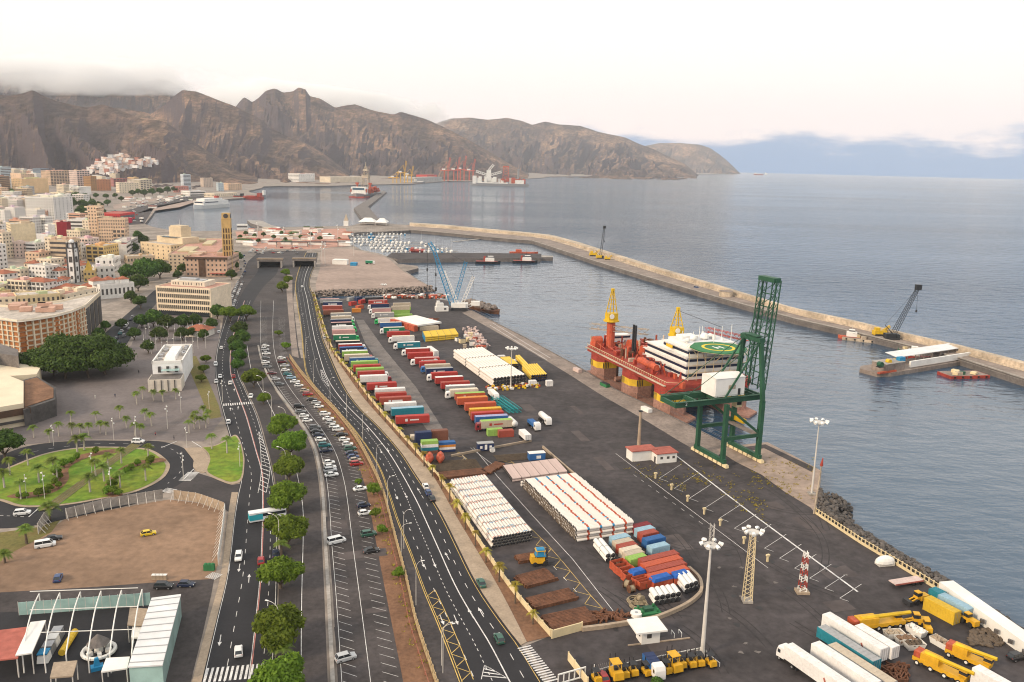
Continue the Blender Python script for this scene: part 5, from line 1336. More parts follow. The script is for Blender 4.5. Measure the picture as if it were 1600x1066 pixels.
 mb=MB();lattice(mb,(40,33,28.5),(66,38,29),2.0,10,.16);mb.build('second_stowed_boom',M['rig_red'],r)
 # deck machinery: winches, pipes, lifeboats
 for k,(x,y) in enumerate(((-6,-2),(6,12),(20,12))):
  mb=MB();mb.cyl((x,y-2.2,15),(x,y+2.2,15),2.6,n=12);mb.box((x,y,13.2),(5.5,5.2,2));mb.build('winch',M['rig_orange'],r)
 for k,x in enumerate((44,52)):
  mb=MB();mb.cyl((x-4,-2.4,15.6),(x+4,-2.4,15.6),1.5,1.5,10);mb.dome((x,-2.4,15.8),3.6,1.35,1.9,10,3);mb.build('lifeboat',M['rig_orange'],r)
  for q in (-3,3):mb=MB();mb.tube([(x+q,.5,12.2),(x+q,.2,18),(x+q,-2.6,18.3)],.28,5);mb.build('davit',rd,r)
 rg=random.Random(8)
 for k in range(95):
  x,y=rg.uniform(-11,30),rg.uniform(-4,36)
  if math.hypot(x+1,y-3) < 4:continue
  mb=MB()
  if rg.random() < .5:mb.box((x,y,12.2+.9),(rg.uniform(1.2,4),rg.uniform(1,3.6),rg.uniform(1.4,3.2)))
  else:mb.cyl((x,y,12.2),(x,y,12.2+rg.uniform(1.5,6)),rg.uniform(.25,.8),n=7)
  mb.build('deck_machine',M[rg.choice(('rig_red','rig_orange','rig_red','rig_orange','rust','parapet'))],r)
 for k in range(16):
  x=rg.uniform(34,78);mb=MB();mb.box((x,rg.uniform(-5,3.5),13.2),(rg.uniform(1,3),rg.uniform(1,2),rg.uniform(1.5,4))) if k % 2 else mb.cyl((x,rg.uniform(-4,3),12.2),(x,rg.uniform(-4,3),17),.35,n=6);mb.build('deck_machine',M[rg.choice(('rig_red','rig_orange'))],r)
 mb=MB()
 for k in range(26):
  y0=rg.uniform(-4,34);x0=rg.uniform(-10,18);mb.cyl((x0,y0,13+rg.random()*2),(x0+rg.uniform(6,14),y0+rg.uniform(-1,1),13+rg.random()*2),.16,n=5)
 mb.build('pipework',M['rig_orange'],r,kind='stuff')
 mb=MB();mb.cyl((14,8,12),(14,8,27),.6,n=8);mb.build('exhaust_stack',M['hull_black'],r);mb=MB();mb.cyl((16.2,8,12),(16.2,8,27),.6,n=8);mb.build('exhaust_stack',M['hull_black'],r)
 mb=MB();mb.box((-10,12,15.6),(5,12,3.0));mb.box((-10,12,16),(5.1,12.1,1.0),mi=1);mb.build('control_house',[M['rig_white'],M['navy']],r)
 mb=MB();mb.box((52,5.8,24.6),(5.5,.12,1.4));mb.build('name_board',M['hull_yellow'],r)
 mb=MB()
 for k in range(10):mb.box((rg.uniform(46,64),rg.uniform(10,32),28.2),(rg.uniform(.5,1.6),rg.uniform(.5,1.6),rg.uniform(1,2.6)))
 for k in range(7):x,y=rg.uniform(46,64),rg.uniform(10,34);mb.cyl((x,y,27),(x,y,27+rg.uniform(4,9)),.14,n=4)
 mb.build('antennas',M['rig_white'],r,kind='stuff')
rig()
# ---- the big blue crawler crane on the quay corner
def blue_crane():
 b=G(718,484);r=thing('crawler_crane','blue and white lattice crawler crane at the far quay corner','crane',b,0.0);s_=m_per_px(718,484)
 def pt(px,py,dy=0):q=at_dist(px,py,b.y+dy);return (q.x-b.x,q.y-b.y,q.z-b.z)
 def boom(a,c,w,mt,nm,n=14):
  mb=MB();lattice(mb,a,c,w,n,.22,w*.8);return mb.build(nm,M[mt],r)
 boom(pt(707,476),pt(685,412),3.2,'crane_blue','boom_base');boom(pt(685,412),pt(678,390),2.6,'crane_blue','boom_middle',6);boom(pt(678,390),pt(671,379),2.6,'crane_blue','boom_head',4)
 boom(pt(717,481),pt(693,424),2.6,'rig_white','derrick_mast');boom(pt(711,470),pt(728,409),2.6,'crane_blue','luffing_mast');boom(pt(720,480),pt(740,432),2.2,'rig_white','back_mast',10)
 mb=MB();mb.tube([pt(671,380),pt(728,410)],.10,4);mb.tube([pt(728,410),pt(740,433)],.10,4);mb.tube([pt(740,433),pt(738,480)],.10,4);mb.build('stay_rope',M['dark'],r,kind='stuff')
 for x0,y0,y1 in ((667.5,381,462),(681,407,452)):
  mb=MB();mb.cyl(pt(x0,y0),pt(x0,y1),.22,n=4);mb.box(pt(x0,y1),(1.4,1.4,2.6));mb.box(pt(x0,(y0+y1)/2),(1.0,1.0,2));mb.build('hook_line',M['dark'],r)
 mb=MB();mb.box((0,0,3.4),(12,6,3.2));mb.box((3,-3.2,3.6),(3,1.5,3));mb.build('slew_house',M['rig_white'],r)
 for y in (-4,4):mb=MB();mb.box((0,y,.9),(12,1.8,1.8),taper=.9);mb.build('track',M['dark'],r)
 mb=MB();lattice(mb,pt(722,483),pt(742,474),1.8,6,.18);mb.box(pt(743,474),(6,4,3));mb.build('counterweight',M['rig_white'],r)
blue_crane()
def lattice_crane(name,label,base,tip,y_off,mt,w,body_m,crawler=True,z=0.8):
 b=G(base[0],base[1],z);r=thing(name,label,'crane',b);t=at_dist(tip[0],tip[1],b.y);t=Vector((t.x-b.x,0,t.z-b.z))
 mb=MB();lattice(mb,(0,0,2.5),t,w,18,.16,w*.6);mb.box(t,(w*1.3,w,w*1.3));mb.build('boom',M[mt],r)
 mb=MB();mb.box((-1,0,2.2),(8,4.6,3.0));mb.box((2.4,-2.4,2.4),(2.2,1.2,2.4),mi=1);mb.build('slew_house',[M[body_m],M['glass']],r)
 for y in (-2.6,2.6):mb=MB();mb.box((0,y,.55),(7.5,1.2,1.1),taper=.85);mb.build('track',M['dark'],r)
 mb=MB();sg=-1 if t.x > 0 else 1;mb.tube([(sg*3,0,3.4),(sg*5.5,0,9),tuple(t)],.09,4);mb.beam((0,1,3.4),(sg*5.5,0,9),.3);mb.beam((0,-1,3.4),(sg*5.5,0,9),.3);mb.build('gantry',M[mt],r)
 mb=MB();hk=(t.x+.6,0,t.z*.55);mb.cyl(t,hk,.09,n=4);mb.box(hk,(.8,.8,1.6));mb.build('hook_line',M['dark'],r)
 return r
lattice_crane('breakwater_crane','black lattice crane standing on the breakwater by the moored barges',(1394,530),(1435,449),0,'hull_black',2.6,'hull_black')
lattice_crane('yellow_base_crane','dark lattice crane with yellow body far out on the breakwater',(938,404),(944.5,355),0,'hull_black',2.4,'crane_yellow')
def far_machine(px,py,label,col='crane_yellow',k=1.0):
 g=G(px,py,.8);r=thing('construction_machine',label,'machine',g);mb=MB();mb.box((0,0,2*k),(9*k,5*k,3.2*k));mb.box((-2*k,0,4.6*k),(3*k,3.4*k,2.2*k));mb.build('body',M[col],r);mb=MB();lattice(mb,(2*k,0,3*k),(7*k,0,7*k),1.2*k,4,.2);mb.build('arm',M[col],r)
 for y in (-2.4*k,2.4*k):mb=MB();mb.box((0,y,.6*k),(8*k,1.2*k,1.2*k));mb.build('track',M['dark'],r)
far_machine(927,400,'yellow excavator left of the far breakwater crane');far_machine(949,406,'smaller yellow loader at the foot of the far breakwater crane',k=.7);far_machine(1374,524,'yellow machine beside the black lattice crane',k=.9)
# ---- hulls
def hull(mb,L_,B_,z0,z1,bow=.22,stern=.06,n=9,mi=0,flare=.12):
 """ship hull along +x (bow), waterline z0, sheer z1"""
 rings=[]
 for k in range(n):
  s_=k/(n-1);x=-L_/2+s_*L_
  w=B_/2*(1 if s_ < 1-bow else max(.03,1-((s_-1+bow)/bow) ** 1.8))*(1 if s_ > stern else .86+.14*s_/stern)
  sh=z1+(z1-z0)*.28*max(0,(s_-.7)/.3) ** 2;wl=w*(1-flare)
  rings.append([(x,-wl*.9,z0-1.5),(x+(sh-z0)*.15*max(0,(s_-.8)/.2),-w,sh),(x+(sh-z0)*.15*max(0,(s_-.8)/.2),w,sh),(x,wl*.9,z0-1.5)])
 loft(mb,rings,mi);return mb
def tug(px,py,rz,label,hullm='hull_black',mast=True):
 g=G(px,py,WATER_Z);r=thing('tugboat',label,'boat',g,R(rz));mb=MB();hull(mb,27,9,0,2.6,.35);mb.build('hull',M[hullm],r)
 mb=MB();mb.box((-1,0,2.62),(23,7.4,.2));mb.build('deck',M['rig_red'],r)
 mb=MB();mb.box((2,0,4.3),(10,6,3.2));mb.box((3,0,7.0),(6,4.6,2.4));mb.box((3,0,7.3),(6.1,4.7,.9),mi=1);h=mb.build('wheelhouse',[M['rig_white'],M['navy']],r)
 mb=MB();mb.cyl((-3.4,0,3),(-3.4,0,8),1.1,n=8);mb.build('funnel',M['rig_red'],r);mb=MB();mb.cyl((1.6,0,8),(1.6,0,17),.16,.08,5);mb.beam((1.6,-1.4,13),(1.6,1.4,13),.12);mb.build('mast',M['hull_black'],r)
 mb=MB();mb.tube([(12.6*math.cos(t) if math.cos(t) > 0 else 12.6*math.cos(t),4.4*math.sin(t),2.3) for t in [R(a) for a in range(-70,71,20)]],.35,6);mb.build('fender',M['rubber'],r)
tug(762,412,4,'black hulled tug with red deck house moored at the jetty middle');tug(820,411,3,'black hulled tug with long white house near the jetty end')
g=G(818,397,WATER_Z);r=thing('orange_boat','orange work boat lying behind the jetty end','boat',g,R(2));mb=MB();hull(mb,34,7,0,2.4);mb.build('hull',M['rig_orange'],r);mb=MB();mb.box((-6,0,3.8),(7,5,3));mb.build('wheelhouse',M['rig_orange'],r);mb=MB();mb.cyl((4,0,2),(4,0,9),.18,n=5);mb.build('mast',M['pole'],r)
# ---- drilling ship, ferries, far freighters
def derrick(mb,c,w,h,w1,mi=0,bays=8):lattice(mb,c,(c[0],c[1],c[2]+h),w,bays,w*.05,w1,mi)
def drill_ship():
 g=G(572,307,WATER_Z);r=thing('drill_ship','white drilling ship with tall brown derrick seen bow on beyond the mole','ship',g,R(-98));k=m_per_px(572,307,WATER_Z);B_=26*k
 mb=MB();hull(mb,170,B_,0,5*k);mb.build('hull',M['hull_grey'],r)
 mb=MB();mb.box((60,0,1.2),(52,B_*.93,2.6));mb.build('boot_topping',M['rig_red'],r)
 mb=MB();mb.box((58,0,10*k),(20,B_*.9,11*k));mb.build('bridge_house',M['rig_white'],r);mb=MB();mb.box((68.4,0,12.5*k),(.6,B_*.7,3*k));mb.build('bridge_windows',M['blue_glass'],r)
 for s_ in (-1,1):
  mb=MB();mb.cyl((20,s_*B_*.40,5*k),(20,s_*B_*.40,20*k),2.6,n=8);mb.box((20,s_*B_*.4,20*k),(8,8,5));mb.build('deck_crane',M['rig_orange'],r)
  mb=MB();mb.box((64,s_*B_*.44,10*k),(8,5,5*k));mb.build('lifeboat',M['rig_orange'],r)
 mb=MB();derrick(mb,(0,0,12*k),11*k,22*k,7*k,bays=6);derrick(mb,(0,0,34*k),6*k,12*k,3.5*k,bays=4);mb.box((0,0,30*k),(11*k,11*k,4*k));mb.box((0,0,40.5*k),(8*k,8*k,3*k),taper=.7);mb.cyl((0,0,43*k),(0,0,53*k),1.8,.3,6);mb.build('derrick',M['parapet'],r)
 mb=MB();rg=random.Random(5)
 for q in range(30):mb.box((rg.uniform(-70,45),rg.uniform(-.4,.4)*B_,8*k+rg.uniform(0,4*k)),(rg.uniform(6,14),rg.uniform(5,12),rg.uniform(4,14)))
 mb.build('deck_machinery',M['rig_orange'],r,kind='stuff')
drill_ship()
def ferry(px,py,rz,wpx,label,hullm='rig_white',L_=110):
 g=G(px,py,WATER_Z);k=m_per_px(px,py,WATER_Z);r=thing('ferry',label,'ship',g,R(rz));B_=wpx*k;mb=MB();hull(mb,L_,B_,0,5.5*k);mb.build('hull',M[hullm],r)
 mb=MB();mb.box((-4,0,8*k),(L_*.78,B_*.95,7*k));mb.box((2,0,13*k),(L_*.55,B_*.8,4*k));mb.build('superstructure',M['rig_white'],r)
 mb=MB();mb.box((L_*.36,0,9.8*k),(1.0,B_*.75,1.6*k));mb.box((L_*.1,0,9.5*k),(L_*.4,B_*.97,1.3*k));mb.build('bridge_windows',M['navy'],r)
 mb=MB();mb.box((-L_*.2,0,16*k),(8,7,6));mb.build('funnel',M['rig_red'],r)
ferry(329,325,-105,18,'white car ferry facing us in the inner basin')
def long_ship(px,py,Lpx,hpx,label,hm,sm,rz=0,name='cargo_ship'):
 g=G(px,py,WATER_Z);k=m_per_px(px,py,WATER_Z);r=thing(name,label,'ship',g,R(rz));L_=Lpx*k;mb=MB();hull(mb,L_,22,0,hpx*.45*k,.14);mb.build('hull',M[hm],r)
 mb=MB();mb.box((-L_*.33,0,hpx*.75*k),(L_*.18,18,hpx*.7*k));mb.build('bridge_house',M[sm],r);mb=MB();mb.box((L_*.1,0,hpx*.5*k),(L_*.5,16,hpx*.25*k));mb.build('hold_covers',M[sm],r);return r,L_,k
long_ship(396,311.5,30,9,'red supply ship lying at the ferry quay','rig_red','rig_red',180);long_ship(408,309,14,10,'small white ship beside the red supply ship','hull_grey','rig_white',180);long_ship(373,310,16,7,'dark freighter between ferry and red ship','rig_red','hull_black',180);long_ship(655,287,18,6,'low pale barge in front of the far yellow cranes','hull_grey','rig_white');long_ship(640,283.5,14,8,'small dark ship under the far yellow cranes','hull_black','rig_white')
long_ship(1185,273.5,15,3,'red hulled ship far out near the horizon','rig_red','rig_white');long_ship(1197,273,4,3,'tiny white ship next to the red one on the horizon','rig_white','rig_white')
def fpso():
 r,L_,k=long_ship(780,291,92,9,'large white and grey production vessel with scarlet modules beyond the breakwater','hull_grey','rig_white',181,'production_ship');rg=random.Random(6)
 for q in range(34):
  x=rg.uniform(-.44,.40)*L_;mm='rig_white' if x >-L_*.02 else rg.choice(('rig_orange','far_red','rig_orange','rig_white'));mb=MB();mb.box((x,rg.uniform(-8,8),4.5*k+rg.uniform(2,6)*k),(rg.uniform(3,6)*k,rg.uniform(5,12),rg.uniform(3,10)*k));mb.build('module',M[mm],r)
 mb=MB();derrick(mb,(-L_*.11,0,8*k),10*k,21*k,8*k,bays=5);mb.box((-L_*.11,0,30*k),(9*k,9*k,2*k));mb.build('derrick',M['far_red'],r)
 mb=MB();mb.box((L_*.18,0,16*k),(7*k,12,16*k));mb.build('tower_house',M['rig_white'],r)
 for sx in (-1,1):
  mb=MB();lattice(mb,(L_*.18+sx*3*k,0,17*k),(L_*.18+sx*20*k,0,22*k),3*k,6,.5*k);mb.build('deck_crane',M['rig_white'],r)
 mb=MB();lattice(mb,(L_*.18,0,24*k),(L_*.10,0,33*k),3*k,4,.5*k);mb.build('crane_mast',M['rig_white'],r)
 mb=MB();mb.box((L_*.42,0,9*k),(6*k,18,12*k));mb.build('fore_house',M['rig_white'],r)
 mb=MB();mb.cyl((-L_*.32,0,12*k),(-L_*.32,0,27*k),1.5*k,n=6);mb.box((-L_*.32,0,26*k),(5*k,10,1.6*k));mb.build('flare_mast',M['hull_grey'],r)
fpso()
def far_sts(px,py,h,label,mt='far_red',name='container_crane'):
 g=G(px,py);k=m_per_px(px,py);r=thing(name,label,'crane',g,R(10));t=.55*k
 for sx in (-3,3):
  for sy in (-8,8):mb=MB();mb.beam((sx*k,sy,0),(sx*k,sy,h*.45*k),t*2);mb.build('leg',M[mt],r)
 mb=MB();mb.box((-2*k,0,h*.45*k),(16*k,10,1.2*k));mb.build('girder',M[mt],r);mb=MB();mb.box((-4*k,0,h*.45*k+1.6*k),(5*k,10,2.2*k));mb.build('machinery_house',M['rig_white'],r)
 mb=MB();lattice(mb,(3*k,0,h*.45*k),(6*k,0,h*k),1.8*k,8,.28*k);mb.build('boom',M[mt],r);mb=MB();mb.beam((3*k,0,h*.45*k),(1*k,0,h*.8*k),t);mb.beam((1*k,0,h*.8*k),(-9*k,0,h*.45*k),t*.6);mb.build('mast',M[mt],r)
for k_,(x,y,h_) in enumerate(((697,283,36),(712,282.5,36),(722,282.3,38),(736,282,33))):far_sts(x,y,h_,f'far red container crane with raised boom, {nth(k_ + 1)} from the left')
far_sts(629,285.8,34,'tall far yellow harbour crane with slanting boom','far_yellow','harbour_crane');far_sts(640,285.5,26,'shorter orange harbour crane beside the tall yellow one','far_yellow','harbour_crane');far_sts(617,286,18,'low yellow gantry left of the tall yellow crane','far_yellow','harbour_crane')
# ---- breakwater berth: barges, floating dock, boats
def flat_barge(px,py,L_,B_,rz,label,mt,cargo,name='barge',h=1.6):
 g=G(px,py,WATER_Z);r=thing(name,label,'barge',g,R(rz));mb=MB();mb.box((0,0,h/2-.5),(L_,B_,h+1));mb.build('hull',M[mt],r);rg=random.Random(px)
 mb=MB();mb.box((0,0,h+.04),(L_-1,B_-1,.08));mb.build('deck',M['quay'],r)
 for k in range(cargo):mb=MB();mb.box((rg.uniform(-.4,.4)*L_,rg.uniform(-.3,.3)*B_,h+.9),(rg.uniform(1.5,4),rg.uniform(1.5,3.5),rg.uniform(.8,2.4)),rg.random());mb.build('deck_cargo',M[rg.choice(('crane_green','cream','rust','parapet'))],r)
 for k in range(5):mb=MB();mb.cyl((-L_*.4+k*L_*.2,-B_/2-.2,h*.3),(-L_*.4+k*L_*.2,-B_/2-.2,h*.9),.5,n=6);mb.build('tyre_fender',M['rubber'],r)
 return r
QA=-17.0
flat_barge(1505,588,24,11,QA+28,'low red barge with green gear beside the white roofed dock','rig_red',9)
flat_barge(1350,533,26,8,QA-12,'blue and ochre hopper barge moored at the breakwater','parapet',3)
flat_barge(1425,551,16,6,QA-12,'small green and orange barge behind the floating dock','crane_green',4)
g=G(1330,530,WATER_Z);r=thing('white_workboat','white cabin workboat moored ahead of the hopper barge','boat',g,R(160));mb=MB();hull(mb,16,5.4,0,1.8,.3);mb.build('hull',M['rig_orange'],r);mb=MB();mb.box((0,0,3.4),(6.5,4,3));mb.box((0,0,5.6),(3.6,3.2,1.6));mb.box((0,0,5.7),(3.7,3.3,.7),mi=1);mb.build('wheelhouse',[M['rig_white'],M['navy']],r);mb=MB();mb.cyl((0,0,6),(0,0,10),.1,n=4);mb.build('mast',M['pole'],r)
def floating_dock():
 a,b=G(1385,590,WATER_Z),G(1530,566,WATER_Z);d=b-a;L_=d.length;r=thing('floating_dock','low concrete dock with long white roofs projecting from the breakwater','dock',a,math.atan2(d.y,d.x));W_=18
 mb=MB();mb.prism([(-4,3),(4,0),(L_,0),(L_,W_),(2,W_),(-4,W_-4)],-3,2.2);mb.build('pontoon',M['quay'],r)
 mb=MB();mb.box((9,6,4.4),(16,9,4.4));bl=mb.build('office',M['quay'],r);mb=MB();mb.box((9,6,6.7),(16.4,9.4,.2));mb.build('office_roof',M['concrete'],bl)
 mb=MB();mb.box((L_*.60,2.0,4.6),(L_*.68,1.0,3.4));mb.build('side_wall',M['rig_white'],r)
 mb=MB();mb.add([(L_*.26,10,6.6),(L_*.97,10,6.6),(L_*.97,18,7.8),(L_*.26,18,7.8),(L_*.26,10,6.9),(L_*.97,10,6.9),(L_*.97,18,8.1),(L_*.26,18,8.1)],[(3,2,1,0),(4,5,6,7),(0,1,5,4),(1,2,6,5),(2,3,7,6),(3,0,4,7)]);mb.build('long_roof',M['roof_white'],r)
 for k in range(8):mb=MB();mb.box((L_*(.28+.09*k),10.3,4.4),(.4,.4,4.4));mb.build('post',M['quay'],r)
 mb=MB();mb.box((17,8,4.6),(4,4,4));mb.build('yellow_hut',M['hull_yellow'],r)
 mb=MB();mb.box((2,1.4,2.6),(14,1.6,.9));mb.build('pink_kerb',M['rig_orange'],r)
floating_dock()
for k,(x,y,mt,lb,sc) in enumerate(((1375,574,'crane_green','green winch drum on the dock corner',1.0),(1388,569,'crane_yellow','yellow pump set on the dock',.9),(1407,566,'crane_blue','blue container tank on the dock',1.1))):
 g=G(x,y,2.2);r=thing('dock_equipment',lb,'machine',g,.4);mb=MB();mb.cyl((0,-1.2*sc,1.6*sc),(0,1.2*sc,1.6*sc),1.5*sc,n=10) if k != 2 else mb.box((0,0,1.6),(4,2.6,2.8));mb.build('body',M[mt],r);mb=MB();mb.box((0,0,.3),(3.4*sc,2.6*sc,.5));mb.build('skid',M['dark'],r)
g=G(1430,562,WATER_Z);r=thing('red_white_boat','small red and white boat tucked behind the dock roof','boat',g,R(-17));mb=MB();hull(mb,15,5,0,2.2,.3);mb.build('hull',M['rig_red'],r);mb=MB();mb.box((-1,0,4.2),(6,3.6,3.6));mb.box((-1,0,7),(3.4,2.6,1.8));mb.build('wheelhouse',M['rig_white'],r)
# tank, parked things on the breakwater
g=G(1134,463,.8);r=thing('round_tank','round concrete tank on the breakwater road','tank',g);mb=MB();mb.cyl((0,0,0),(0,0,4.2),5.4,n=20);mb.build('shell',M['parapet'],r);mb=MB();mb.cyl((0,0,4.2),(0,0,4.5),5.6,n=20);mb.build('rim',M['quay'],r)
def brown_barge():
 g=G(752,484,WATER_Z);r=thing('scrap_barge','brown barge piled with rocks moored below the blue crane','barge',g,R(-52));mb=MB();hull(mb,44,12,0,2.2,.2);mb.build('hull',M['rust'],r);mb=MB();rg=random.Random(3)
 for k in range(260):x=rg.uniform(-19,15);mb.blob((x,rg.uniform(-4.4,4.4),2.4+rg.uniform(0,1.8)),rg.uniform(.8,1.7),rg.random())
 mb.build('rock_cargo',M['quay'],r,kind='stuff')
brown_barge()
# ---- marina
def marina():
 rg=random.Random(12);mb=MB();hull(mb,10,3.2,0,1.3,.45);hm=mb.mesh('hull',[M['rig_white']]);mb=MB();mb.box((-.6,0,1.7),(4.2,2.2,1.0),taper=.85);cm=mb.mesh('cabin',[M['rig_white']]);mb=MB();mb.cyl((.6,0,1.2),(.6,0,13),.10,.06,4);mb.beam((.6,0,2.6),(-4,0,2.6),.14);mm=mb.mesh('mast',[M['pole']])
 mb=MB();hull(mb,9,3.0,0,1.3,.45);hb=mb.mesh('hull',[M['crane_blue']]);mb=MB();mb.box((-.4,0,2.0),(4,2.4,1.5),taper=.8);mb.box((-.4,0,2.2),(4.1,2.3,.6),mi=1);cb=mb.mesh('cabin',[M['rig_white'],M['navy']])
 n=0
 for row,(ya,xa,xb) in enumerate(((365.5,552,640),(370,548,622),(374.5,550,626),(379,556,668),(383.5,566,690),(388,582,706),(392.5,600,716))):
  pa,pb=G(xa,ya,WATER_Z),G(xb,ya+1.2,WATER_Z);d=(pb-pa);L_=d.length;d.normalize();m=int(L_/5.4);k2=0
  mb=MB();q=[(pa.x,pa.y),(pb.x,pb.y)];mb.wall(q,2.0,WATER_Z-.2,WATER_Z+.5);mb.build('marina_pontoon',M['concrete'],kind='structure')
  for k in range(m):
   if rg.random() < .22 or n > 175:continue
   p=pa+d*(k*5.4)+Vector((0,-6.8,0));n += 1;k2 += 1;motor=rg.random() < .3;hullc=hb if rg.random() < .12 else hm
   o=thing('motor_boat' if motor else 'sailing_boat',('blue' if hullc is hb else 'white')+(' motor boat' if motor else ' sailing boat')+f', {nth(k2)} from left in marina row {nth(row + 1)} from sea','boat',(p.x,p.y,WATER_Z),math.atan2(d.y,d.x)-math.pi/2+rg.uniform(-.08,.08),'boats berthed in the marina')
   s_=rg.uniform(.8,1.35);o.scale=(s_,s_,s_);put('hull',hullc,o);put('cabin',cb if motor else cm,o)
   if not motor:put('mast',mm,o)
 long_ship(652,393,24,5,'red fishing boat lying at the marina edge','rig_red','rig_red',4,'fishing_boat')
marina()
# white canopies and the old clock pavilion by the marina
g=G(541,353);k_=m_per_px(541,353);r=thing('spired_pavilion','little spired stone pavilion on the basin promenade','tower',g);mb=MB();mb.box((0,0,4*k_),(7*k_,7*k_,8*k_));mb.build('base',M['rig_white'],r);mb=MB();mb.cyl((0,0,8*k_),(0,0,19*k_),4.4*k_,.2,4);mb.build('spire',M['parapet'],r)
for k,(x0,x1,y) in enumerate(((562,588,351),(588,606,352))):
 a,b=G(x0,y),G(x1,y);r=thing('white_canopy',f'wide white tent canopy by the mole root, {("larger left", "smaller right")[k]} one','canopy',(a+b)/2);w=(b-a).length;mb=MB();q=w/2;mb.add([(-q,-14,5),(q,-14,5),(q,14,5),(-q,14,5),(-q*.4,0,11),(q*.4,0,11)],[(0,1,5,4),(1,2,5),(2,3,4,5),(3,0,4),(3,2,1,0)]);mb.build('canopy',M['rig_white'],r)
 for sx in (-.9,.9):
  for sy in (-12,12):mb=MB();mb.cyl((sx*q,sy,0),(sx*q,sy,5.2),.3,n=5);mb.build('post',M['pole'],r)
# ================================================================== trucks, containers, pipes and gear in the yard
TR_ANG=R(16.0)
def box_mesh(L_,W_,H_,z0,ribs=True,top=False):
 mb=MB();mb.box((0,0,z0+H_/2),(L_,W_,H_))
 if ribs:
  n=int(L_/.62)
  for k in range(n):
   x=-L_/2+(k+.5)*L_/n
   for s_ in (-1,1):mb.box((x,s_*W_/2,z0+H_/2),(.24,.09,H_*.90),bottom=False)
  for s_ in (-1,1):
   for q in (-1,1):mb.box((s_*(L_/2-.05),q*(W_/2-.03),z0+H_/2),(.2,.2,H_))
 return mb
def cab_parts(kit,x,sgn,base):
 """a tractor unit at x facing sgn; parent index None (part cab with sub-parts)"""
 mb=MB();X=lambda d:x+sgn*d
 secs=[]
 for d,z0,z1,w in ((-1.1,.9,3.0,1.2),(-.9,.9,3.5,1.22),(.7,.8,3.35,1.24),(1.05,.7,2.5,1.22),(1.15,.6,1.6,1.18)):
  secs.append([(X(d),-w,z0),(X(d),-w,z1-.2),(X(d),-w+.2,z1),(X(d),w-.2,z1),(X(d),w,z1-.2),(X(d),w,z0)])
 if sgn < 0:secs=secs[::-1]
 loft(mb,secs);i0=len(kit);kit.append(('cab',mb.mesh('cab',[M['paint']]),None,'b'))
 mb=MB();mb.add([(X(1.09),-1.05,1.75),(X(1.09),1.05,1.75),(X(.86),1.0,2.85),(X(.86),-1.0,2.85)],[(0,1,2,3)] if sgn > 0 else [(3,2,1,0)])
 for s_ in (-1,1):mb.box((X(.35),s_*1.235,2.25),(.8,.04,.8))
 kit.append(('windscreen',mb.mesh('windscreen',[M['glass']]),i0,False))
 mb=MB();mb.box((X(-2.6),0,.95),(4.2,.9,.35));mb.cyl((X(-1.9),1.0,.75),(X(-1.0),1.0,.75),.32,n=8);kit.append(('chassis',mb.mesh('chassis',[M['dark']]),None,False))
 for d in (.25,-3.4):
  for s_ in (-1,1):mb=MB();mb.cyl((X(d),s_*.82,.5),(X(d),s_*1.18,.5),.5,n=10);mb.cyl((X(d),s_*1.17,.5),(X(d),s_*1.20,.5),.26,n=8,mi=1);kit.append(('wheel',mb.mesh('wheel',[M['rubber'],M['steel']]),None,False))
def trailer_kit(L_,H_,cab=0,ribs=True,tank=False):
 kit=[]
 if tank:
  mb=MB();mb.cyl((-L_/2,0,2.55),(L_/2,0,2.55),1.22,n=14);mb.dome((0,0,3.6),.5,.5,.35,8,2);kit.append(('tank',mb.mesh('tank',[M['matte']],True),None,True))
 else:
  kit.append(('cargo_box',box_mesh(L_,2.5,H_,1.25,ribs).mesh('cargo_box',[M['matte']]),None,True))
  mb=MB();mb.box((0,0,1.25+H_+.03),(L_-.1,2.42,.06));
  for k in range(int(L_/1.2)):mb.box((-L_/2+.7+k*1.2,0,1.25+H_+.075),(.09,2.4,.05))
  kit.append(('roof',mb.mesh('roof',[M['matte']]),None,'c'))
  mb=MB()
  for s_ in (-1,1):
   mb.box((s_*(L_/2+.03),.0,1.25+H_/2),(.05,.06,H_*.94))
   for q in (-.7,.7):mb.cyl((s_*(L_/2+.05),q,1.3),(s_*(L_/2+.05),q,1.2+H_),.035,n=4)
  kit.append(('door_bars',mb.mesh('door_bars',[M['steel']]),None,False))
 mb=MB();mb.box((0,0,1.05),(L_-.4,.9,.35));mb.box((0,0,1.2),(L_-.2,2.3,.1));mb.box((-L_*.28,0,.55),(.2,1.9,.9)) ;kit.append(('trailer_frame',mb.mesh('trailer_frame',[M['dark']]),None,False))
 xs=(L_*.22,L_*.32,L_*.42);sg=1 if cab < 0 else-1
 for x in xs:
  for s_ in (-1,1):mb=MB();mb.cyl((sg*x,s_*.8,.5),(sg*x,s_*1.2,.5),.5,n=10);kit.append(('wheel',mb.mesh('wheel',[M['rubber']]),None,False))
 if cab:cab_parts(kit,cab*(L_/2+.9),cab,None)
 return kit
KIT={}
def tkit(L_,H_,cab,ribs=True,tank=False):
 k=(L_,H_,cab,ribs,tank)
 if k not in KIT:KIT[k]=trailer_kit(*k)
 return KIT[k]
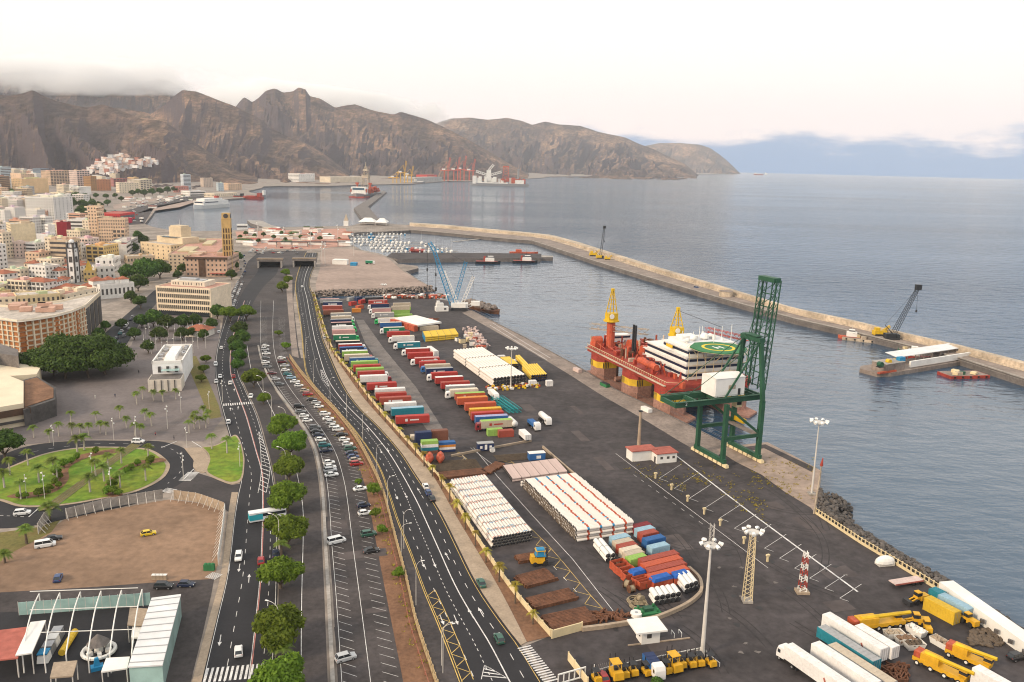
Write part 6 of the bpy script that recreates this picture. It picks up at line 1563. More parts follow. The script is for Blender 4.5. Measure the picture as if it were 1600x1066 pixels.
# the roof colour rides on a third slot
def place_truck(kit,name,label,cat,loc,rz,col,cabcol,roofcol,group):
 root=thing(name,label,cat,loc,rz,group);made=[]
 for pn,me,pi,c in kit:
  par=root if pi is None else made[pi]
  made.append(put(pn,me,par,color={True:col,'b':cabcol,'c':roofcol,False:None}[c]))
 return root
TC={'red':(.42,.045,.035),'brick red':(.34,.07,.045),'orange red':(.50,.10,.045),'white':(.72,.70,.68),'cream':(.66,.58,.46),'grey':(.34,.34,.34),'navy':(.02,.035,.10),'blue':(.03,.12,.32),'green':(.02,.20,.10),'lime':(.28,.46,.10),'teal':(.02,.20,.26),'beige':(.50,.42,.32),'brown':(.20,.08,.05),'orange':(.58,.22,.03),'pink':(.56,.32,.30),'lavender':(.34,.34,.52),'bright green':(.02,.40,.10),'yellow':(.62,.40,.03),'light blue':(.30,.46,.56),'dark red':(.20,.02,.025),'black':(.03,.03,.035)}
LEFT=[(501,530,471,'grey','pink',None),(505,535,476,'navy','grey',None),(505,534,482,'brick red','pink',None),(507,535,489,'brown','brick red',None),(519,547,494,'grey','cream',None),(519,548,499,'beige','cream','white'),(515,550,504,'navy','grey','bright green'),(516,551,509,'black','pink','bright green'),(518,553,515,'white','white','bright green'),(520,554,521,'pink','pink',None),(521,556,529,'green','cream','bright green'),(526,561,539,'black','cream',None),(531,564,544,'red','white','white'),(532,567,549,'navy','blue','blue'),(538,571,555,'lime','white',None),(540,575,561,'beige','cream','red'),(549,583,566,'blue','grey','teal'),(551,588,572,'lime','lime',None),(555,592,578,'red','red',None),(560,596,583,'lime','lime',None),(562,598,588,'red','brick red','white'),(565,603,595,'white','white','dark red'),(577,616,607,'red','red',None),(589,630,616,'white','white',None),(591,631,623,'red','brick red',None),(599,637,630,'brick red','brick red',None),(604,647,639,'white','white',None),(615,658,647,'teal','light blue',None),(619,670,660,'red','red',None)]
RIGHTR=[(571,599,468,'black','grey',None),(577,604,473,'red','pink',None),(578,609,479,'navy','brick red','white'),(581,611,486,'pink','grey','white'),(586,615,493,'grey','cream','white'),(591,621,502,'white','cream','bright green'),(596,625,509,'blue','cream',None),(599,632,517,'green','cream','white'),(606,639,524,'red','red',None),(612,648,531,'white','cream','white'),(620,657,541,'teal','white','white'),(630,674,551,'red','white','white'),(639,674,558,'red','red',None),(648,686,566,'red','pink','white'),(656,695,572,'red','red',None),(666,701,577,'beige','beige','blue'),(667,706,583,'navy','grey',None),(676,712,590,'red','red','white'),(682,721,597,'red','white',None),(692,730,605,'red','brick red',None),(700,738,611,'grey','white',None),(706,743,617,'cream','cream','white'),(714,754,623,'orange red','lime',None),(718,757,630,'orange red','orange',None),(728,772,639,'orange red','orange red',None),(735,781,648,'orange','yellow',None),(738,784,654,'red','red',None),(745,790,660,'blue','lavender',None),(754,796,667,'beige','lime','dark red')]
def rows():
 for side,lst,sgn,nm in (('left',LEFT,1,'palm wall'),('right',RIGHTR,-1,'middle')):
  for i,(x0,x1,y,c,rc,cab) in enumerate(lst):
   g=G((x0+x1)/2,y+5);kit=tkit(13.4 if not cab else 12.8,2.95,sgn if cab else 0)
   lab=f"{c} trailer"+(f" with {cab} cab" if cab else " without cab")+f", {nth(i + 1)} from the far end of the {nm} row"
   tt=place_truck(kit,'truck_trailer',lab,'trailer',(g.x,g.y,.06),TR_ANG+random.uniform(-.02,.02),TC[c],TC[cab] if cab else None,TC[rc],f'trailers parked in the {nm} row')
   if i % 3 == 1:put('logo_panel',LOGO[i % 2],tt,color=TC['white'] if c not in ('white','cream','beige') else TC['red'])
LOGO=[MB().box((.6,-1.31,2.75),(3.6+q,.02,.55+.3*q)).box((-2.6,-1.31,2.75),(1.0,.02,1.1)).mesh('logo_panel',[M['matte']]) for q in (0,1)]
rows()
# ---- stacked boxes
def container(px,py,L_,col,label,rz=None,z=.06,H_=2.6,group=None,g=None,W_=2.45,mark=None):
 g=g if g is not None else G(px,py);o=thing('shipping_container',label,'container',(g[0],g[1],z),TR_ANG if rz is None else rz,group)
 kk=('cont',L_,H_)
 if kk not in KIT:
  top=MB();top.box((0,0,H_+.02),(L_-.15,W_-.1,.05));n=int(L_/.9)
  for k in range(n):top.box((-L_/2+(k+.5)*L_/n,0,H_+.055),(.12,W_-.3,.04),bottom=False)
  d=MB()
  for q in (-.75,-.3,.3,.75):d.cyl((L_/2+.06,q,.15),(L_/2+.06,q,H_-.1),.035,n=4)
  KIT[kk]=(box_mesh(L_,W_,H_,0).mesh('shell',[M['matte']]),top.mesh('roof',[M['matte']]),d.mesh('door_bars',[M['steel']]))
 a,b,d=KIT[kk];put('shell',a,o,color=TC[col]);put('roof',b,o,color=tuple(q*.9 for q in TC[col]));put('door_bars',d,o,kind='stuff');return o
def stack(px,py,L_,cols,where,rz=None,H_=2.6):
 for k,c in enumerate(cols):container(px,py,L_,c,f"{c} container, {'bottom' if k == 0 else ('top' if k == len(cols) - 1 else 'middle')} of the stack {where}",rz,.06+k*(H_+.03),H_)
stack(661,694,6.0,['navy','navy'],'at the end of the palm wall row',H_=2.4)
stack(687,691,6.0,['brown','brown'],'beside the navy stack by the lane',H_=2.4)
stack(671,708,6.0,['brown','teal','white','lime'],'behind the orange lifeboats',H_=1.2)
stack(698,705,6.0,['navy','white','orange','blue'],'right of the orange lifeboats',H_=.9)
container(654,686,6.0,'cream','cream flat container behind the navy stack',H_=1.6);container(680,684,6.0,'grey','grey flat container behind the brown stack',H_=1.6)
stack(790,682,6.0,['brick red'],'x') ;bpy.data.objects['shipping_container'].name
for o_ in [o for o in bpy.data.objects if o.get('label') == 'brick red container, bottom of the stack x']:o_['label']='single brick red container at the near end of the middle row'
container(773,680,6.0,'lime','lime container behind the single brick red container',z=.06)
stack(626,490,12.2,['lime','beige'],'at the far end beside the loose pipes');stack(628,485,12.2,['lime','beige'],'behind the lime stack');container(630,497,12.2,'lime','lime container with white lettering front of the far stacks')
for i_,(x,y,c) in enumerate(((548,470,'grey'),(551,477,'red'),(560,470,'navy'),(566,474,'red'),(562,483,'orange red'))):container(x,y,6.0,c,f'{c} short container in the loose cluster at the lane head, {nth(i_ + 1)} from left',R(60))
container(557,488,6.0,'orange','orange short container standing alone on the lane')
# lifeboats
for k,(x,y) in enumerate(((671,722),(688,721))):
 g=G(x,y);r=thing('orange_lifeboat',f'orange enclosed lifeboat by the palms, {("left", "right")[k]} of the pair','lifeboat',(g.x,g.y,.1),TR_ANG+R(78));mb=MB();secs=[]
 for t in range(9):
  s_=t/8;w=1.55*math.sin(math.pi*min(.97,max(.06,s_))) ** .5;x_=-3.6+7.2*s_;secs.append([(x_,-w*.5,.2+.5*abs(s_-.5)),(x_,-w,1.2),(x_,-w*.8,2.3),(x_,0,2.9-.5*abs(s_-.5)),(x_,w*.8,2.3),(x_,w,1.2),(x_,w*.5,.2+.5*abs(s_-.5))])
 loft(mb,secs);mb.build('hull',M['rig_orange'],r,smooth=True);mb=MB();mb.box((-1.4,0,3.0),(1.2,1.0,.9),taper=.7);mb.build('hatch',M['rig_orange'],r);mb=MB();mb.box((0,0,.15),(5,1.6,.3));mb.build('cradle',M['dark'],r)
# ---- site cabins
def cabin(px,py,L_,W_,H_,col,label,rz=TR_ANG,sign=False,name='site_cabin'):
 g=G(px,py);r=thing(name,label,'cabin',(g.x,g.y,.05),rz);mb=MB();mb.box((0,0,H_/2+.15),(L_,W_,H_));mb.build('body',M['matte'],r,color=TC[col]);mb=MB();mb.box((0,0,H_+.2),(L_+.2,W_+.2,.12));mb.build('roof',M['matte'],r,color=TC['grey'] if col != 'blue' else TC['white'])
 if sign:mb=MB();mb.box((L_*.08,-W_/2-.04,H_*.5),(1.7,.05,1.1));mb.build('sign',M['white'],r)
 else:
  for k in (-.3,.0,.3):mb=MB();mb.box((L_*k,-W_/2-.04,H_*.55),(.9,.08,1.0 if k else 1.9));mb.build('window' if k else 'door',M['white'],r)
cabin(758,703,6.0,2.5,2.6,'navy','navy site cabin with white door between the yard lanes');cabin(838,718,6.0,2.5,2.5,'blue','dark blue generator cabin with white sign inside the pipe yard',sign=True)
cabin(769,706,1.6,1.4,1.2,'white','small white box beside the navy site cabin',name='utility_box')
# low white building stretch by the far reels
container(783,563,4.0,'white','white cabin container beside the white pipe field');container(800,570,4.0,'white','second white cabin container next to the yellow pipes');container(832,603,3.5,'white','white cabin at the near end of the pipe field');container(858,603,3.0,'white','white cabin at the corner of the yellow pipes')
# ---- pipes
def pipe_mesh(L_,r,bands,body,n=10,capm='dark'):
 mb=MB();xs=sorted(set([-L_/2,L_/2]+[q for b in bands for q in (b[0],b[1])]))
 for a,b in zip(xs[:-1],xs[1:]):
  mi=0
  for q in bands:
   if q[0]-1e-6 <= a and b <= q[1]+1e-6:mi=q[2]
  mb.cyl((a,0,0),(b,0,0),r,n=n,mi=mi,caps=False)
 for s_ in (-1,1):mb.cyl((s_*(L_/2-.02),0,0),(s_*(L_/2+.01),0,0),r*.86,n=n,mi=3)
 return mb.mesh('pipe',[M[body],M['rig_orange'],M['crane_blue'],M[capm]],True)
M['pipe_white']=mat('white_pipe_coat',(.72,.66,.60),.55,.12,.3,.08,2)
M['pipe_pink']=mat('pink_pipe_coat',(.58,.45,.41),.7,.2,.3,.15,2)
M['pipe_yellow']=mat('yellow_pipe_coat',(.70,.47,.05),.5,.15,.4)
def pipe_at(me,p,rz,label,group,name='steel_pipe'):
 if 'pink' in label:name='short_pink_pipe'
 elif 'yellow' in label:name='yellow_pipe'
 elif 'thick' in label or 'fat' in label:name='thick_pipe'
 o=put(name,me,None,p,rz);return tag(o,label,'pipe',group)
def px_frame(a,b,c):
 """world frame from three pixels: origin a, u towards b, v towards c (lengths too)"""
 A,B,C=G(*a),G(*b),G(*c);u,v=B-A,C-A;return A,u.normalized(),u.length,v.normalized(),v.length
def pipes_left():   # rows of short white pipes beside the palms, pipe axes along the yard
 A,u,W_,v,D_=px_frame((768,858),(832,846),(702,764));r=.47;rows_=9;Lp=D_/rows_*.93;nc=int(W_/(2*r));rz=math.atan2(v.y,v.x)
 me=[pipe_mesh(Lp,r,[(Lp*.36,Lp*.43,2),(-Lp*.45,-Lp*.39,1)],'pipe_white'),pipe_mesh(Lp,r,[(Lp*.36,Lp*.43,1)],'pipe_white'),pipe_mesh(Lp,r,[(-Lp*.42,-Lp*.34,2)],'pipe_white')];rg=random.Random(2);base=MB()
 for j in range(rows_):
  for i in range(nc):
   if j < 3 or i < nc-3 or j < 9:
    p=A+u*((i+.5)*2*r)+v*((j+.5)*D_/rows_);layers=4
    for L in range(layers):
     z=r+L*r*1.75;q=p+u*(r if L % 2 else 0)
     if L == layers-1:pipe_at(me[rg.choice((0,1,1,2))],(q.x,q.y,z),rz,f'white pipe topping the palm side stack, {nth(j + 1)} row back, {nth(i + 1)} from the palms','pipes on top of the palm side stack')
     elif j == 0:pipe_at(me[1],(q.x,q.y,z),rz,f'white pipe in the palm side stack front, layer {nth(L + 1)} up, {nth(i + 1)} from palms','front face pipes of the palm side stack')
     else:
      if i in (0,nc-1):base.cyl(q-v*Lp/2+Vector((0,0,z)),q+v*Lp/2+Vector((0,0,z)),r,n=8)
 o=base.build('pipe_stack_sides',M['pipe_white'],kind='stuff');o['label']='lower pipes at the flanks of the palm side stack';o['category']='pipes'
pipes_left()
def pipes_right():  # the long stack of white pipes lying across
 A,u,Lp,v,D_=px_frame((902,848),(990,834),(818,764));r=.44;n=int(D_/(2*r));rz=math.atan2(u.y,u.x);rg=random.Random(4);layers=5
 mats_=[]
 for q in range(3):
  b=[]
  for k,f in enumerate((-.30,-.08,.14,.36)):b.append((f*Lp-.35,f*Lp+.35,(1,1,2)[q] if k != 3 else 1))
  mats_.append(pipe_mesh(Lp,r,b,'pipe_white',10))
 low=MB()
 for j in range(n):
  for L in range(layers):
   if L >= layers-1 and j > n-2:continue
   p=A+u*(Lp/2+rg.uniform(-.2,.2))+v*((j+.5)*2*r+(r if L % 2 else 0));z=r+L*r*1.76
   if L == layers-1:pipe_at(mats_[rg.choice((0,0,1,2))],(p.x,p.y,z),rz,f'long white banded pipe topping the big stack, {nth(j + 1)} from near end','pipes on top of the big stack')
   elif j == 0:pipe_at(mats_[0],(p.x,p.y,z),rz,f'long white banded pipe in the big stack face, {nth(L + 1)} layer up','near face pipes of the big stack')
   else:
    a,b=p-u*Lp/2,p+u*Lp/2
    low.cyl((a.x,a.y,z),(b.x,b.y,z),r,n=8,mi_cap=1)
 o=low.build('pipe_stack_body',[M['pipe_white'],M['bark']],kind='stuff');o['label']='lower layers of the big white pipe stack with open brown ends';o['category']='pipes'
 # timber at the far end
 mb=MB();p=A+v*(D_+2.2);mb.cyl((p.x,p.y,1.4),(p.x+u.x*Lp,p.y+u.y*Lp,1.4),.5,n=8);mb.cyl((p.x,p.y,.5),(p.x+u.x*Lp,p.y+u.y*Lp,.5),.5,n=8);o=mb.build('loose_pipe_pair',M['pipe_white']);o['kind']='stuff';o['label']='loose white pipes behind the big stack';o['category']='pipes'
pipes_right()
def pipe_field(a,b,c,layers,r,nrow,body,label,group,along_u=True,capm='dark',gap=.96):
 A,u,W_,v,D_=px_frame(a,b,c)
 if not along_u:u,W_,v,D_=v,D_,u,W_
 Lp=W_/nrow*gap;me=pipe_mesh(Lp,r,[],body,8,capm);rz=math.atan2(u.y,u.x);n=max(1,int(D_/(2*r)));body_mb=MB();lay=layers
 cnt=0
 for j in range(n):
  for i in range(nrow):
   p=A+v*((j+.5)*2*r)+u*((i+.5)*W_/nrow)
   for L in range(lay):
    if L == lay-1:pipe_at(me,(p.x,p.y,r+L*1.8*r),rz,' '.join(label.split()[:9])+f', {nth(j + 1)} across'+(f', {nth(i + 1)} along' if nrow > 1 else ''),group);cnt += 1
    elif j in (0,n-1) or i in (0,nrow-1):q0,q1=p-u*Lp/2,p+u*Lp/2;body_mb.cyl((q0.x,q0.y,r+L*1.8*r),(q1.x,q1.y,r+L*1.8*r),r,n=7,mi_cap=1)
 if body_mb.v:o=body_mb.build('pipe_pile_sides',[M[body],M[capm]],kind='stuff');o['label']='lower pipes under: '+' '.join(label.split()[:8]);o['category']='pipes'
pipe_field((800,754),(886,742),(785,733),2,.42,6,'pipe_pink','pinkish short pipe in the low pile beside the blue generator cabin','pinkish pipes of the low pile')
pipe_field((664,535),(716,530),(660,526),3,.62,5,'pipe_yellow','yellow pipe section in the pile with blue end','yellow pipes of the far pile',capm='crane_blue')
pipe_field((765,607),(822,601),(704,558),3,.75,1,'pipe_white','x','white field') if False else None
pipe_field((771,607),(826,600),(708,560),3,.9,3,'pipe_white','white pipe in the broad far pile beside the light mast','white pipes of the far pile',along_u=False)
pipe_field((795,578),(813,577),(781,566),3,.55,1,'pipe_yellow','yellow pipe in the nearer left pile behind the white field','yellow pipes of the left small pile',along_u=False,capm='navy')
pipe_field((830,597),(859,595),(815,579),3,.62,1,'pipe_yellow','yellow pipe in the broad pile at the quay road','yellow pipes of the quay road pile',along_u=False,capm='navy')
pipe_field((819,577),(828,576),(805,562),2,.7,1,'pipe_yellow','yellow long pipe in the slim pile next to the white cabins','yellow pipes of the slim pile',along_u=False,capm='navy')
pipe_field((1035,955),(1092,935),(1020,936),2,.82,1,'pipe_white','thick white pipe section by the curved kerb','thick white pipes by the kerb',along_u=False) if False else None
pipe_field((1022,948),(1066,940),(1013,934),2,.75,1,'rig_white','thick white pipe section beside the green frame','thick white pipes beside the green frame',along_u=False)
pipe_field((1070,930),(1092,922),(1056,912),2,.75,1,'rig_white','thick white pipe section inside the kerb bend','thick white pipes at the kerb bend',along_u=False)
# long white rolled tarpaulin trailers beside the truck row
for k,(x,y,L_,rz,c,cab,lb) in enumerate(((676,556,26,None,'white',None,'very long white trailer standing along the yard'),(681,572,8,None,'grey',None,'pale tank trailer behind the red row'))):
 a,b=G(662,544),G(692,566);ang=math.atan2(b.y-a.y,b.x-a.x);g=G(x,y);place_truck(tkit(13.6 if k == 0 else 7.0,2.7,0,False,k == 1),'long_trailer',lb,'trailer',(g.x,g.y,.06),ang,TC[c],None,TC['white'],None)
YA=math.atan2(*(lambda d:(d.y,d.x))(G(840,680)-G(760,610)))
for k,(x,y,c,cab,tank,lb) in enumerate(((770,622,'white','white',False,'white box truck at the head of the teal boom sections'),(800,668,'white',None,True,'white tank trailer parked at the near end of the middle row'),(833,668,'blue','white',False,'blue flat truck with white cab in the open yard'),(850,660,'white','white',True,'white tanker lorry beside the blue flat truck'),(820,688,'white',None,False,'white and grey trailer near the yard cabin'))):
 g=G(x,y);place_truck(tkit(7.4,2.0 if k != 2 else 1.2,1 if cab else 0,False,tank),'parked_lorry',lb,'lorry',(g.x,g.y,.06),YA+(math.pi if k in () else 0),TC[c],TC[cab] if cab else None,TC[c],'lorries in the open yard')
# teal boom sections laid on the ground
A,B=G(775,624),G(806,646)
for k in range(3):
 off=Vector((.0,0,0))+Vector((-(B-A).y,(B-A).x,0)).normalized()*(1.9*(k-1));mb=MB();lattice(mb,A+off+Vector((0,0,1.0)),B+off+Vector((0,0,1.0)),1.6,14,.13);o=mb.build('boom_section',mat('teal_paint%d' % k,(.01,.26,.28),.5));tag(o,f'teal lattice boom section lying on the yard, {("left", "middle", "right")[k]} of three','boom','teal boom sections')
# ---- clutter: reels, crates and gear in the far yard
def reel(px,py,r_,w,mt,label,rz=0):
 g=G(px,py);r=thing('cable_reel',label,'reel',(g.x,g.y,r_+.05),rz)
 for s_ in (-1,1):mb=MB();mb.cyl((0,s_*w/2-.06,0),(0,s_*w/2+.06,0),r_,n=14);mb.build('flange',M[mt],r)
 mb=MB();mb.cyl((0,-w/2,0),(0,w/2,0),r_*.75,n=12);mb.build('drum',M['rope'],r)
rgC=random.Random(31)
CL=[(722,536),(728,528),(733,534),(738,540),(735,526),(742,532),(744,543),(748,538),(750,548),(715,533),(726,543),(745,527),(755,545)]
for k,(x,y) in enumerate(CL):
 mt=rgC.choice(('cream','rig_white','crane_yellow','rig_orange','parapet'));g=G(x,y);r=thing('gear_crate',f"{ {'cream': 'cream', 'rig_white': 'white', 'crane_yellow': 'yellow', 'rig_orange': 'orange', 'parapet': 'sand coloured'}[mt]} gear crate in the far jumble, {nth(k + 1)} of the heap",'crate',(g.x,g.y,.05),rgC.random());s_=rgC.uniform(2,3.6)
 mb=MB();mb.box((0,0,s_*.4),(s_,s_*.8,s_*.8));mb.build('body',M[mt],r);mb=MB();mb.box((0,0,s_*.83),(s_*1.05,s_*.85,.12));mb.build('lid',M['dark'] if k % 3 == 0 else M[mt],r)
A,u,W_,v,D_=px_frame((742,548),(766,546),(722,517))
mb=MB()
for k in range(170):p=A+u*rgC.uniform(0,W_)+v*rgC.uniform(0,D_);mb.box((p.x,p.y,rgC.uniform(.4,2.2)),(rgC.uniform(.5,2.4),rgC.uniform(.4,1.4),rgC.uniform(.3,1.2)),rgC.random()*3)
o=mb.build('buoy_heap',M['pipe_pink'],kind='stuff');o['label']='heap of pinkish buoys and floats near the quay road';o['category']='buoys'
mb=MB();A,u,W_,v,D_=px_frame((765,612),(846,606),(755,604))
for k in range(120):p=A+u*rgC.uniform(0,W_)+v*rgC.uniform(0,D_*.8);mb.box((p.x,p.y,rgC.uniform(.2,1.0)),(rgC.uniform(.4,1.8),rgC.uniform(.4,1.4),rgC.uniform(.3,1.2)),rgC.random()*3,rgC.choice((0,1,2,3)))
o=mb.build('loose_gear',[M['rig_white'],M['rig_orange'],M['crane_yellow'],M['rust']],kind='stuff');o['label']='scattered coloured gear in front of the white pipe field';o['category']='gear'
mb=MB();A,u,W_,v,D_=px_frame((606,512),(690,506),(596,504))
for k in range(60):p=A+u*rgC.uniform(0,W_)+v*rgC.uniform(0,D_);mb.box((p.x,p.y,rgC.uniform(.2,.7)),(rgC.uniform(3,10),rgC.uniform(.3,.8),rgC.uniform(.3,.7)),TR_ANG+rgC.uniform(-.1,.1),rgC.choice((0,1,2)))
o=mb.build('loose_steel',[M['rust'],M['pipe_pink'],M['rig_orange']],kind='stuff');o['label']='loose long steel sections behind the white roofed stack';o['category']='steel'
mb=MB()
for q in range(170):x=rgC.uniform(600,700);g=G(x,rgC.uniform(463,467));mb.box((g.x,g.y,rgC.uniform(.3,1.6)),(rgC.uniform(.6,4),rgC.uniform(.6,2.5),rgC.uniform(.4,2.2)),rgC.random()*3,rgC.choice((0,1,2,3)))
o=mb.build('quay_clutter',[M['rust'],M['rig_white'],M['rig_orange'],M['quay']],kind='stuff');o['label']='scrap and equipment along the inlet edge';o['category']='scrap'
# white roofed pontoon stack
def white_stack():
 A,u,W_,v,D_=px_frame((653,518),(690,513),(633,504));r=thing('white_pontoon_stack','white topped pontoon stack with orange ends in the far yard','pontoons',A,math.atan2(u.y,u.x));d=v.dot(Vector((-u.y,u.x,0)))*D_
 for k in range(4):mb=MB();mb.box((W_*(k+.5)/4,d/2,3.6),(W_/4*.97,d,1.0));mb.build('pontoon',M['rig_white'],r)
 for k in range(4):mb=MB();mb.box((-1.2,d*(k+.5)/4,1.9),(2.6,d/4*.9,3.6));mb.build('orange_float',M['rig_orange'],r)
 mb=MB();mb.box((W_/2,d/2,1.6),(W_*.94,d*.9,3.0));mb.build('lower_frame',M['rust'],r)
white_stack()
container(670,516,12.0,'beige','grey white container in front of the white topped pontoon stack');
g=G(690,486);r=thing('white_machine_house','white stepped machine house near the blue crane','cabin',(g.x,g.y,.05),TR_ANG);mb=MB();mb.box((0,0,1.6),(9,5,3.2));mb.box((-1.4,0,4.4),(5,4,2.6));mb.box((-2.4,0,6.4),(2,3,1.6));mb.build('body',M['rig_white'],r);mb=MB();mb.box((2,-2.55,1.8),(1.6,.1,1.2));mb.build('window',M['pane'],r)
# reels of the near yard, crates, steel piles
reel(1000,941,1.0,1.2,'rope','brown wooden cable reel near the big white pipes',.6)
for k,(x,y,s_) in enumerate(((980,920,1.6),(986,926,1.3))):reel(x,y,s_*.8,1.4,'rust',f'rusty cable reel beside the orange box containers, {("left", "right")[k]} one',1.0+k)
for k,(x,y,r_) in enumerate(((998,947,2.6),(992,940,2.2),(1000,941,1.8))):
 g=G(x,y);o=thing('rope_coil',f'coil of grey mooring rope lying near the green frame, {("largest", "middle", "smallest")[k]} one','rope',(g.x,g.y,.05))
 mb=MB()
 for q in range(4):mb.tube([((r_*.9-q*.18)*math.cos(R(a)),(r_*.9-q*.18)*math.sin(R(a)),.2+.22*(q % 3)) for a in range(0,361,24)],.13,5)
 mb.build('turns',M['rope'],o);mb=MB();mb.cyl((0,0,0),(0,0,.12),r_*.35,n=8);mb.build('core',M['dark'],o)
g=G(1012,957);r=thing('green_skid','green steel skid lying near the gatehouse','frame',(g.x,g.y,.05),TR_ANG);mb=MB();mb.box((0,0,.35),(5.6,3.6,.5));mb.build('plate',M['heli_green'],r)
for sx in (-2,2):
 for sy in (-1.2,1.2):mb=MB();mb.box((sx,sy,.9),(.5,.5,.8));mb.build('corner_block',M['heli_green'],r)
mb=MB();mb.box((0,0,1.0),(2.2,1.6,.7));mb.build('hub',M['crane_green'],r)
g=G(994,962);r=thing('white_drum_lid','round white lid lying next to the green frame','lid',(g.x,g.y,.05));mb=MB();mb.cyl((0,0,0),(0,0,.8),1.5,1.4,16);mb.build('disc',M['rig_white'],r);mb=MB();mb.cyl((0,0,.8),(0,0,.9),.4,n=8);mb.build('knob',M['steel'],r)
# near container group
A2,u2,W2,v2,D2=px_frame((1037,922),(1075,912),(985,845));CR=math.atan2(u2.y,u2.x)
def near_box(x,y,L_,c,lb,z=.05,H_=2.5):container(x,y,L_,c,lb,CR,z,H_)
NB=[(1002,832,5.6,'dark red','far end of the short row'),(1007,838,5.6,'light blue','second of the short row'),(1012,844,5.6,'brick red','third of the short row'),(1021,853,6.4,'blue','near end of the short row'),(1028,865,6.0,'light blue','alone before the long red boxes'),
   (968,851,5.6,'light blue','far end of the left short row'),(973,858,5.6,'beige','second of the left short row'),(979,864,5.6,'brick red','third of the left short row'),(984,870,5.6,'cream','fourth of the left short row'),(989,876,5.6,'beige','fifth of the left short row'),(994,883,5.6,'lime','near end of the left short row'),
   (1028,882,12.2,'brick red','first long box from the sea'),(1033,890,12.2,'orange red','second long box'),(1039,898,12.2,'brick red','third long box'),(1043,907,12.2,'orange red','fourth long box, nearest of the long ones')]
for x,y,L_,c,lb in NB:near_box(x,y,L_,c,f'{c} container in the near group, {lb}')
for k,(x,y,L_,c,lb) in enumerate(((1032,915,6,'blue','blue tarpaulin topped bin before the long boxes'),(1062,909,5,'blue','blue tarpaulin topped bin at the corner of the long boxes'),(995,905,4,'blue','blue tarpaulin topped orange bin left of the long boxes'))):
 g=G(x,y);r=thing('covered_bin',lb,'bin',(g.x,g.y,.05),CR);mb=MB();mb.box((0,0,1.0),(L_,2.4,2.0));mb.build('bin',M['rig_orange'],r);mb=MB();mb.box((0,0,2.3),(L_+.2,2.6,.8),taper=.8);mb.build('tarpaulin',mat('blue_tarp%d' % k,(.01,.09,.36),.55,.3,1.0),r)
for k,(x,y) in enumerate(((966,889),(972,895),(979,900),(984,906),(1000,915),(1006,918))):
 g=G(x,y);r=thing('orange_basket',f'orange steel cargo basket, {nth(k + 1)} in the line towards the rope coils','basket',(g.x,g.y,.05),CR);mb=MB();mb.box((0,0,.25),(4.2,2.2,.3));mb.build('floor',M['rig_orange'],r)
 for s_ in (-1,1):mb=MB();mb.box((0,s_*1.08,1.2),(4.2,.12,2.0));mb.build('side_panel',M['rig_orange'],r);mb=MB();mb.box((s_*2.05,0,1.2),(.12,2.1,2.0));mb.build('end_panel',M['rig_orange'],r)
 mb=MB()
 for q in range(6):mb.box((rgC.uniform(-1.6,1.6),rgC.uniform(-.8,.8),1.0),(.9,.7,1.0),rgC.random())
 mb.build('contents',M['rust'],r,kind='stuff')
pipe_field((946,880),(968,878),(926,855),2,.72,2,'rig_white','fat white float cylinder left of the short container row','fat white floats',along_u=False)
# rusty steel piles in the lower yard
def steel_pile(a,b,c,h,label):
 A,u,W_,v,D_=px_frame(a,b,c);r=thing('steel_pile',label,'steel',A,math.atan2(u.y,u.x));d=v.dot(Vector((-u.y,u.x,0)))*D_;rg=random.Random(int(a[0]));lay=max(2,int(h*.6/.45))
 for L in range(lay):
  n=max(3,int(d/.55))
  mb=MB()
  for k in range(n):mb.box((W_/2+rg.uniform(-.3,.3),d*(k+.5)/n,.25+L*.45),(W_*rg.uniform(.93,1.0),d/n*.86,.40),rg.uniform(-.008,.008))
  mb.build('bar_layer',M['rust'],r,kind='stuff')
steel_pile((812,882),(846,876),(803,872),1.4,'rusty steel pile beside the forklift with blue cover')
steel_pile((822,921),(872,908),(812,902),1.6,'rusty steel bar stack below the forklift');steel_pile((834,955),(905,938),(824,938),1.8,'longer rusty bar stack in the middle of the lower yard');steel_pile((862,990),(936,974),(847,966),2.0,'big dark rusty stack by the entrance wall')
steel_pile((683,751),(762,743),(676,742),1.0,'low rusty pile behind the palm side pipes');steel_pile((750,738),(766,742),(732,714),1.8,'tall brown timber stack along the inner lane')
mb=MB();A,u,W_,v,D_=px_frame((672,740),(755,735),(662,722))
for k in range(12):p,q=A+v*(D_*k/12),A+u*W_+v*(D_*k/12);mb.cyl((p.x,p.y,.3),(q.x,q.y,.3),.17,n=5)
o=mb.build('timber_bearers',M['bark'],kind='stuff');o['label']='timber bearers lying in rows behind the orange lifeboats';o['category']='timber'
mb=MB();A,u,W_,v,D_=px_frame((778,722),(862,716),(770,712))
for k in range(9):p,q=A+v*(D_*k/9),A+u*W_+v*(D_*k/9);mb.cyl((p.x,p.y,.3),(q.x,q.y,.3),.14,n=5)
o=mb.build('timber_bearers',M['bark'],kind='stuff');o['label']='timber bearers lying beside the blue generator cabin';o['category']='timber'
mb=MB()
for k in range(60):g=G(930+rgC.uniform(-4,52),972-rgC.uniform(0,14));mb.box((g.x,g.y,.4),(rgC.uniform(.5,3),rgC.uniform(.2,.5),rgC.uniform(.2,.9)),rgC.random()*3)
o=mb.build('scrap_line',M['rust'],kind='stuff');o['label']='line of rusty scrap leading to the white lid';o['category']='scrap'
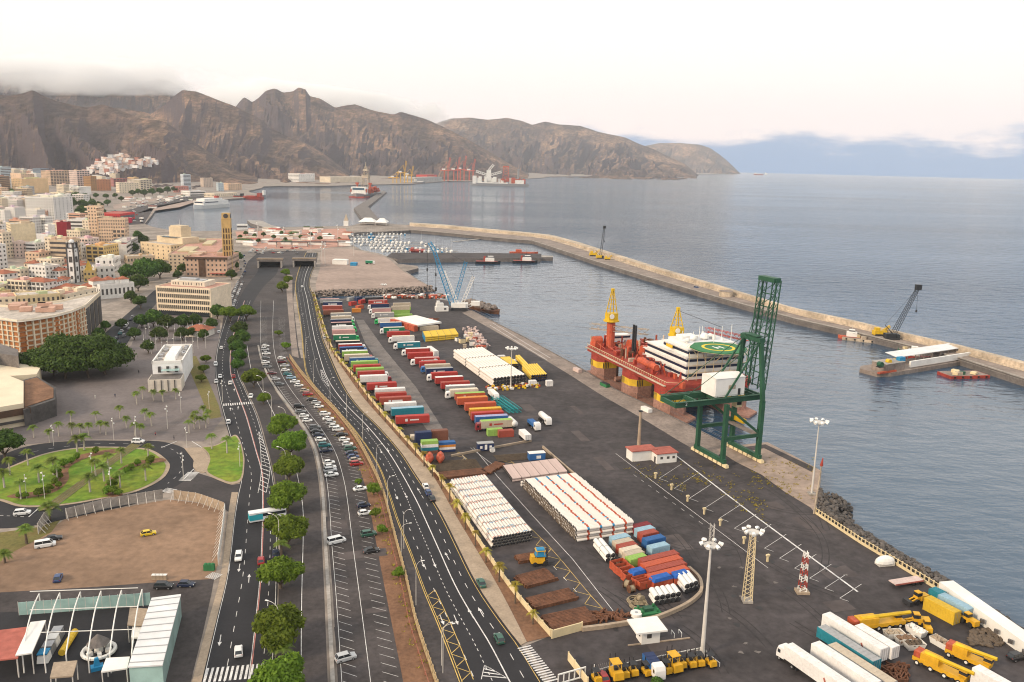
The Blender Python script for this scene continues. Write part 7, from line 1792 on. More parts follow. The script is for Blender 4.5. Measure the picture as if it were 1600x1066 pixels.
# ================================================================== markings, trees, cars, lamps, fences
def between(L_,R_,f,n=160):
 A,B=resample(L_,length(L_)/n),resample(R_,length(R_)/n);return [(a[0]+(b[0]-a[0])*f,a[1]+(b[1]-a[1])*f) for a,b in zip(A,B)]
def marks(name,items,z,parent,material='paint_white'):
 mb=MB()
 for pts,w,dash in items:paint_line(mb,pts,w,z,dash)
 return mb.build(name,M[material],parent=parent,kind='structure')
def part_of(pts,a,b):n=len(pts);return pts[int(n*a):max(int(n*a)+2,int(n*b))]
marks('lane_marking',[(between(hwL,hwR,.20),.16,(2,4)),(between(hwL,hwR,.40),.16,(1,1.2)),(between(hwL,hwR,.60),.28,None),(between(hwL,hwR,.79),.16,(2.5,4))],.075,highway)
marks('edge_marking',[(between(hwL,hwR,.015),.22,None),(between(hwL,hwR,.045),.14,None)],.076,highway,'paint_yellow')
marks('edge_marking',[(between(hwL,hwR,.95),.15,None)],.076,highway,'paint_yellow')
marks('lane_marking',[(between(avL,avR,.04),.14,None),(between(avL,avR,.33),.14,(2.5,4)),(part_of(between(avL,avR,.66),0,1),.16,None),(between(avL,avR,.84),.14,(2,3)),(between(avL,avR,.97),.14,None)],.075,avenue)
marks('centre_marking',[(between(avL,avR,.68),.22,None)],.076,avenue,'paint_red')
svc=bpy.data.objects['service_road'];lot=bpy.data.objects['parking_lot']
marks('edge_marking',[(between(s2L,s2R,.06),.2,None)],.075,svc)
bays=[(between(pkL,pkR,.50),.14,None),(between(pkL,pkR,.06),.12,None)]
for f0,f1,sh in ((.08,.30,1.2),(.70,.94,1.6)):
 a,b=between(pkL,pkR,f0,150),between(pkL,pkR,f1,150)
 for k in range(20,150,1):
  j=min(149,k+1);bays.append(([a[k],((b[j][0]+b[k][0])/2,(b[j][1]+b[k][1])/2)],.10,None)) if k < len(a) and j < len(b) else None
marks('bay_marking',bays,.07,lot)
def zig(L_,w,step,off0,off1,name,parent):
 P_=resample(gl(L_),step);A,B=offset(P_,off0),offset(P_,off1);z=[(A if k % 2 else B)[k] for k in range(len(P_))];marks(name,[([a,b],w,None) for a,b in zip(z[:-1],z[1:])]+[(B,w,None)],.077,parent,'paint_yellow')
zig([(600,682),(626,706),(650,742),(689,801),(741,905),(781,966)],.14,2.0,.3,2.2,'zigzag_marking',highway)
zig([(660,925),(684,980),(716,1066)],.16,2.4,.6,3.2,'zigzag_marking',highway)
def zebra(a,b,wid,n,parent,z=.078):
 A,B=G(*a),G(*b);d=B-A;L_=d.length;d.normalize();nrm=Vector((-d.y,d.x,0));it=[]
 for k in range(n):c=A+d*(L_*(k+.5)/n);it.append(([(c.x-nrm.x*wid/2,c.y-nrm.y*wid/2),(c.x+nrm.x*wid/2,c.y+nrm.y*wid/2)],L_/n*.5,None))
 marks('zebra_crossing',it,z,parent)
zebra((348,633),(404,629),3.6,16,avenue);zebra((318,1056),(436,1046),5,15,avenue);zebra((326,899),(342,903),3,7,avenue,.2);zebra((288,752),(303,738),4,8,avenue,.1);zebra((818,1010),(862,1066),3.2,16,highway);zebra((258,770),(270,764),4,5,avenue,.1)
def hatch(L_,R_,n,parent,w=.3):
 a,b=gl(L_),gl(R_);A,B=resample(a,length(a)/n),resample(b,length(b)/n);it=[(a,.16,None),(b,.16,None)]
 for k in range(0,min(len(A),len(B))-1):it.append(([A[k],B[min(k+1,len(B)-1)]],w,None))
 marks('hatched_marking',it,.079,parent)
hatch([(404,675),(407,700),(408,740),(403,771)],[(405,675),(413,695),(422,730),(416,770)],17,avenue)
hatch([(501,578),(504,592),(513,604)],[(503,578),(510,592),(514,604)],8,highway);hatch([(757,1040),(752,1062)],[(758,1040),(792,1060)],4,highway)
def arrow(px,py,dirpts,parent,s_=1.0):
 g=G(px,py);d=(G(*dirpts)-g).normalized();n=Vector((-d.y,d.x,0));mb=MB()
 def q(u,v):return (g.x+d.x*u*s_+n.x*v*s_,g.y+d.y*u*s_+n.y*v*s_)
 mb.sheet([q(-2,-.1),q(1,-.1),q(1,.1),q(-2,.1)],.08);mb.sheet([q(1,-.45),q(2.6,0),q(1,.45)],.08);mb.build('arrow_marking',M['paint_white'],parent=parent,kind='structure')
for x,y in ((619,776),(634,774),(660,880),(678,880),(690,968),(712,968),(595,705),(606,703)):arrow(x,y,(x+5,y+12),highway)
for x,y in ((655,768),(752,958),(736,960),(540,640),(575,672),(699,870)):arrow(x,y,(x-7,y-12),highway)
for x,y in ((357,888),(374,887),(344,1000)):arrow(x,y,(x-2,y+12),avenue)
for x,y in ((409,905),(389,905),(360,640),(372,638),(366,610)):arrow(x,y,(x+1,y-12),avenue)
yard=bpy.data.objects['port_yard']
def yl(pts,w=.14,dash=None):return (gl(pts,False),w,dash)
it=[yl([(1056,712),(1160,792),(1340,925)],.55),yl([(962,709),(1200,888)],.16),yl([(990,742),(1110,828)],.12,(2,3))]
for k in range(13):x,y=1030+k*23.5,738+k*15.6;it.append(yl([(x,y+10),(x+34,y-12)],.14));it.append(yl([(x,y+10),(x+14,y+15)],.14))
it += [yl([(740,700),(790,760),(900,880),(945,935),(968,968)],.16,None),yl([(722,712),(750,742)],.14),yl([(780,790),(830,848),(880,902),(905,930)],.16,(2,4)),yl([(700,600),(640,530)],.14,(2,3)),yl([(735,700),(775,730)],.14),yl([(770,505),(860,560)],.3),yl([(765,508),(855,563)],.3)]
marks('yard_marking',it,.08,yard)
zig([(800,816),(845,862),(900,930),(932,966)],.14,3.2,.2,3.4,'zigzag_marking',yard);zig([(705,708),(745,745)],.14,3.0,.2,3.0,'zigzag_marking',yard);zig([(778,716),(812,742)],.14,3.0,.2,3.0,'zigzag_marking',yard)
marks('dock_rail',[(offset(gl([(735,485),(900,572),(1081,668),(1138,697)],False),q),.22,None) for q in (3.2,4.2,7.0)],.10,bpy.data.objects['quay_apron'],'concrete_dark')
marks('lane_marking',[(gl([(-40,734),(20,715),(75,702),(150,694),(225,695),(270,703),(284,722),(280,740),(262,756)]),.14,(2,3)),(gl([(0,806),(40,808)],False),.2,(1,1)),(gl([(252,700),(276,690)],False),.3,None),(gl([(300,690),(316,700)],False),.3,None),(gl([(286,750),(303,733)],False),.3,None),(gl([(45,808),(60,795)],False),.3,None)],.09,bpy.data.objects['roundabout'])
mbw=MB()
for k in range(26):g=G(random.uniform(960,1320),random.uniform(760,1040));mbw.sheet([(g.x+random.uniform(.3,1.4)*math.cos(R(a)),g.y+random.uniform(.3,1.4)*math.sin(R(a))) for a in range(0,360,45)],.06+k*.0004)
mbw.build('oil_stain',mat('oil_stains',(.028,.026,.027),.6,.2,2),parent=yard,kind='structure')
mbw=MB()
for k in range(12):g=G(random.uniform(1090,1330),random.uniform(880,1030));mbw.sheet([(g.x+random.uniform(.2,.9)*math.cos(R(a)),g.y+random.uniform(.2,.8)*math.sin(R(a))) for a in range(0,360,40)],.085+k*.0004)
mbw.build('pale_patch',M['concrete_dark'],parent=yard,kind='structure')
# ---- trees
def tree(kind,cx,cy,r_px,label,group,name='street_tree',k=None,flat=1.0,z=0.0,cz=None):
 kits=TREE[kind];kit=kits[(int(cx*7+cy) if k is None else k) % len(kits)];R0={'avenue':5.5,'dark':5.2,'small':2.5}[kind];hz={'avenue':4.9,'dark':5.3,'small':2.9}[kind]
 mp_=m_per_px(cx,cy+r_px,z);s_=r_px*mp_/R0;g=G(cx,cy+hz*s_/mp_*.93,z) if cz is None else cz
 return place_kit(kit,name,label,'tree',(g.x,g.y,g.z),random.uniform(0,6.28),group=group,scale=(s_,s_,s_*flat))
AVT=[(397,588,21),(412,621,13),(443,661,27),(453,690,29),(452,727,30),(450,770,35),(450,824,37),(439,889,38),(435,972,50),(432,1056,50)]
for i,(x,y,r_) in enumerate(AVT[::-1]):tree('avenue',x,y,r_,f'round green avenue tree on the median, {nth(i + 1)} counting from the near end','trees of the avenue median',k=i)
for i,(x,y,r_) in enumerate(((376,512,15),(378,526,16),(372,541,15),(375,555,14),(366,532,12),(371,568,12))):tree('dark',x,y,r_,f'dark bushy tree on the upper median, {nth(i + 1)} in the row from the far end','trees of the upper median')
for i,(x,y,r_) in enumerate(((360,488,17),(385,486,17),(441,447,12),(447,425,9),(436,520,7),(447,540,9),(322,560,9),(318,575,9),(315,590,9),(450,436,9))):tree('avenue',x,y,r_,f'round green tree by the upper junction, {nth(i + 1)} largest to smallest group','trees by the upper junction')
for i,(x,y,r_) in enumerate(((228,420,24),(200,424,16),(250,418,18),(216,440,16),(196,440,10),(240,495,17),(262,503,16),(287,502,15),(305,500,14),(330,505,12),(345,462,13),(340,485,14),(336,470,12),(250,520,14),(285,520,13),(318,522,11),(222,500,13),(210,520,12),(170,535,14),(155,520,12),(165,508,10),(232,540,13),(205,462,12),(220,470,12),(370,400,10),(365,415,11),(362,428,10),(190,505,10),(300,478+40,9))):tree('dark',x,y,r_,f'dark leafy tree of the town squares, {nth(i + 1)} of that cluster','dark trees of the town squares')
for i,(x,y,r_) in enumerate(((128,332,12),(121,345,12),(136,344,10),(112,318,11),(120,309,10),(134,310,9),(208,388,11),(222,376,12),(215,368,9),(207,302,6),(216,300,6),(226,302,7),(238,300,7),(250,299,7),(262,297,7),(273,296,6),(180,306,5),(166,307,5),(150,306,5),(281,296,5),(60,440,9),(68,449,7),(30,330,4),(84,277,5),(19,300,5),(145,318,8),(155,322,8),(147,330,9),(160,331,7),(150,341,8),(168,317,6),(130,320,9),(190,311,5),(228,392,9),(236,386,8),(178,352,7),(286,420,10),(278,430,9),(283,412,8))):
 g=CP(x,y+r_*.8);tree('dark',x,y,r_,f'dark tree farther back in town, {nth(i + 1)} of those scattered','far dark trees of the town',cz=g)
tree('dark',8,690,28,'dense dark tree at the photo edge beside the ring road',None)
tree('dark',12,1000,18,'dark shrub tree behind the fairground corner',None);tree('dark',1026,1066,14,'bright green tree top rising in front of the forklifts',None)
for i,(x,y,r_) in enumerate(((587,800,9),(597,826,9),(623,893,10),(560,752,6),(584,762,11))):tree('small',x,y,r_,f'small bush on the dirt strip, {nth(i + 1)} along the parking lot','bushes on the dirt strip','bush')
def banyan():
 g=G(119,588);rg=random.Random(77);lobes=[(0,0,11,15,7)];s_=m_per_px(119,588)
 for k in range(15):a=2*math.pi*k/15+rg.uniform(-.2,.2);d=rg.uniform(12,18);lobes.append((d*1.12*math.cos(a),d*.8*math.sin(a),8+rg.uniform(-1,2.5),rg.uniform(6,8.5),rg.uniform(4,5.4)))
 for k in range(8):a=rg.uniform(0,6.28);lobes.append((10*math.cos(a),7*math.sin(a),14+rg.uniform(-1,1.2),6,4))
 r=thing('giant_laurel_tree','huge dome shaped dark green tree beside the curved apartment block','tree',(g.x,g.y+4,0));put('crown',crown_mesh('crown',lobes,9000,.85,5,M['leaf_dark'],3),r)
 for k in range(7):a=2*math.pi*k/7;mb=MB();mb.cyl((12*math.cos(a),9*math.sin(a),-.2),(10*math.cos(a),8*math.sin(a),8),.6,.4,7);mb.build('trunk',M['bark'],r)
banyan()
def palm(kind,x,y,label,group,s_=1.0,k=0):g=G(x,y);k_=PALM[kind];place_kit(k_[k % len(k_)],'palm_tree',label,'palm',(g.x,g.y,.05),random.uniform(0,6.28),group=group,scale=s_)
PP=[(53,682),(78,690),(92,680),(113,678),(126,681),(139,681),(157,675),(166,678),(188,653),(198,667),(211,679),(237,664),(227,655),(151,661),(111,662),(221,680),(296,675),(304,668),(312,668),(322,667),(326,660),(318,650),(306,660),(223,622),(240,624),(255,626),(214,630),(275,622)]
for i,(x,y) in enumerate(PP):palm('plaza',x,y+2,f'young palm with pale trunk on the plaza, {nth(i + 1)} of the grove','palms of the plaza',.85,i)
PR=[(121,706),(44,727),(16,742),(61,754),(228,751),(232,720),(141,769),(188,762),(33,780),(84,742),(90,752),(150,745),(163,752),(190,724),(170,735),(132,703),(331,701),(355,708),(7,762),(5,705)]
for i,(x,y) in enumerate(PR):palm('plaza',x,y+1,f'palm on the roundabout lawn, {nth(i + 1)} of its group','palms of the roundabout',.95 if i % 3 else 1.1,i)
palm('date',77,812,'thick date palm at the corner of the hoarding',None,1.2);palm('date',42,850,'shaggy date palm beside the white van',None,1.0,1);palm('date',8,880,'low date palm at the photo edge by the dirt lot',None,.8)
for i,(x,y) in enumerate(((442,1034),(440,872),(445,800),(447,726))):palm('date',x,y,f'date palm squeezed among the median trees, {nth(i + 1)} from the near end','date palms of the median',.9+.1*(i == 0),i)
wl_=resample(gl(WALL),1.0)
for i in range(46):
 t=(i+.5)/46;p=wl_[int(t*(len(wl_)-1))];q=offset(wl_,-1.5)[int(t*(len(wl_)-1))];place_kit(PALM['wall'][i % 3],'palm_tree',f'yellowish small palm along the yard wall, {nth(i + 1)} from the far end','palm',(q[0],q[1],.1),random.uniform(0,6),group='small palms along the yard wall',scale=random.uniform(1.0,1.4))
mb=MB();rg=random.Random(9)
def weeds(mb,x,y,n,s_):
 for _ in range(n):
  g=G(x+rg.gauss(0,3),y+rg.gauss(0,2),.12)
  for q in range(5):a=rg.uniform(0,6.28);h=s_*rg.uniform(.4,1);mb.add([(g.x,g.y,.1),(g.x+.25*math.cos(a),g.y+.25*math.sin(a),.1),(g.x+.5*math.cos(a+.4),g.y+.5*math.sin(a+.4),h)],[(0,1,2)])
for _ in range(60):weeds(mb,rg.uniform(1175,1270),rg.uniform(720,778),3,.7)
for _ in range(60):t=rg.random();weeds(mb,1060+130*t+rg.gauss(0,14),722+75*t+rg.gauss(0,8),3,.6)
for _ in range(50):t=rg.random();weeds(mb,980+100*t,730+35*t+rg.gauss(0,8),2,.5)
o=mb.build('weeds',M['leaf_yellow'],kind='stuff');o['label']='yellow weeds growing in the concrete cracks by the crane';o['category']='weeds'
mb=MB()
for _ in range(240):i=rg.randrange(len(fenL)-8);x,y=proj((*fenL[i],0));weeds(mb,x-rg.uniform(4,22),y+rg.gauss(0,4),1,.8)
o=mb.build('strip_scrub',M['leaf_yellow'],kind='stuff');o['label']='sparse scrub on the dirt strip';o['category']='scrub'
# ---- cars
PCL=[(415,541,'white'),(414,547,'silver'),(416,553,'white'),(415,560,'grey'),(415,567,'white'),(417,574,'grey'),(425,584,'maroon'),(431,593,'silver'),(437,601,'grey'),(467,636,'black'),(469,644,'grey'),(475,651,'white'),(480,658,'white'),(492,669,'grey'),(494,675,'black'),(498,681,'dark blue'),(501,688,'white'),(507,697,'teal'),(509,705,'dark blue'),(514,724,'white'),(516,731,'white'),(516,736,'silver'),(518,743,'white')]
PCR=[(440,560,'white'),(441,566,'maroon'),(445,572,'silver'),(446,579,'white'),(449,585,'teal'),(455,591,'light blue'),(461,597,'white'),(467,603,'white'),(476,611,'beige'),(481,617,'red'),(487,625,'black'),(494,630,'silver'),(498,636,'white'),(508,648,'white'),(513,655,'white'),(517,661,'silver'),(522,667,'white'),(528,672,'white'),(534,680,'black'),(538,688,'white'),(543,695,'white'),(547,702,'green'),(549,709,'dark blue'),(552,715,'blue'),(555,720,'beige'),(557,726,'red'),(563,765,'white'),(568,791,'dark blue'),(570,803,'white'),(576,836,'green'),(580,862,'black')]
kinds=['hatchback','sedan','SUV','hatchback']
for side,lst,nm in (('l',PCL,'tree side'),('r',PCR,'highway side')):
 for i,(x,y,c) in enumerate(lst):add_car(x,y+1,24 if y > 700 else 16,kinds[(i*7+3) % 4],c,f'{c} car parked on the {nm} of the lot, {nth(i + 1)} from the far end',f'cars on the {nm} of the parking lot')
add_car(526,848,34,'van','white','silver white van parked alone in the tree side bays');add_car(540,1031,30,'SUV','silver','silver estate car parked alone near the bottom of the lot')
def heading(x,y,dx,dy):a,b=G(x,y),G(x+dx,y+dy);return math.degrees(math.atan2(b.y-a.y,b.x-a.x))
RC=[(373,873,-1.5,12,'white','SUV','white car driving towards us on the avenue'),(373,1021,0,-12,'white','hatchback','white car near the bottom zebra crossing of the avenue'),(408,879,0,-12,'red','hatchback','red car half hidden under the avenue trees'),(431,868,0,-12,'dark blue','sedan','dark blue car behind the avenue tree with the red car'),(357,661,2,-12,'white','hatchback','white car with red lights beyond the zebra crossing'),(392,621,-3,10,'white','hatchback','white car waiting right of the upper zebra crossing'),(360,600,1,-10,'white','sedan','white car second from the upper zebra crossing'),(365,590,1,-10,'red','hatchback','red car on the avenue above the zebra crossing'),(344,590,0,10,'white','sedan','white car at the plaza side kerb'),(338,598,0,10,'silver','hatchback','silver car at the plaza side kerb'),(337,571,0,10,'white','SUV','white car farther up the plaza side kerb'),(346,545,1,-10,'white','sedan','white car beside the square trees'),(342,520,1,-10,'white','hatchback','small white car by the tiled kiosk'),
   (780,1001,-6,-12,'green','hatchback','dark green car on the highway near the entrance'),(752,914,-6,-12,'green','sedan','dark green car stopped by the sidewalk'),(665,762,-6,-12,'white','hatchback','white car on the highway kerb lane ahead of a blue one'),(669,772,-6,-12,'blue','hatchback','blue car on the highway kerb lane'),(675,781,-6,-12,'black','sedan','black car last of three on the kerb lane'),(472,449,-1,-10,'white','sedan','white car on the highway before the tunnel'),(507,530,-2,-8,'silver','hatchback','silver car by the highway bend'),(508,526,-2,-8,'white','hatchback','white car by the highway bend'),
   (35,804,10,-1,'white','SUV','white car on the ring road left of the date palm'),(216,692,10,0,'white','SUV','white jeep at the top of the ring road'),(232,836,12,-2,'yellow','hatchback','bright yellow car alone on the dirt lot'),(71,854,12,-2,'white','van','white delivery van at the edge of the dirt lot'),(83,844,12,-2,'black','sedan','black car behind the white delivery van'),(91,906,4,-10,'blue','hatchback','blue car at the lower edge of the dirt lot'),(256,919,12,0,'black','SUV','black car on the lane behind the fairground'),(291,916,12,0,'dark blue','hatchback','dark blue car right of the black one behind the fairground'),(1088,451,10,2,'blue','van','blue van driving on the breakwater')]
for x,y,dx,dy,c,k,lb in RC:add_car(x,y,heading(x,y,dx,dy),k,c,lb)
for i in range(22):t=i // 2/11;x,y=372-16*t+7*(i % 2),442+40*t;add_car(x,y,heading(x,y,2,-8),kinds[i % 4],random.choice(('red','white','silver','white','grey','maroon')),f'car queueing by the office block, {nth(i // 2 + 1)} in the {("outer", "inner")[i % 2]} lane','cars in the queue by the office block')
for i in range(15):t=i/15;x,y=168+42*t,548-55*t;add_car(x+(9 if i % 3 == 0 else 0),y,heading(x,y,6,-7),kinds[i % 4],random.choice(('white','silver','grey','teal','white','dark blue')),f'car parked along the town street, {nth(i + 1)} going uphill','cars along the town street')
for i in range(9):x,y=380+rg.uniform(-4,6),400+i*4.2;add_car(x,y,heading(x,y,2,-8),kinds[i % 4],random.choice(('white','silver','grey','blue')),f'car by the council wing near the tunnel mouths, {nth(i + 1)} from the sea','cars by the council wing')
g=G(418,812);r=thing('city_bus','white and turquoise bus half hidden behind an avenue tree','bus',(g.x,g.y,.05),R(heading(418,812,12,-2)));mb=MB();mb.box((0,0,1.75),(10.5,2.5,2.7));mb.build('body',M['paint'],r,color=(.72,.72,.72));mb=MB();mb.box((-3.4,0,1.7),(3.8,2.54,1.7));mb.build('stripe',M['paint'],r,color=(.03,.35,.42));mb=MB();mb.box((.8,0,2.2),(8.6,2.53,.9));mb.build('window',M['glass'],r)
for sx in (-3.4,3.4):
 for sy in (-1,1):mb=MB();mb.cyl((sx,sy*.9,.48),(sx,sy*1.24,.48),.48,n=10);mb.build('wheel',M['rubber'],r)
# ---- lamps
def lamp(kind,x,y,rz,label,group,s_=1.0,z=0.05):g=G(x,y);place_kit(LAMP[kind],'street_lamp',label,'lamp',(g.x,g.y,z),rz,group=group,scale=s_)
for i,(x,y) in enumerate(((692,1052),(650,946),(631,858),(606,800),(589,745),(567,690),(542,655),(516,630),(490,598),(478,560),(470,520),(466,480))):lamp('tall',x,y,R(14),f'slim highway lamp on the parking side, {nth(i + 1)} from the near end','slim lamps along the highway',.92)
for i,(x,y) in enumerate(((437,1000),(437,850),(447,735),(447,666),(412,612),(425,640))):lamp('curved',x,y+14,R(160),f'curved white lamp among the median trees, {nth(i + 1)} from the near end','curved lamps of the median',1.15)
for i,(x,y) in enumerate(((84,697),(178,688),(262,671),(144,743),(174,772),(213,690),(42,780),(70,780),(287,751),(292,700),(283,645),(348,628),(327,640),(375,730))):lamp('spot',x,y,i*.7,f'slim floodlight pole near the roundabout, {nth(i + 1)} of them','floodlight poles near the roundabout',.9+.1*(i % 3))
for i in range(22):x,y=226+9.5*(i % 11)+rg.uniform(-2,2),527+22*(i // 11)+rg.uniform(-5,5);lamp('plain',x,y,i,f'thin white pole on the square, {nth(i % 11 + 1)} from left in the {("far", "near")[i // 11]} row','white poles of the square',1.1)
for i,(x,y) in enumerate(((627,870),(690,1040))):lamp('curved',x,y,R(15),f'arched white gantry lamp over the highway edge, {("far", "near")[i]} one','arched lamps',1.0)
for i,(x,y) in enumerate(((403,376),(444,385),(486,393),(503,413),(508,415),(553,400),(528,380))):lamp('spot',x,y,i,f'tall white mast by the basin road, {nth(i + 1)} from the left','masts by the basin road',2.6)
# ---- light masts of the port
def mast(x,y,h,label,kind='pole',ring=1.6,n=6,base=.5):
 g=G(x,y);r=thing('light_mast',label,'mast',(g.x,g.y,.05));mb=MB()
 if kind == 'pole':mb.cyl((0,0,0),(0,0,h),base,base*.45,10)
 elif kind == 'lattice':lattice(mb,(0,0,0),(0,0,h),2.0,16,.10,1.1)
 mb.build('shaft',M['cream' if kind == 'lattice' else 'pole'],r);mb=MB();mb.cyl((0,0,h-.3),(0,0,h),ring,n=12);mb.build('platform',M['pole'],r)
 for k in range(n):a=2*math.pi*k/n;mb=MB();mb.cyl((ring*1.05*math.cos(a),ring*1.05*math.sin(a),h+.5),(ring*1.5*math.cos(a),ring*1.5*math.sin(a),h+.1),.34,.5,8);mb.build('floodlight',M['light'],r)
 mb=MB();mb.box((0,0,.3),(2.4,2.4,.6));mb.build('footing',M['concrete'],r);return r
m1=mast(1097,1024,26.2,'tall white tapered light mast rising over the forklifts');mb=MB();lattice(mb,(0,0,26),(0,0,31),.8,5,.05);mb.build('antenna',M['pole'],m1)
mast(1167,940,18.6,'cream lattice light tower in the open yard','lattice',1.7,7);mast(1268,773,25,'slim white light mast at the pier head',ring=2.0,n=8,base=.35);mast(798,606,19,'white light mast in front of the white pipe field',ring=1.9,n=8,base=.3);mast(600,482,17,'slim light mast between the truck rows',ring=1.4,base=.2)
g=G(997,712);r=thing('concrete_mast','bare tapered concrete mast beside the red roofed building','mast',(g.x,g.y,.05));mb=MB();mb.cyl((0,0,0),(0,0,17),.75,.4,8);mb.build('shaft',M['sidewalk'],r);mb=MB();mb.box((0,0,17.1),(1.4,1.4,.3));mb.build('cap',M['dark'],r)
g=G(1253,926);r=thing('striped_mast','red and white striped lattice mast in the open yard','mast',(g.x,g.y,.05))
for k in range(7):mb=MB();lattice(mb,(0,0,k*1.6),(0,0,k*1.6+1.6),1.7-.12*k,2,.13,1.58-.12*k);mb.build('section',M['rig_red' if k % 2 else 'rig_white'],r)
mb=MB();mb.box((0,0,.3),(3.2,2.6,.6));mb.build('footing',M['sidewalk'],r)
a,b=G(1271.6,803),at_dist(1283.5,728,G(1271.6,803).y);r=thing('leaning_beacon','leaning ochre post with a red cone at the revetment fence','beacon',a);mb=MB();mb.cyl((0,0,0),b-a,.28,.2,7);mb.build('post',M['parapet'],r);mb=MB();mb.cyl((b-a),(b-a)+Vector((.2,0,2.6)),.55,.12,8);mb.build('cone',M['rig_red'],r)
# ---- fences and walls
def post_fence(name,label,line,step,h,post,rails,mt,wall=0,cat='fence',rail_m=None,z=.05,pw=.3):
 P_=resample(line,step);r=thing(name,label,cat,(P_[0][0],P_[0][1],z));o=Vector(P_[0]);mb=MB();mb.box((0,0,h/2),(pw,pw,h));pm=mb.mesh('post',[M[mt]])
 for p in P_:put('post',pm,r,(p[0]-o.x,p[1]-o.y,0))
 L_=[(p[0]-o.x,p[1]-o.y) for p in P_]
 for zz in rails:mb=MB();mb.wall(L_,.12,zz,zz+.14);mb.build('rail',M[rail_m or mt],r)
 if wall:mb=MB();mb.wall(L_,.28,-.1,wall);mb.build('plinth',M[mt],r)
 return r
post_fence('roadside_fence','ochre concrete fence between parking lot and highway',fenL,2.6,2.3,0,(1.0,1.9),'fence',.5)
post_fence('red_guard_rail','reddish guard rail on the shoulder beside the ochre fence',offset(fenL,-1.5),4,.9,0,(.65,),'fence_red')
post_fence('yard_wall','cream wall with posts along the palm strip',gl(WALL),4.0,1.9,0,(1.5,),'cream',1.3)
post_fence('shore_fence','ochre baluster fence above the shore boulders',gl([(1274,803),(1345,850),(1420,895),(1480,932)],False),1.5,2.0,0,(1.7,),'cream',.7)
post_fence('entrance_wall','cream notice wall at the yard corner',gl([(862,998),(909,985)],False),4,2.2,0,(),'cream',2.0)
mb=MB();mb.wall(gl([(909,986),(950,981),(992,974),(1028,967),(1068,950),(1090,934),(1096,922),(1092,906),(1076,890)]),.8,0,1.0);o=mb.build('curved_kerb_wall',M['sidewalk']);tag(o,'pale curved kerb wall round the container group','wall')
mb=MB();mb.wall(gl([(705,714),(760,703),(830,690)],False),.6,0,.8);o=mb.build('yard_divider',M['sidewalk']);tag(o,'low pale divider wall by the navy site cabin','wall')
mb=MB();mb.wall(gl([(848,700),(880,728),(908,752)],False),.6,0,.9);o=mb.build('yard_divider',M['sidewalk']);tag(o,'low pale divider wall by the blue generator cabin','wall')
mb=MB();mb.wall(gl([(1476,926),(1640,1045)],False),4.0,0,3.2);o=mb.build('white_shore_shed',M['rig_white']);tag(o,'long white shed wall along the shore at the corner','shed')
for k in range(6):x,y=1500+k*22,946+k*16;g=G(x,y);mb=MB();mb.box((g.x-2.3,g.y-1.2,1.9),(1.0,.5,.9),R(-50));q=mb.build('shed_window',M['pane'],None);q.parent=o
def hoarding(pxs,label,mt='concrete'):
 P_=resample(gl(pxs,False),2.4);o=Vector(P_[0]);r=thing('hoarding',label,'hoarding',(o.x,o.y,.05))
 for a,b in zip(P_[:-1],P_[1:]):
  a,b=Vector(a)-o,Vector(b)-o;d=b-a;c=(a+b)/2;mb=MB();mb.box((c.x,c.y,1.7),(d.length*.97,.12,3.0),math.atan2(d.y,d.x));mb.build('panel',M[mt],r);mb=MB();mb.beam((a.x,a.y,0),(a.x,a.y,3.3),.14);n=Vector((d.y,-d.x)).normalized();mb.beam((a.x,a.y,2.8),(a.x+n.x*1.8,a.y+n.y*1.8,.1),.12);mb.build('prop',M['pole'],r)
hoarding([(104,811),(168,795),(172,794),(255,780)],'grey panel hoarding along the lawn side of the dirt lot');hoarding([(272,781),(310,786),(351,801)],'beige panel hoarding at the junction corner','sidewalk');hoarding([(352,803),(347,845),(341,884)],'white panel hoarding along the avenue side','rig_white');hoarding([(60,835),(70,818),(78,812)],'short grey hoarding at the date palm corner')
# ---- tunnels and footbridge
for k,(x0,x1,y,lb) in enumerate(((404,440,418,'left concrete tunnel mouth below the plaza'),(459,492,417,'right concrete tunnel mouth on the highway'))):
 a,b=G(x0,y),G(x1,y);d=b-a;r=thing('tunnel_portal',lb,'tunnel',a,math.atan2(d.y,d.x));L_=d.length;mb=MB();mb.box((L_/2,8,6.6),(L_+3,16,2.2));mb.build('lintel',M['concrete_dark'],r);mb=MB();mb.box((L_/2,14,2.8),(L_,.5,5.6));mb.build('dark_interior',M['dark'],r)
 for s_ in (0,L_):mb=MB();mb.box((s_,6,2.9),(1.4,20,5.8));mb.build('side_wall',M['concrete'],r)
 mb=MB();mb.box((L_/2,.2,8.2),(L_+3,.4,1.2));mb.build('parapet',M['sidewalk'],r)
a,b=G(420,386),G(540,386);d=b-a;r=thing('footbridge','long thin dark footbridge by the basin road','bridge',a,math.atan2(d.y,d.x));L_=d.length;mb=MB();mb.box((L_/2,0,6),(L_,4,.9));mb.build('deck',M['dark'],r)
for k in range(5):mb=MB();mb.box((L_*(.1+.2*k),0,2.8),(1,1.6,5.6));mb.build('pier',M['concrete'],r)
KM=['roof_red','roof_pink','terracotta','rig_white','rig_white','roof_grey','leaf_dark','parapet']
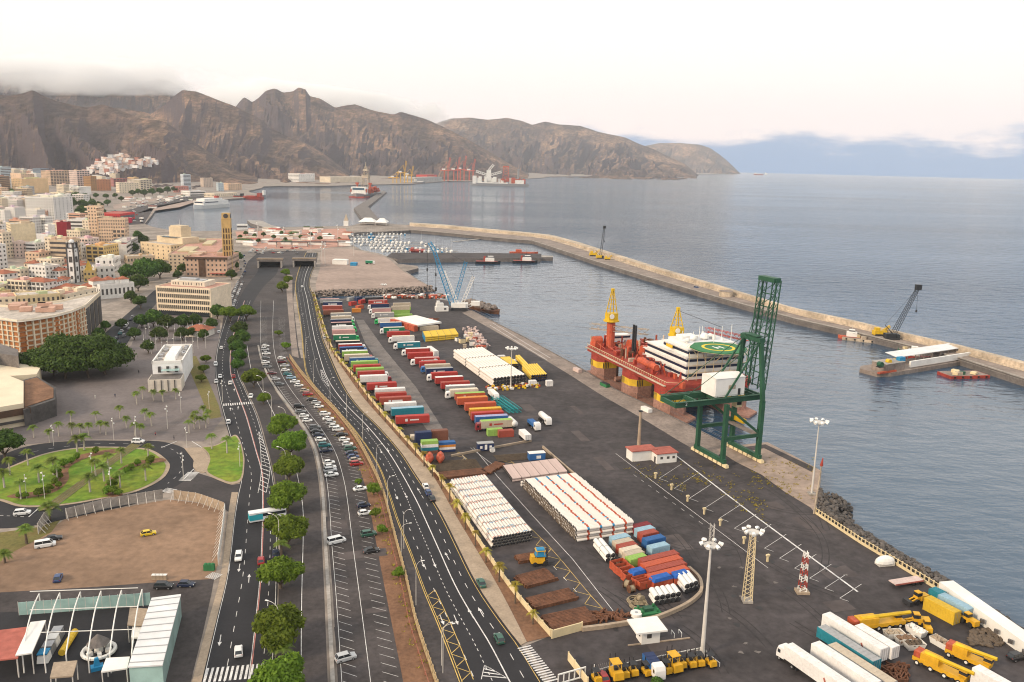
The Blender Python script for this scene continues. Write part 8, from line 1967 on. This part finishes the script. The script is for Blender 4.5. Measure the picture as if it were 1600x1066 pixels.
for i in range(64):
 x,y=(rg.uniform(372,545),rg.uniform(358,384)) if i < 44 else (rg.uniform(180,320),rg.uniform(308,326));g=G(x,y)
 if i >= 44 and x > 215 and y > 330-(x-215)*.16:y=306;g=G(x,y)
 mt=KM[i % 8];s_=rg.uniform(8,20);nm={'roof_red':'red','roof_pink':'pinkish','terracotta':'terracotta','rig_white':'white','roof_grey':'grey','leaf_dark':'green','parapet':'sandy'}[mt]
 r=thing('promenade_kiosk',f'small {nm} roofed pavilion on the {"basin promenade" if i < 44 else "north quay"}, {nth(i + 1)} one','kiosk',g,rg.uniform(-.3,.3),'small pavilions by the basin');mb=MB();mb.box((0,0,1.8),(s_*.9,s_*.6,3.6));mb.build('body',M['rig_white'],r);mb=MB();mb.box((0,0,4.0),(s_,s_*.7,.9),taper=.8);mb.build('roof',M[mt],r)
sheet('green_verge',[(288,560),(306,556),(326,596),(342,634),(346,652),(328,655),(316,625)],M['grass_dry'],.06,label='green verge between customs house and avenue')
sheet('sandy_quay',[(280,324),(215,333),(245,322),(300,312),(310,314)],M['lot_beige'],.05);sheet('promenade',[(368,362),(540,357),(545,372),(550,384),(480,390),(400,388),(372,378)],M['roof_pink'],.03,label='reddish paved basin promenade')

KIT['small_lorry']=tkit(6.0,2.2,1,False)
for i in range(58):
 t=rg.random();x,y=(rg.uniform(176,226),rg.uniform(318,348)) if i < 20 else (rg.uniform(205,305),0)
 if i >= 20:y=326-(x-205)*.125-rg.uniform(0,8)
 g=G(x,y)
 if i % 3 == 0:place_truck(KIT['small_lorry'],'quay_lorry',f'small lorry parked on the north quay, {nth(i + 1)} of the fleet','lorry',(g.x,g.y,.1),rg.uniform(0,3),TC['white'],TC['white'],TC['white'],'vehicles on the north quay')
 else:add_car(x,y,rg.uniform(0,180),kinds[i % 4],rg.choice(('white','white','silver','grey','red')),f'car parked on the north quay, {nth(i + 1)} of the crowd','vehicles on the north quay',z=.1)
for i in range(26):x,y=rg.uniform(378,470),rg.uniform(386,397);add_car(x,y,rg.uniform(0,180),kinds[i % 4],rg.choice(('white','silver','grey','red','white')),f'car near the promenade road, {nth(i + 1)} of the cluster','cars near the promenade road',z=.08)
for i,(x,y) in enumerate(((376,372),(384,366),(398,370),(412,368),(428,372),(440,366),(455,369),(470,372),(486,368),(500,374),(515,370),(530,376),(446,376),(404,378))):tree('dark',x,y-2,4.5,f'small dark tree on the basin promenade, {nth(i + 1)} from the left','trees on the promenade')

for i,(x,y) in enumerate(((88,738),(94,746),(86,754),(100,726),(112,722),(78,764),(60,772),(40,776),(150,706),(176,758),(182,748),(196,738),(178,768),(186,772),(215,725),(235,721),(120,716),(30,776),(168,768),(205,732),(92,760),(70,770))):tree('small',x,y-3,6.5 if i % 3 else 8.5,f'low shrub in the roundabout beds, {nth(i + 1)} of them','shrubs of the roundabout beds','shrub')

trk=MB();q_=random.Random(61)
for k in range(26):
 x,y=q_.uniform(900,1260),q_.uniform(700,1020);a=q_.uniform(-.6,.6);pts=[(x+t*26*math.cos(.75+a*t/5),y+t*17*math.sin(.75+a*t/4)) for t in range(6)]
 for o_ in (-.9,.9):paint_line(trk,offset(gl(pts),o_),.26,.062+k*.0005)
trk.build('tyre_track',mat('tyre_marks',(.034,.030,.030),.8,.4,.8),parent=yard,kind='structure')
pat=MB()
for k in range(46):
 x,y=q_.choice(((q_.uniform(930,1330),q_.uniform(690,1040)),(q_.uniform(740,1000),q_.uniform(560,760)),(q_.uniform(520,610),q_.uniform(780,1060))));g=G(x,y);w,h_,r_=q_.uniform(1.5,7),q_.uniform(1,3.5),q_.choice((.28,1.85));c_,s_=math.cos(r_),math.sin(r_);pat.sheet([(g.x+u*c_-v*s_,g.y+u*s_+v*c_) for u,v in ((-w,-h_),(w,-h_),(w,h_),(-w,h_))],.056+k*.0001,k % 2)
pat.build('asphalt_patch',[M['asphalt'],mat('pale_asphalt',(.085,.07,.068),.9,.3,.2)],parent=yard,kind='structure')
# ================================================================== near corner: gate, machines, trucks, fairground
def box_part(r,nm,c,d,m_,rz=0,color=None,taper=1.0):return MB().box(c,d,rz,0,taper).build(nm,M[m_],r,color=color)
g=G(1015,722);r=thing('red_roofed_office','small white office with two red roofs near the quay crane','building',(g.x,g.y,.05),R(18))
box_part(r,'rear_wing',(-1.5,4.0,1.9),(9.5,5,3.8),'rig_white');box_part(r,'front_wing',(5.5,.5,1.8),(8.0,6,3.6),'rig_white');box_part(r,'rear_roof',(-1.5,4.0,3.95),(10.3,5.8,.35),'roof_red');box_part(r,'front_roof',(5.5,.5,3.75),(8.8,6.8,.35),'roof_red')
for x in (3.4,6.0,8.2):box_part(r,'window',(x,-2.52,2.0),(1.0,.1,.9),'pane')
box_part(r,'door',(1.4,-1.2,1.2),(.2,1.0,2.2),'pane')
for i,(x,y) in enumerate(((1024,748),(1049,766),(1074,784),(1100,804),(1125,822),(1162,850),(1199,878))):
 g=G(x,y);r=thing('power_post',f'small cream power post on the yard line, {nth(i + 1)} from the far end','post',(g.x,g.y,.05),R(20),'power posts on the yard line');box_part(r,'post',(0,0,.9),(.45,.45,1.8),'cream');box_part(r,'cap',(0,0,1.9),(1.0,.6,.5),'cream')
g=G(1012,1000);r=thing('gatehouse','white gatehouse with a broad tilted flat roof','gatehouse',(g.x,g.y,.05),R(14));box_part(r,'booth',(0,0,1.5),(4.4,3.2,3.0),'rig_white');box_part(r,'roof',(-.3,.2,3.5),(7.4,6.0,.4),'rig_white');box_part(r,'window',(-.4,-1.62,1.9),(1.1,.1,1.0),'pane');box_part(r,'side_window',(-2.22,0,1.9),(.1,1.6,1.0),'pane');box_part(r,'island_kerb',(2.2,-1.4,.12),(15,.3,.24),'sidewalk')
for x in (6.2,8.0):MB().tube([(x,-.6,0),(x,-.6,1.1),(x,1.0,1.1),(x,1.0,0)],.08,5).build('barrier_hoop',M['rig_white'],r)
def forklift_kit(big=1.0):
 k=[];b=big
 def add(nm,mb,m_,pi=None,c=False):k.append((nm,mb.mesh(nm,[M[m_]]),pi,c))
 mb=MB();mb.box((-.5*b,0,.95*b),(2.2*b,1.5*b,.9*b),taper=.9);mb.box((-1.4*b,0,1.1*b),(.7*b,1.5*b,1.1*b),taper=.85);add('body',mb,'yellow')
 mb=MB()
 for sx in (-.9,.5):
  for sy in (-.6,.6):mb.beam((sx*b,sy*b,1.3*b),(sx*b*.85,sy*b,2.5*b),.1)
 mb.box((-.2*b,0,2.55*b),(1.6*b,1.4*b,.1));add('overhead_guard',mb,'yellow' if b > 1.2 else 'dark')
 mb=MB();mb.box((-.3*b,0,1.5*b),(.6*b,.6*b,.5*b));add('seat',mb,'dark')
 for sy in (-.4,.4):mb=MB();mb.box((1.0*b,sy*b,1.6*b),(.16,.14,3.0*b));add('mast_rail',mb,'dark');mb=MB();mb.box((1.7*b,sy*b*.8,.2),(1.3*b,.14,.08));add('fork',mb,'dark')
 for sx,rr in ((.6,.45),(-1.1,.38)):
  for sy in (-1,1):mb=MB();mb.cyl((sx*b,sy*.55*b,rr*b),(sx*b,sy*.85*b,rr*b),rr*b,n=10);add('wheel',mb,'rubber')
 return k
FK,FKB=forklift_kit(1.05),forklift_kit(1.5)
for i,(x,y,kt) in enumerate(((960,1058,FKB),(974,1056,FK),(988,1053,FK),(1008,1053,FK),(1039,1050,FK),(1050,1046,FKB),(1062,1041,FK),(1078,1040,FK),(1091,1038,FK),(1108,1039,FK),(930,1064,FK))):
 g=G(x,y);place_kit(kt,'forklift',f'yellow {"large " if kt is FKB else ""}forklift in the rank by the white rail, number {nth(i + 1)} placed','forklift',(g.x,g.y,.06),R(108+random.uniform(-6,6)),group='forklifts by the white rail',scale=1.0)
for i,o in enumerate(sorted([o for o in bpy.data.objects if o.name.startswith('forklift') and o.get('category')],key=lambda q:q.location.x)):o['label']=f'yellow forklift in the rank by the white rail, {nth(i + 1)} from the left'
g=G(1018,1048);place_truck(tkit(4.6,1.6,-1,False),'dump_truck','blue tipper truck with white cab between the forklifts','truck',(g.x,g.y,.06),R(105),TC['blue'],TC['white'],TC['navy'],None)
add_car(942,1061,105,'hatchback','red','red car at the left end of the forklift rank')
post_fence('white_rail','low white rail behind the forklifts',gl([(930,1054),(958,1046),(1095,1018),(1124,1042)],False),3,1.0,0,(.8,),'rig_white',pw=.16)
post_fence('gate_wall','short cream wall by the sliding gate',gl([(888,1032),(918,1072)],False),3,2.0,0,(),'cream',1.8)
a,b=G(872,1070),G(914,1058);d=b-a;r=thing('sliding_gate','white open frame gate beside the zebra crossing','gate',a,math.atan2(d.y,d.x));L_=d.length
for k in range(6):box_part(r,'bar',(L_*k/5,0,1.2),(.2,.2,2.2),'rig_white')
for z in (.2,2.3):box_part(r,'rail',(L_/2,0,z),(L_+.2,.24,.24),'rig_white')
a,b=G(928,1056),G(957,1048);d=b-a;r=thing('wire_gate','grey wire gate leaf beyond the cream wall','gate',a,math.atan2(d.y,d.x));L_=d.length
for x in (0,L_):box_part(r,'post',(x,0,1.3),(.16,.16,2.6),'rig_white')
for k in range(9):MB().cyl((L_*k/9,0,.2),(L_*(k+1)/9,0,2.4),.03,n=4).build('wire',M['steel'],r)
# ---- trucks at the right corner
ta,tb=G(1223,1036),G(1293,1086);TA=math.atan2(tb.y-ta.y,tb.x-ta.x)
def near_trailer(x0,y0,L_,H_,col,cab,lab,roof='white',mark=False,z0=0):
 e=G(x0,y0);c=Vector((e.x+math.cos(TA)*L_/2,e.y+math.sin(TA)*L_/2,.06));o=place_truck(tkit(L_,H_,-1 if cab else 0,not col == 'white'),'semi_trailer',lab,'trailer',c,TA,TC[col],TC[cab] if cab else None,TC[roof],'trailers in the near right corner')
 if mark:mb=MB();mb.add([(L_*.22,-1.30,1.5),(L_*.27,-1.30,1.5),(L_*.20,-1.30,3.3),(L_*.18,-1.30,3.0)],[(0,1,2,3)]);mb.build('red_emblem',M['roof_red'],o)
near_trailer(1288,984,16,3.0,'white',None,'long white trailer with red mark, farthest of the near corner',mark=True);near_trailer(1281,1001,15,2.5,'teal',None,'grey blue container trailer beside the long white one','grey');near_trailer(1338,1001,10,2.8,'white',None,'short white trailer right of the long white one')
near_trailer(1229,1034,16,3.0,'white','white','white articulated lorry with its cab towards the open yard',mark=True);near_trailer(1271,1031,16,3.0,'white',None,'plain white trailer right of the articulated lorry');near_trailer(1297,1031,15.5,2.7,'grey',None,'rust stained grey container trailer with open look','beige');near_trailer(1520,1072,9,3.4,'white',None,'white box trailer cut by the lower right photo edge')
def near_container(x,y,L_,c,lb,rz=TA,H_=2.7):container(x,y,L_,c,lb,rz,.05,H_)
near_container(1470,963,8.0,'yellow','yellow container by the shore shed',H_=3.2);near_container(1492,955,8.0,'light blue','pale blue container between yellow one and shore shed');near_container(1463,938,3.0,'teal','teal box at the head of the pale blue container')
def wheeled_crane(x,y,rz,L_,label,bang=0.0,parts=5):
 g=G(x,y);r=thing('mobile_crane',label,'crane',(g.x,g.y,.06),R(rz));box_part(r,'carrier',(0,0,1.35),(L_,2.6,.9),'yellow');box_part(r,'superstructure',(-L_*.18,0,2.5),(L_*.35,2.4,1.5),'yellow');c=box_part(r,'cab',(L_*.42,.5,2.1),(1.6,1.4,1.5),'yellow');box_part(c,'cab_window',(L_*.42,.5,2.4),(1.66,1.46,.7),'glass')
 mb=MB();mb.cyl((-L_*.3,-.3,3.2),(L_*.62*math.cos(bang),-.3,3.3+L_*.62*math.sin(bang)),.55,.42,6);mb.build('telescopic_boom',M['crane_yellow'],r);box_part(r,'counterweight',(-L_*.42,0,2.5),(1.4,2.5,1.3),'rig_orange')
 for k in range(parts):
  for s_ in (-1,1):mb=MB();xx=-L_*.4+L_*.8*k/(parts-1);mb.cyl((xx,s_*.9,.62),(xx,s_*1.32,.62),.62,n=10);mb.cyl((xx,s_*1.31,.62),(xx,s_*1.35,.62),.34,n=8,mi=1);mb.build('wheel',[M['rubber'],M['rig_white']],r)
 for sx in (-.3,.3):box_part(r,'outrigger',(L_*sx,0,.9),(.5,3.6,.4),'dark')
wheeled_crane(1367,982,14,14.5,'large yellow mobile crane with lowered boom behind the white trailers');wheeled_crane(1468,1052,-52,11,'yellow mobile crane among scrap at the lower corner',.05,4);wheeled_crane(1512,1036,-48,9,'slim yellow crane with long boom near the shore shed',.08,3)
def loader(x,y,rz,label,s_=1.0):
 g=G(x,y);r=thing('wheel_loader',label,'loader',(g.x,g.y,.06),R(rz));r.scale=(s_,)*3;box_part(r,'engine_body',(-1.4,0,1.5),(2.6,1.8,1.4),'yellow');c=box_part(r,'cab',(.3,0,2.3),(1.4,1.5,1.9),'yellow');box_part(c,'cab_window',(.3,0,2.6),(1.46,1.56,.9),'glass');MB().beam((.8,-.5,1.6),(3.0,-.5,.9),.3).build('lift_arm',M['yellow'],r);MB().beam((.8,.5,1.6),(3.0,.5,.9),.3).build('lift_arm',M['yellow'],r)
 MB().prism([(2.9,-1.3),(4.0,-1.3),(4.0,1.3),(2.9,1.3)],.2,1.3,bottom=True).build('bucket',M['dark'],r)
 for sx in (-1.4,1.2):
  for sy in (-1,1):mb=MB();mb.cyl((sx,sy*.7,.75),(sx,sy*1.2,.75),.75,n=12);mb.build('wheel',M['rubber'],r)
loader(1432,978,170,'yellow wheel loader right of the large mobile crane');loader(1434,942,200,'yellow loader with lowered arm by the pale trailer',.95);loader(1512,976,110,'yellow loader against the shore shed',.9);loader(1447,986,80,'yellow lifting truck behind the open skips',.8)
g=G(1415,914);r=thing('flat_trailer','pinkish flat trailer beside the shore fence','trailer',(g.x,g.y,.06),R(18));box_part(r,'platform',(0,0,1.2),(9,2.5,.25),'pipe_pink');box_part(r,'side_rail',(0,-1.27,1.15),(9,.08,.4),'roof_red')
for x in (1.5,2.8,4.0):
 for s_ in (-1,1):MB().cyl((x,s_*.8,.45),(x,s_*1.2,.45),.45,n=8).build('wheel',M['rubber'],r)
for i,(x,y,m_) in enumerate(((1396,996,'parapet'),(1414,1005,'dirt'),(1428,1013,'bark'),(1431,991,'rig_white'),(1469,1009,'sidewalk'))):
 g=G(x,y);r=thing('open_skip',f'white open skip filled with {("sand", "rubble", "brown scrap", "pale sacks", "grey debris")[i]} near the yellow cranes','skip',(g.x,g.y,.06),TA+R(70 if i in (0,1,2) else 0));mb=MB();L_,W_=4.4,2.4
 for s_ in (-1,1):mb.add([(-L_*.42,s_*W_*.4,0),(L_*.42,s_*W_*.4,0),(L_/2,s_*W_/2,1.5),(-L_/2,s_*W_/2,1.5)],[(0,1,2,3)]);mb.add([(s_*L_*.42,-W_*.4,0),(s_*L_*.42,W_*.4,0),(s_*L_/2,W_/2,1.5),(s_*L_/2,-W_/2,1.5)],[(0,1,2,3)])
 mb.box((0,0,.1),(L_*.84,W_*.8,.1));mb.build('tub',M['rig_white'],r);mb=MB();rr=random.Random(i)
 for q in range(40):mb.blob((rr.uniform(-1.8,1.8),rr.uniform(-.9,.9),1.0+rr.uniform(0,.4)),rr.uniform(.25,.5),rr.random())
 mb.build('load',M[m_],r,kind='stuff')
rr=random.Random(40);mb=MB()
for q in range(150):g=G(rr.uniform(1516,1566),rr.uniform(985,1010));mb.blob((g.x,g.y,.3),rr.uniform(.3,.9),rr.random(),squash=.6)
o=mb.build('net_heap',M['bark'],kind='stuff');o['label']='brown heap of nets and rubble before the shore shed';o['category']='heap'
mb=MB()
for q in range(60):g=G(rr.uniform(1362,1416),rr.uniform(1042,1070));mb.box((g.x,g.y,.5),(rr.uniform(1,5),.3,rr.uniform(.2,1.2)),rr.random()*3)
o=mb.build('rusty_frames',M['rust'],kind='stuff');o['label']='rusty frames and scrap beside the grey container trailer';o['category']='scrap'
add_car(1588,1030,20,'SUV','black','black car by the shore shed at the photo edge')
g=G(1382,883);r=thing('covered_boat','white tarpaulin covered boat by the shore fence','boat',(g.x,g.y,.06),R(12));MB().dome((0,0,.8),3.0,1.5,1.9,12,4).build('cover',M['rig_white'],r);box_part(r,'cradle',(0,0,.45),(4.6,2.2,.8),'pole')
g=G(845,882);r=place_kit(FKB,'covered_forklift','orange forklift under a blue cover in the lower yard','forklift',(g.x,g.y,.06),R(10),scale=1.1);box_part(r,'blue_cover',(-.2,0,3.3),(2.6,2.0,1.8),'crane_blue',taper=.7)
g=G(577,413);r=place_truck(tkit(7.4,2.6,1,False),'green_truck','green box truck with white cab alone on the gravel lot','truck',(g.x,g.y,.06),R(0),TC['green'],TC['white'],TC['white'],None)
for i,(x,y,L_,H_,m_,lb) in enumerate(((532,413,15,4.5,'rig_white','white workshop tent on the gravel lot'),(553,415,6,2.6,'crane_blue','blue skip beside the white workshop tent'),(776,1066,1,1,'rig_white',''))):
 if lb:g=G(x,y);r=thing('lot_shed',lb,'shed',g,R(-4));box_part(r,'body',(0,0,H_/2),(L_,6,H_),m_);box_part(r,'roof',(0,0,H_+.3),(L_+.6,6.6,.7),m_,taper=.8)
for i,(x,y,m_) in enumerate(((1000,650,'rig_white'),(932,605,'heli_green'),(898,578,'pipe_pink'))):
 g=G(1010 if i == 0 else 945 if i == 1 else 902,643 if i == 0 else 604 if i == 1 else 581);r=thing('quay_bin',('white','green','pinkish')[i]+' long bin standing on the quay apron','bin',(g.x,g.y,.08),R(-62));box_part(r,'tub',(0,0,.8),(5.5,2.2,1.5),m_);box_part(r,'lid',(0,0,1.65),(5.2,2.0,.2),m_ if i != 1 else 'dark')
# ---- fairground at the lower left
FA=R(8)
def fair(px,py):return G(px,py)
fl=sheet('fairground_floor',[(-60,960),(30,956),(235,944),(255,946),(225,1130),(-60,1130)],M['asphalt_new'],.06,label='black fairground floor')
def poly_roof(name,label,pxs,h,mt,wallm,t=.3,cat='shed'):
 P_=[G(x,y,h) for x,y in pxs];c=sum(P_,Vector())/len(P_);r=thing(name,label,cat,(c.x,c.y,0));q=[(p.x-c.x,p.y-c.y) for p in P_];MB().prism(q,h,h+t,bottom=True).build('roof',M[mt],r)
 if wallm:MB().prism([(x*.97,y*.97) for x,y in q],0,h).build('wall',M[wallm],r)
 else:
  for x,y in q:MB().cyl((x*.94,y*.94,0),(x*.94,y*.94,h),.12,n=6).build('post',M['pole'],r)
 return r,q,c
r,q,c=poly_roof('fair_shed','long grey corrugated shed with teal glass walls at the fairground',[(237,936),(283,930),(254,1041),(200,1044)],5.2,'roof_white','teal_glass')
for k in range(10):
 t=(k+.5)/10;a,b=Vector(q[0]).lerp(Vector(q[3]),t),Vector(q[1]).lerp(Vector(q[2]),t);MB().beam((a.x,a.y,5.55),(b.x,b.y,5.55),.16).build('roof_rib',M['steel'],r)
for k,(pp,lb,mt,h) in enumerate((([(203,951),(232,953),(224,979),(199,978)],'cream canopy joined to the grey shed','sidewalk',4.2),([(166,1030),(203,1028),(199,1046),(158,1052)],'white canopy at the front of the fairground','rig_white',4.0),([(84,1037),(121,1034),(114,1058),(78,1061)],'cream canopy near the train ride','sidewalk',4.0),([(207,981),(224,982),(218,998),(205,998)],'small white canopy beside the grey shed','rig_white',3.6),([(-30,990),(46,981),(28,1030),(-30,1036)],'pinkish red roof at the fairground edge','roof_red',4.4),([(48,974),(72,971),(50,1022),(24,1026)],'white ridge roof next to the pinkish roof','rig_white',4.8))):poly_roof('fair_canopy',lb,pp,h,mt,None,cat='canopy')
def frames():
 r=thing('fair_canopy_arches','white arched pipe structure over the fairground rides','arches',(0,0,0));
 for k in range(6):
  x0=58+k*32;a,b=G(x0+6,955-k*1.5),G(x0-20+k*2,1052);pts=[]
  for t in range(9):s_=t/8;p=a.lerp(b,s_);pts.append((p.x,p.y,4.4+1.6*math.sin(math.pi*s_)))
  MB().tube([(a.x,a.y,0)]+pts+[(b.x,b.y,0)],.14,5).build('arch',M['rig_white'],r)
 for y in (955,985,1022):a,b=G(50,y),G(218,y-6);MB().cyl((a.x,a.y,5.0),(b.x,b.y,5.0),.1,n=5).build('purlin',M['rig_white'],r)
frames()
a,b=G(30,962),G(236,946);d=(b-a);r=thing('glass_screen','long pale teal glass screen behind the fairground','screen',a,math.atan2(d.y,d.x));L_=d.length
for k in range(16):MB().box((L_*(k+.5)/16,0,1.7),(L_/16*.95,.08,3.2)).build('pane',M['teal_glass'],r);MB().beam((L_*k/16,0,0),(L_*k/16,0,3.5),.1).build('post',M['pole'],r)
g=G(155,1022);r=thing('round_ride','round white ride with grey thatched cone','ride',(g.x,g.y,.06));n=20
MB().cyl((0,0,.2),(0,0,.6),3.1,n=n).build('platform',M['dark'],r);mb=MB();mb.tube([(3.2*math.cos(2*math.pi*k/n),3.2*math.sin(2*math.pi*k/n),.8) for k in range(n+1)],.42,7);mb.build('ring',M['rig_white'],r);MB().cyl((0,0,.6),(0,0,2.6),.9,n=10).build('hub',M['rig_white'],r);MB().cyl((0,0,2.6),(0,0,4.6),2.3,.15,12).build('cone_roof',M['concrete_dark'],r)
for k in range(6):a_=k*1.047;MB().box((2.1*math.cos(a_),2.1*math.sin(a_),1.0),(1.1,.8,.9),a_).build('seat',M['rig_white'],r)
a,b=G(97,1026),G(118,992);d=b-a;r=thing('yellow_slide','yellow inflatable slide tube in the fairground','ride',a,math.atan2(d.y,d.x));L_=d.length
for k in range(7):MB().cyl((L_*k/7,0,.9),(L_*(k+.92)/7,0,.9),.75,n=10).build('segment',M['hull_yellow'],r)
a,b=G(66,1040),G(94,992);d=b-a;r=thing('train_ride','silver and blue train ride in the fairground','ride',a,math.atan2(d.y,d.x));L_=d.length
for k in range(4):c_=box_part(r,'car',(L_*(k+.5)/4,0,1.1),(L_/4*.88,2.2,1.6),('rig_white','steel')[k % 2],taper=.85);box_part(c_,'roof',(L_*(k+.5)/4,0,2.3),(L_/4*.8,2.0,.2),('crane_blue','steel','rig_white','steel')[k])
g=G(152,1046);r=thing('blue_ride','small blue kiddie ride behind the white canopy','ride',(g.x,g.y,.06),.5);box_part(r,'base',(0,0,.4),(2.4,1.6,.8),'crane_blue');box_part(r,'head',(0,.3,1.6),(1.2,1.0,1.6),'crane_blue',taper=.6)
for k in range(4):
 g=G(241+k*5.6,905.5);r=thing('rubbish_bin',f'white rubbish container in the row on the lane, {nth(k + 1)} from left','bin',(g.x,g.y,.05),0,'rubbish containers on the lane');box_part(r,'tub',(0,0,.6),(.95,.8,1.2),'sidewalk',taper=1.08);box_part(r,'lid',(0,0,1.25),(1.05,.9,.12),'rig_white')
for k in range(3):
 g=G(322+k*5.2,891);r=thing('recycling_bin',f'green recycling container at the avenue kerb, {nth(k + 1)} from left','bin',(g.x,g.y,.05),0,'recycling containers at the kerb');box_part(r,'tub',(0,0,.8),(1.0,1.0,1.6),'heli_green');MB().dome((0,0,1.6),.52,.52,.4,10,3).build('lid',M['heli_green'],r)
def person(x,y,shirt,trousers,label,rz=0.0):
 g=G(x,y);r=thing('person',label,'person',(g.x,g.y,.03),rz);me=bpy.data.meshes.new('body')
 V=[(0,0,.95),(0,0,1.2),(0,0,1.42),(0,0,1.54),(0,.02,1.66),(0,.02,1.76),(-.2,0,1.4),(-.25,.05,1.12),(-.24,.14,.88),(.2,0,1.4),(.25,-.04,1.12),(.24,.02,.88),(-.1,0,.9),(-.11,.10,.5),(-.11,.05,.08),(-.11,.2,.04),(.1,0,.9),(.11,-.06,.5),(.11,-.16,.1),(.11,-.02,.04)]
 E_=[(0,1),(1,2),(2,3),(3,4),(4,5),(2,6),(6,7),(7,8),(2,9),(9,10),(10,11),(0,12),(12,13),(13,14),(14,15),(0,16),(16,17),(17,18),(18,19)];rad=[.15,.15,.16,.06,.10,.08,.07,.05,.04,.07,.05,.04,.09,.065,.05,.045,.09,.065,.05,.045]
 me.from_pydata(V,E_,[]);me.materials.append(M['matte']);o=put('body',me,r,color=shirt);sk=o.modifiers.new('s','SKIN');me.skin_vertices
 for i,q in enumerate(rad):me.skin_vertices[0].data[i].radius=(q,q*.8)
 me.skin_vertices[0].data[0].use_root=True;o.modifiers.new('u','SUBSURF').levels=1
 MB().cyl((0,0,.55),(0,0,1.0),.19,.17,10).build('trousers',M['matte'],r,color=trousers);MB().dome((0,.02,1.68),.11,.115,.12,8,3).build('hair',M['dark'],r)
for x,y,s_,t_,lb in ((149,623,(.7,.68,.6),(.6,.58,.5),'person in white walking alone on the plaza'),(180,621,(.04,.05,.10),(.03,.03,.05),'person in dark clothes on the plaza by the tram track'),(217,584,(.03,.03,.04),(.05,.05,.06),'person in black beside the white customs house'),(243,682,(.4,.1,.1),(.03,.03,.05),'person in red at the tram crossing'),(272,687,(.05,.05,.06),(.03,.03,.05),'person waiting at the ring road crossing')):person(x,y,s_,t_,lb,x)
# ================================================================== air and cloud
def build_clouds():
 m=bpy.data.materials.new('cloud');m.use_nodes=True;n=m.node_tree;n.nodes.clear();N=n.nodes;L=n.links
 o_=N.new('ShaderNodeOutputMaterial');v=N.new('ShaderNodeVolumePrincipled');v.inputs['Color'].default_value=(1,1,1,1);v.inputs['Anisotropy'].default_value=.2
 tcn=N.new('ShaderNodeTexCoord');mp_=N.new('ShaderNodeMapping');L.new(tcn.outputs['Object'],mp_.inputs[0]);mp_.inputs['Scale'].default_value=(.0024,.0016,.0065)
 nz_=N.new('ShaderNodeTexNoise');L.new(mp_.outputs[0],nz_.inputs['Vector']);nz_.inputs['Scale'].default_value=1.0;nz_.inputs['Detail'].default_value=5;nz_.inputs['Roughness'].default_value=.62
 # thinning towards the outside of each bank (generated coordinates run 0..1 through its box)
 sp=N.new('ShaderNodeSeparateXYZ');L.new(tcn.outputs['Generated'],sp.inputs[0]);prod=None
 for i,w in enumerate((2.5,2.5,3.2)):
  a=N.new('ShaderNodeMath');a.operation='PINGPONG';L.new(sp.outputs[i],a.inputs[0]);a.inputs[1].default_value=.5
  b=N.new('ShaderNodeMath');b.operation='MULTIPLY';b.use_clamp=True;L.new(a.outputs[0],b.inputs[0]);b.inputs[1].default_value=w
  if prod is None:prod=b
  else:c=N.new('ShaderNodeMath');c.operation='MULTIPLY';L.new(prod.outputs[0],c.inputs[0]);L.new(b.outputs[0],c.inputs[1]);prod=c
 ad_=N.new('ShaderNodeMath');ad_.operation='MULTIPLY_ADD';L.new(prod.outputs[0],ad_.inputs[0]);ad_.inputs[1].default_value=.58;L.new(nz_.outputs[0],ad_.inputs[2])
 mr=N.new('ShaderNodeMapRange');L.new(ad_.outputs[0],mr.inputs[0]);mr.inputs[1].default_value=.66;mr.inputs[2].default_value=1.0;mr.inputs[3].default_value=0;mr.inputs[4].default_value=.010
 L.new(mr.outputs[0],v.inputs['Density']);L.new(v.outputs[0],o_.inputs['Volume'])
 for nm,x0,x1,yt0,yb0,yt1,yb1,d,th,lab in (('cloud_bank',-260,320,52,152,84,136,5900,1300,'low white cloud bank lying over the left ridge'),('cloud_veil',250,760,90,175,165,215,8600,1500,'thin grey cloud veil behind the jagged peaks')):
  mb=MB();n_=8;top,bot=[],[]
  for k in range(n_+1):
   t=k/n_;x=x0+(x1-x0)*t;a,b=at_dist(x,yt0+(yt1-yt0)*t,d),at_dist(x,yb0+(yb1-yb0)*t,d);top.append(a);bot.append(b)
  ring=[[(b.x,d,b.z),(b.x*1.1,d+th,b.z),(a.x*1.1,d+th,a.z),(a.x,d,a.z)] for a,b in zip(top,bot)];loft(mb,ring)
  o=mb.build(nm,m,kind='stuff');o['label']=lab;o['category']='cloud'
build_clouds()
def build_haze():
 mb=MB();mb.box((0,9300,690),(60000,19400,1500))
 m=bpy.data.materials.new('haze_air');m.use_nodes=True;n=m.node_tree;n.nodes.clear()
 o_=n.nodes.new('ShaderNodeOutputMaterial');v=n.nodes.new('ShaderNodeVolumePrincipled')
 v.inputs['Color'].default_value=(.86,.92,1.0,1);v.inputs['Density'].default_value=3.5e-5;v.inputs['Anisotropy'].default_value=0.0
 n.links.new(v.outputs[0],o_.inputs['Volume'])
 o=mb.build('haze',m,kind='stuff');o['label']='thin sea haze over the whole bay';o['category']='haze'
build_haze()
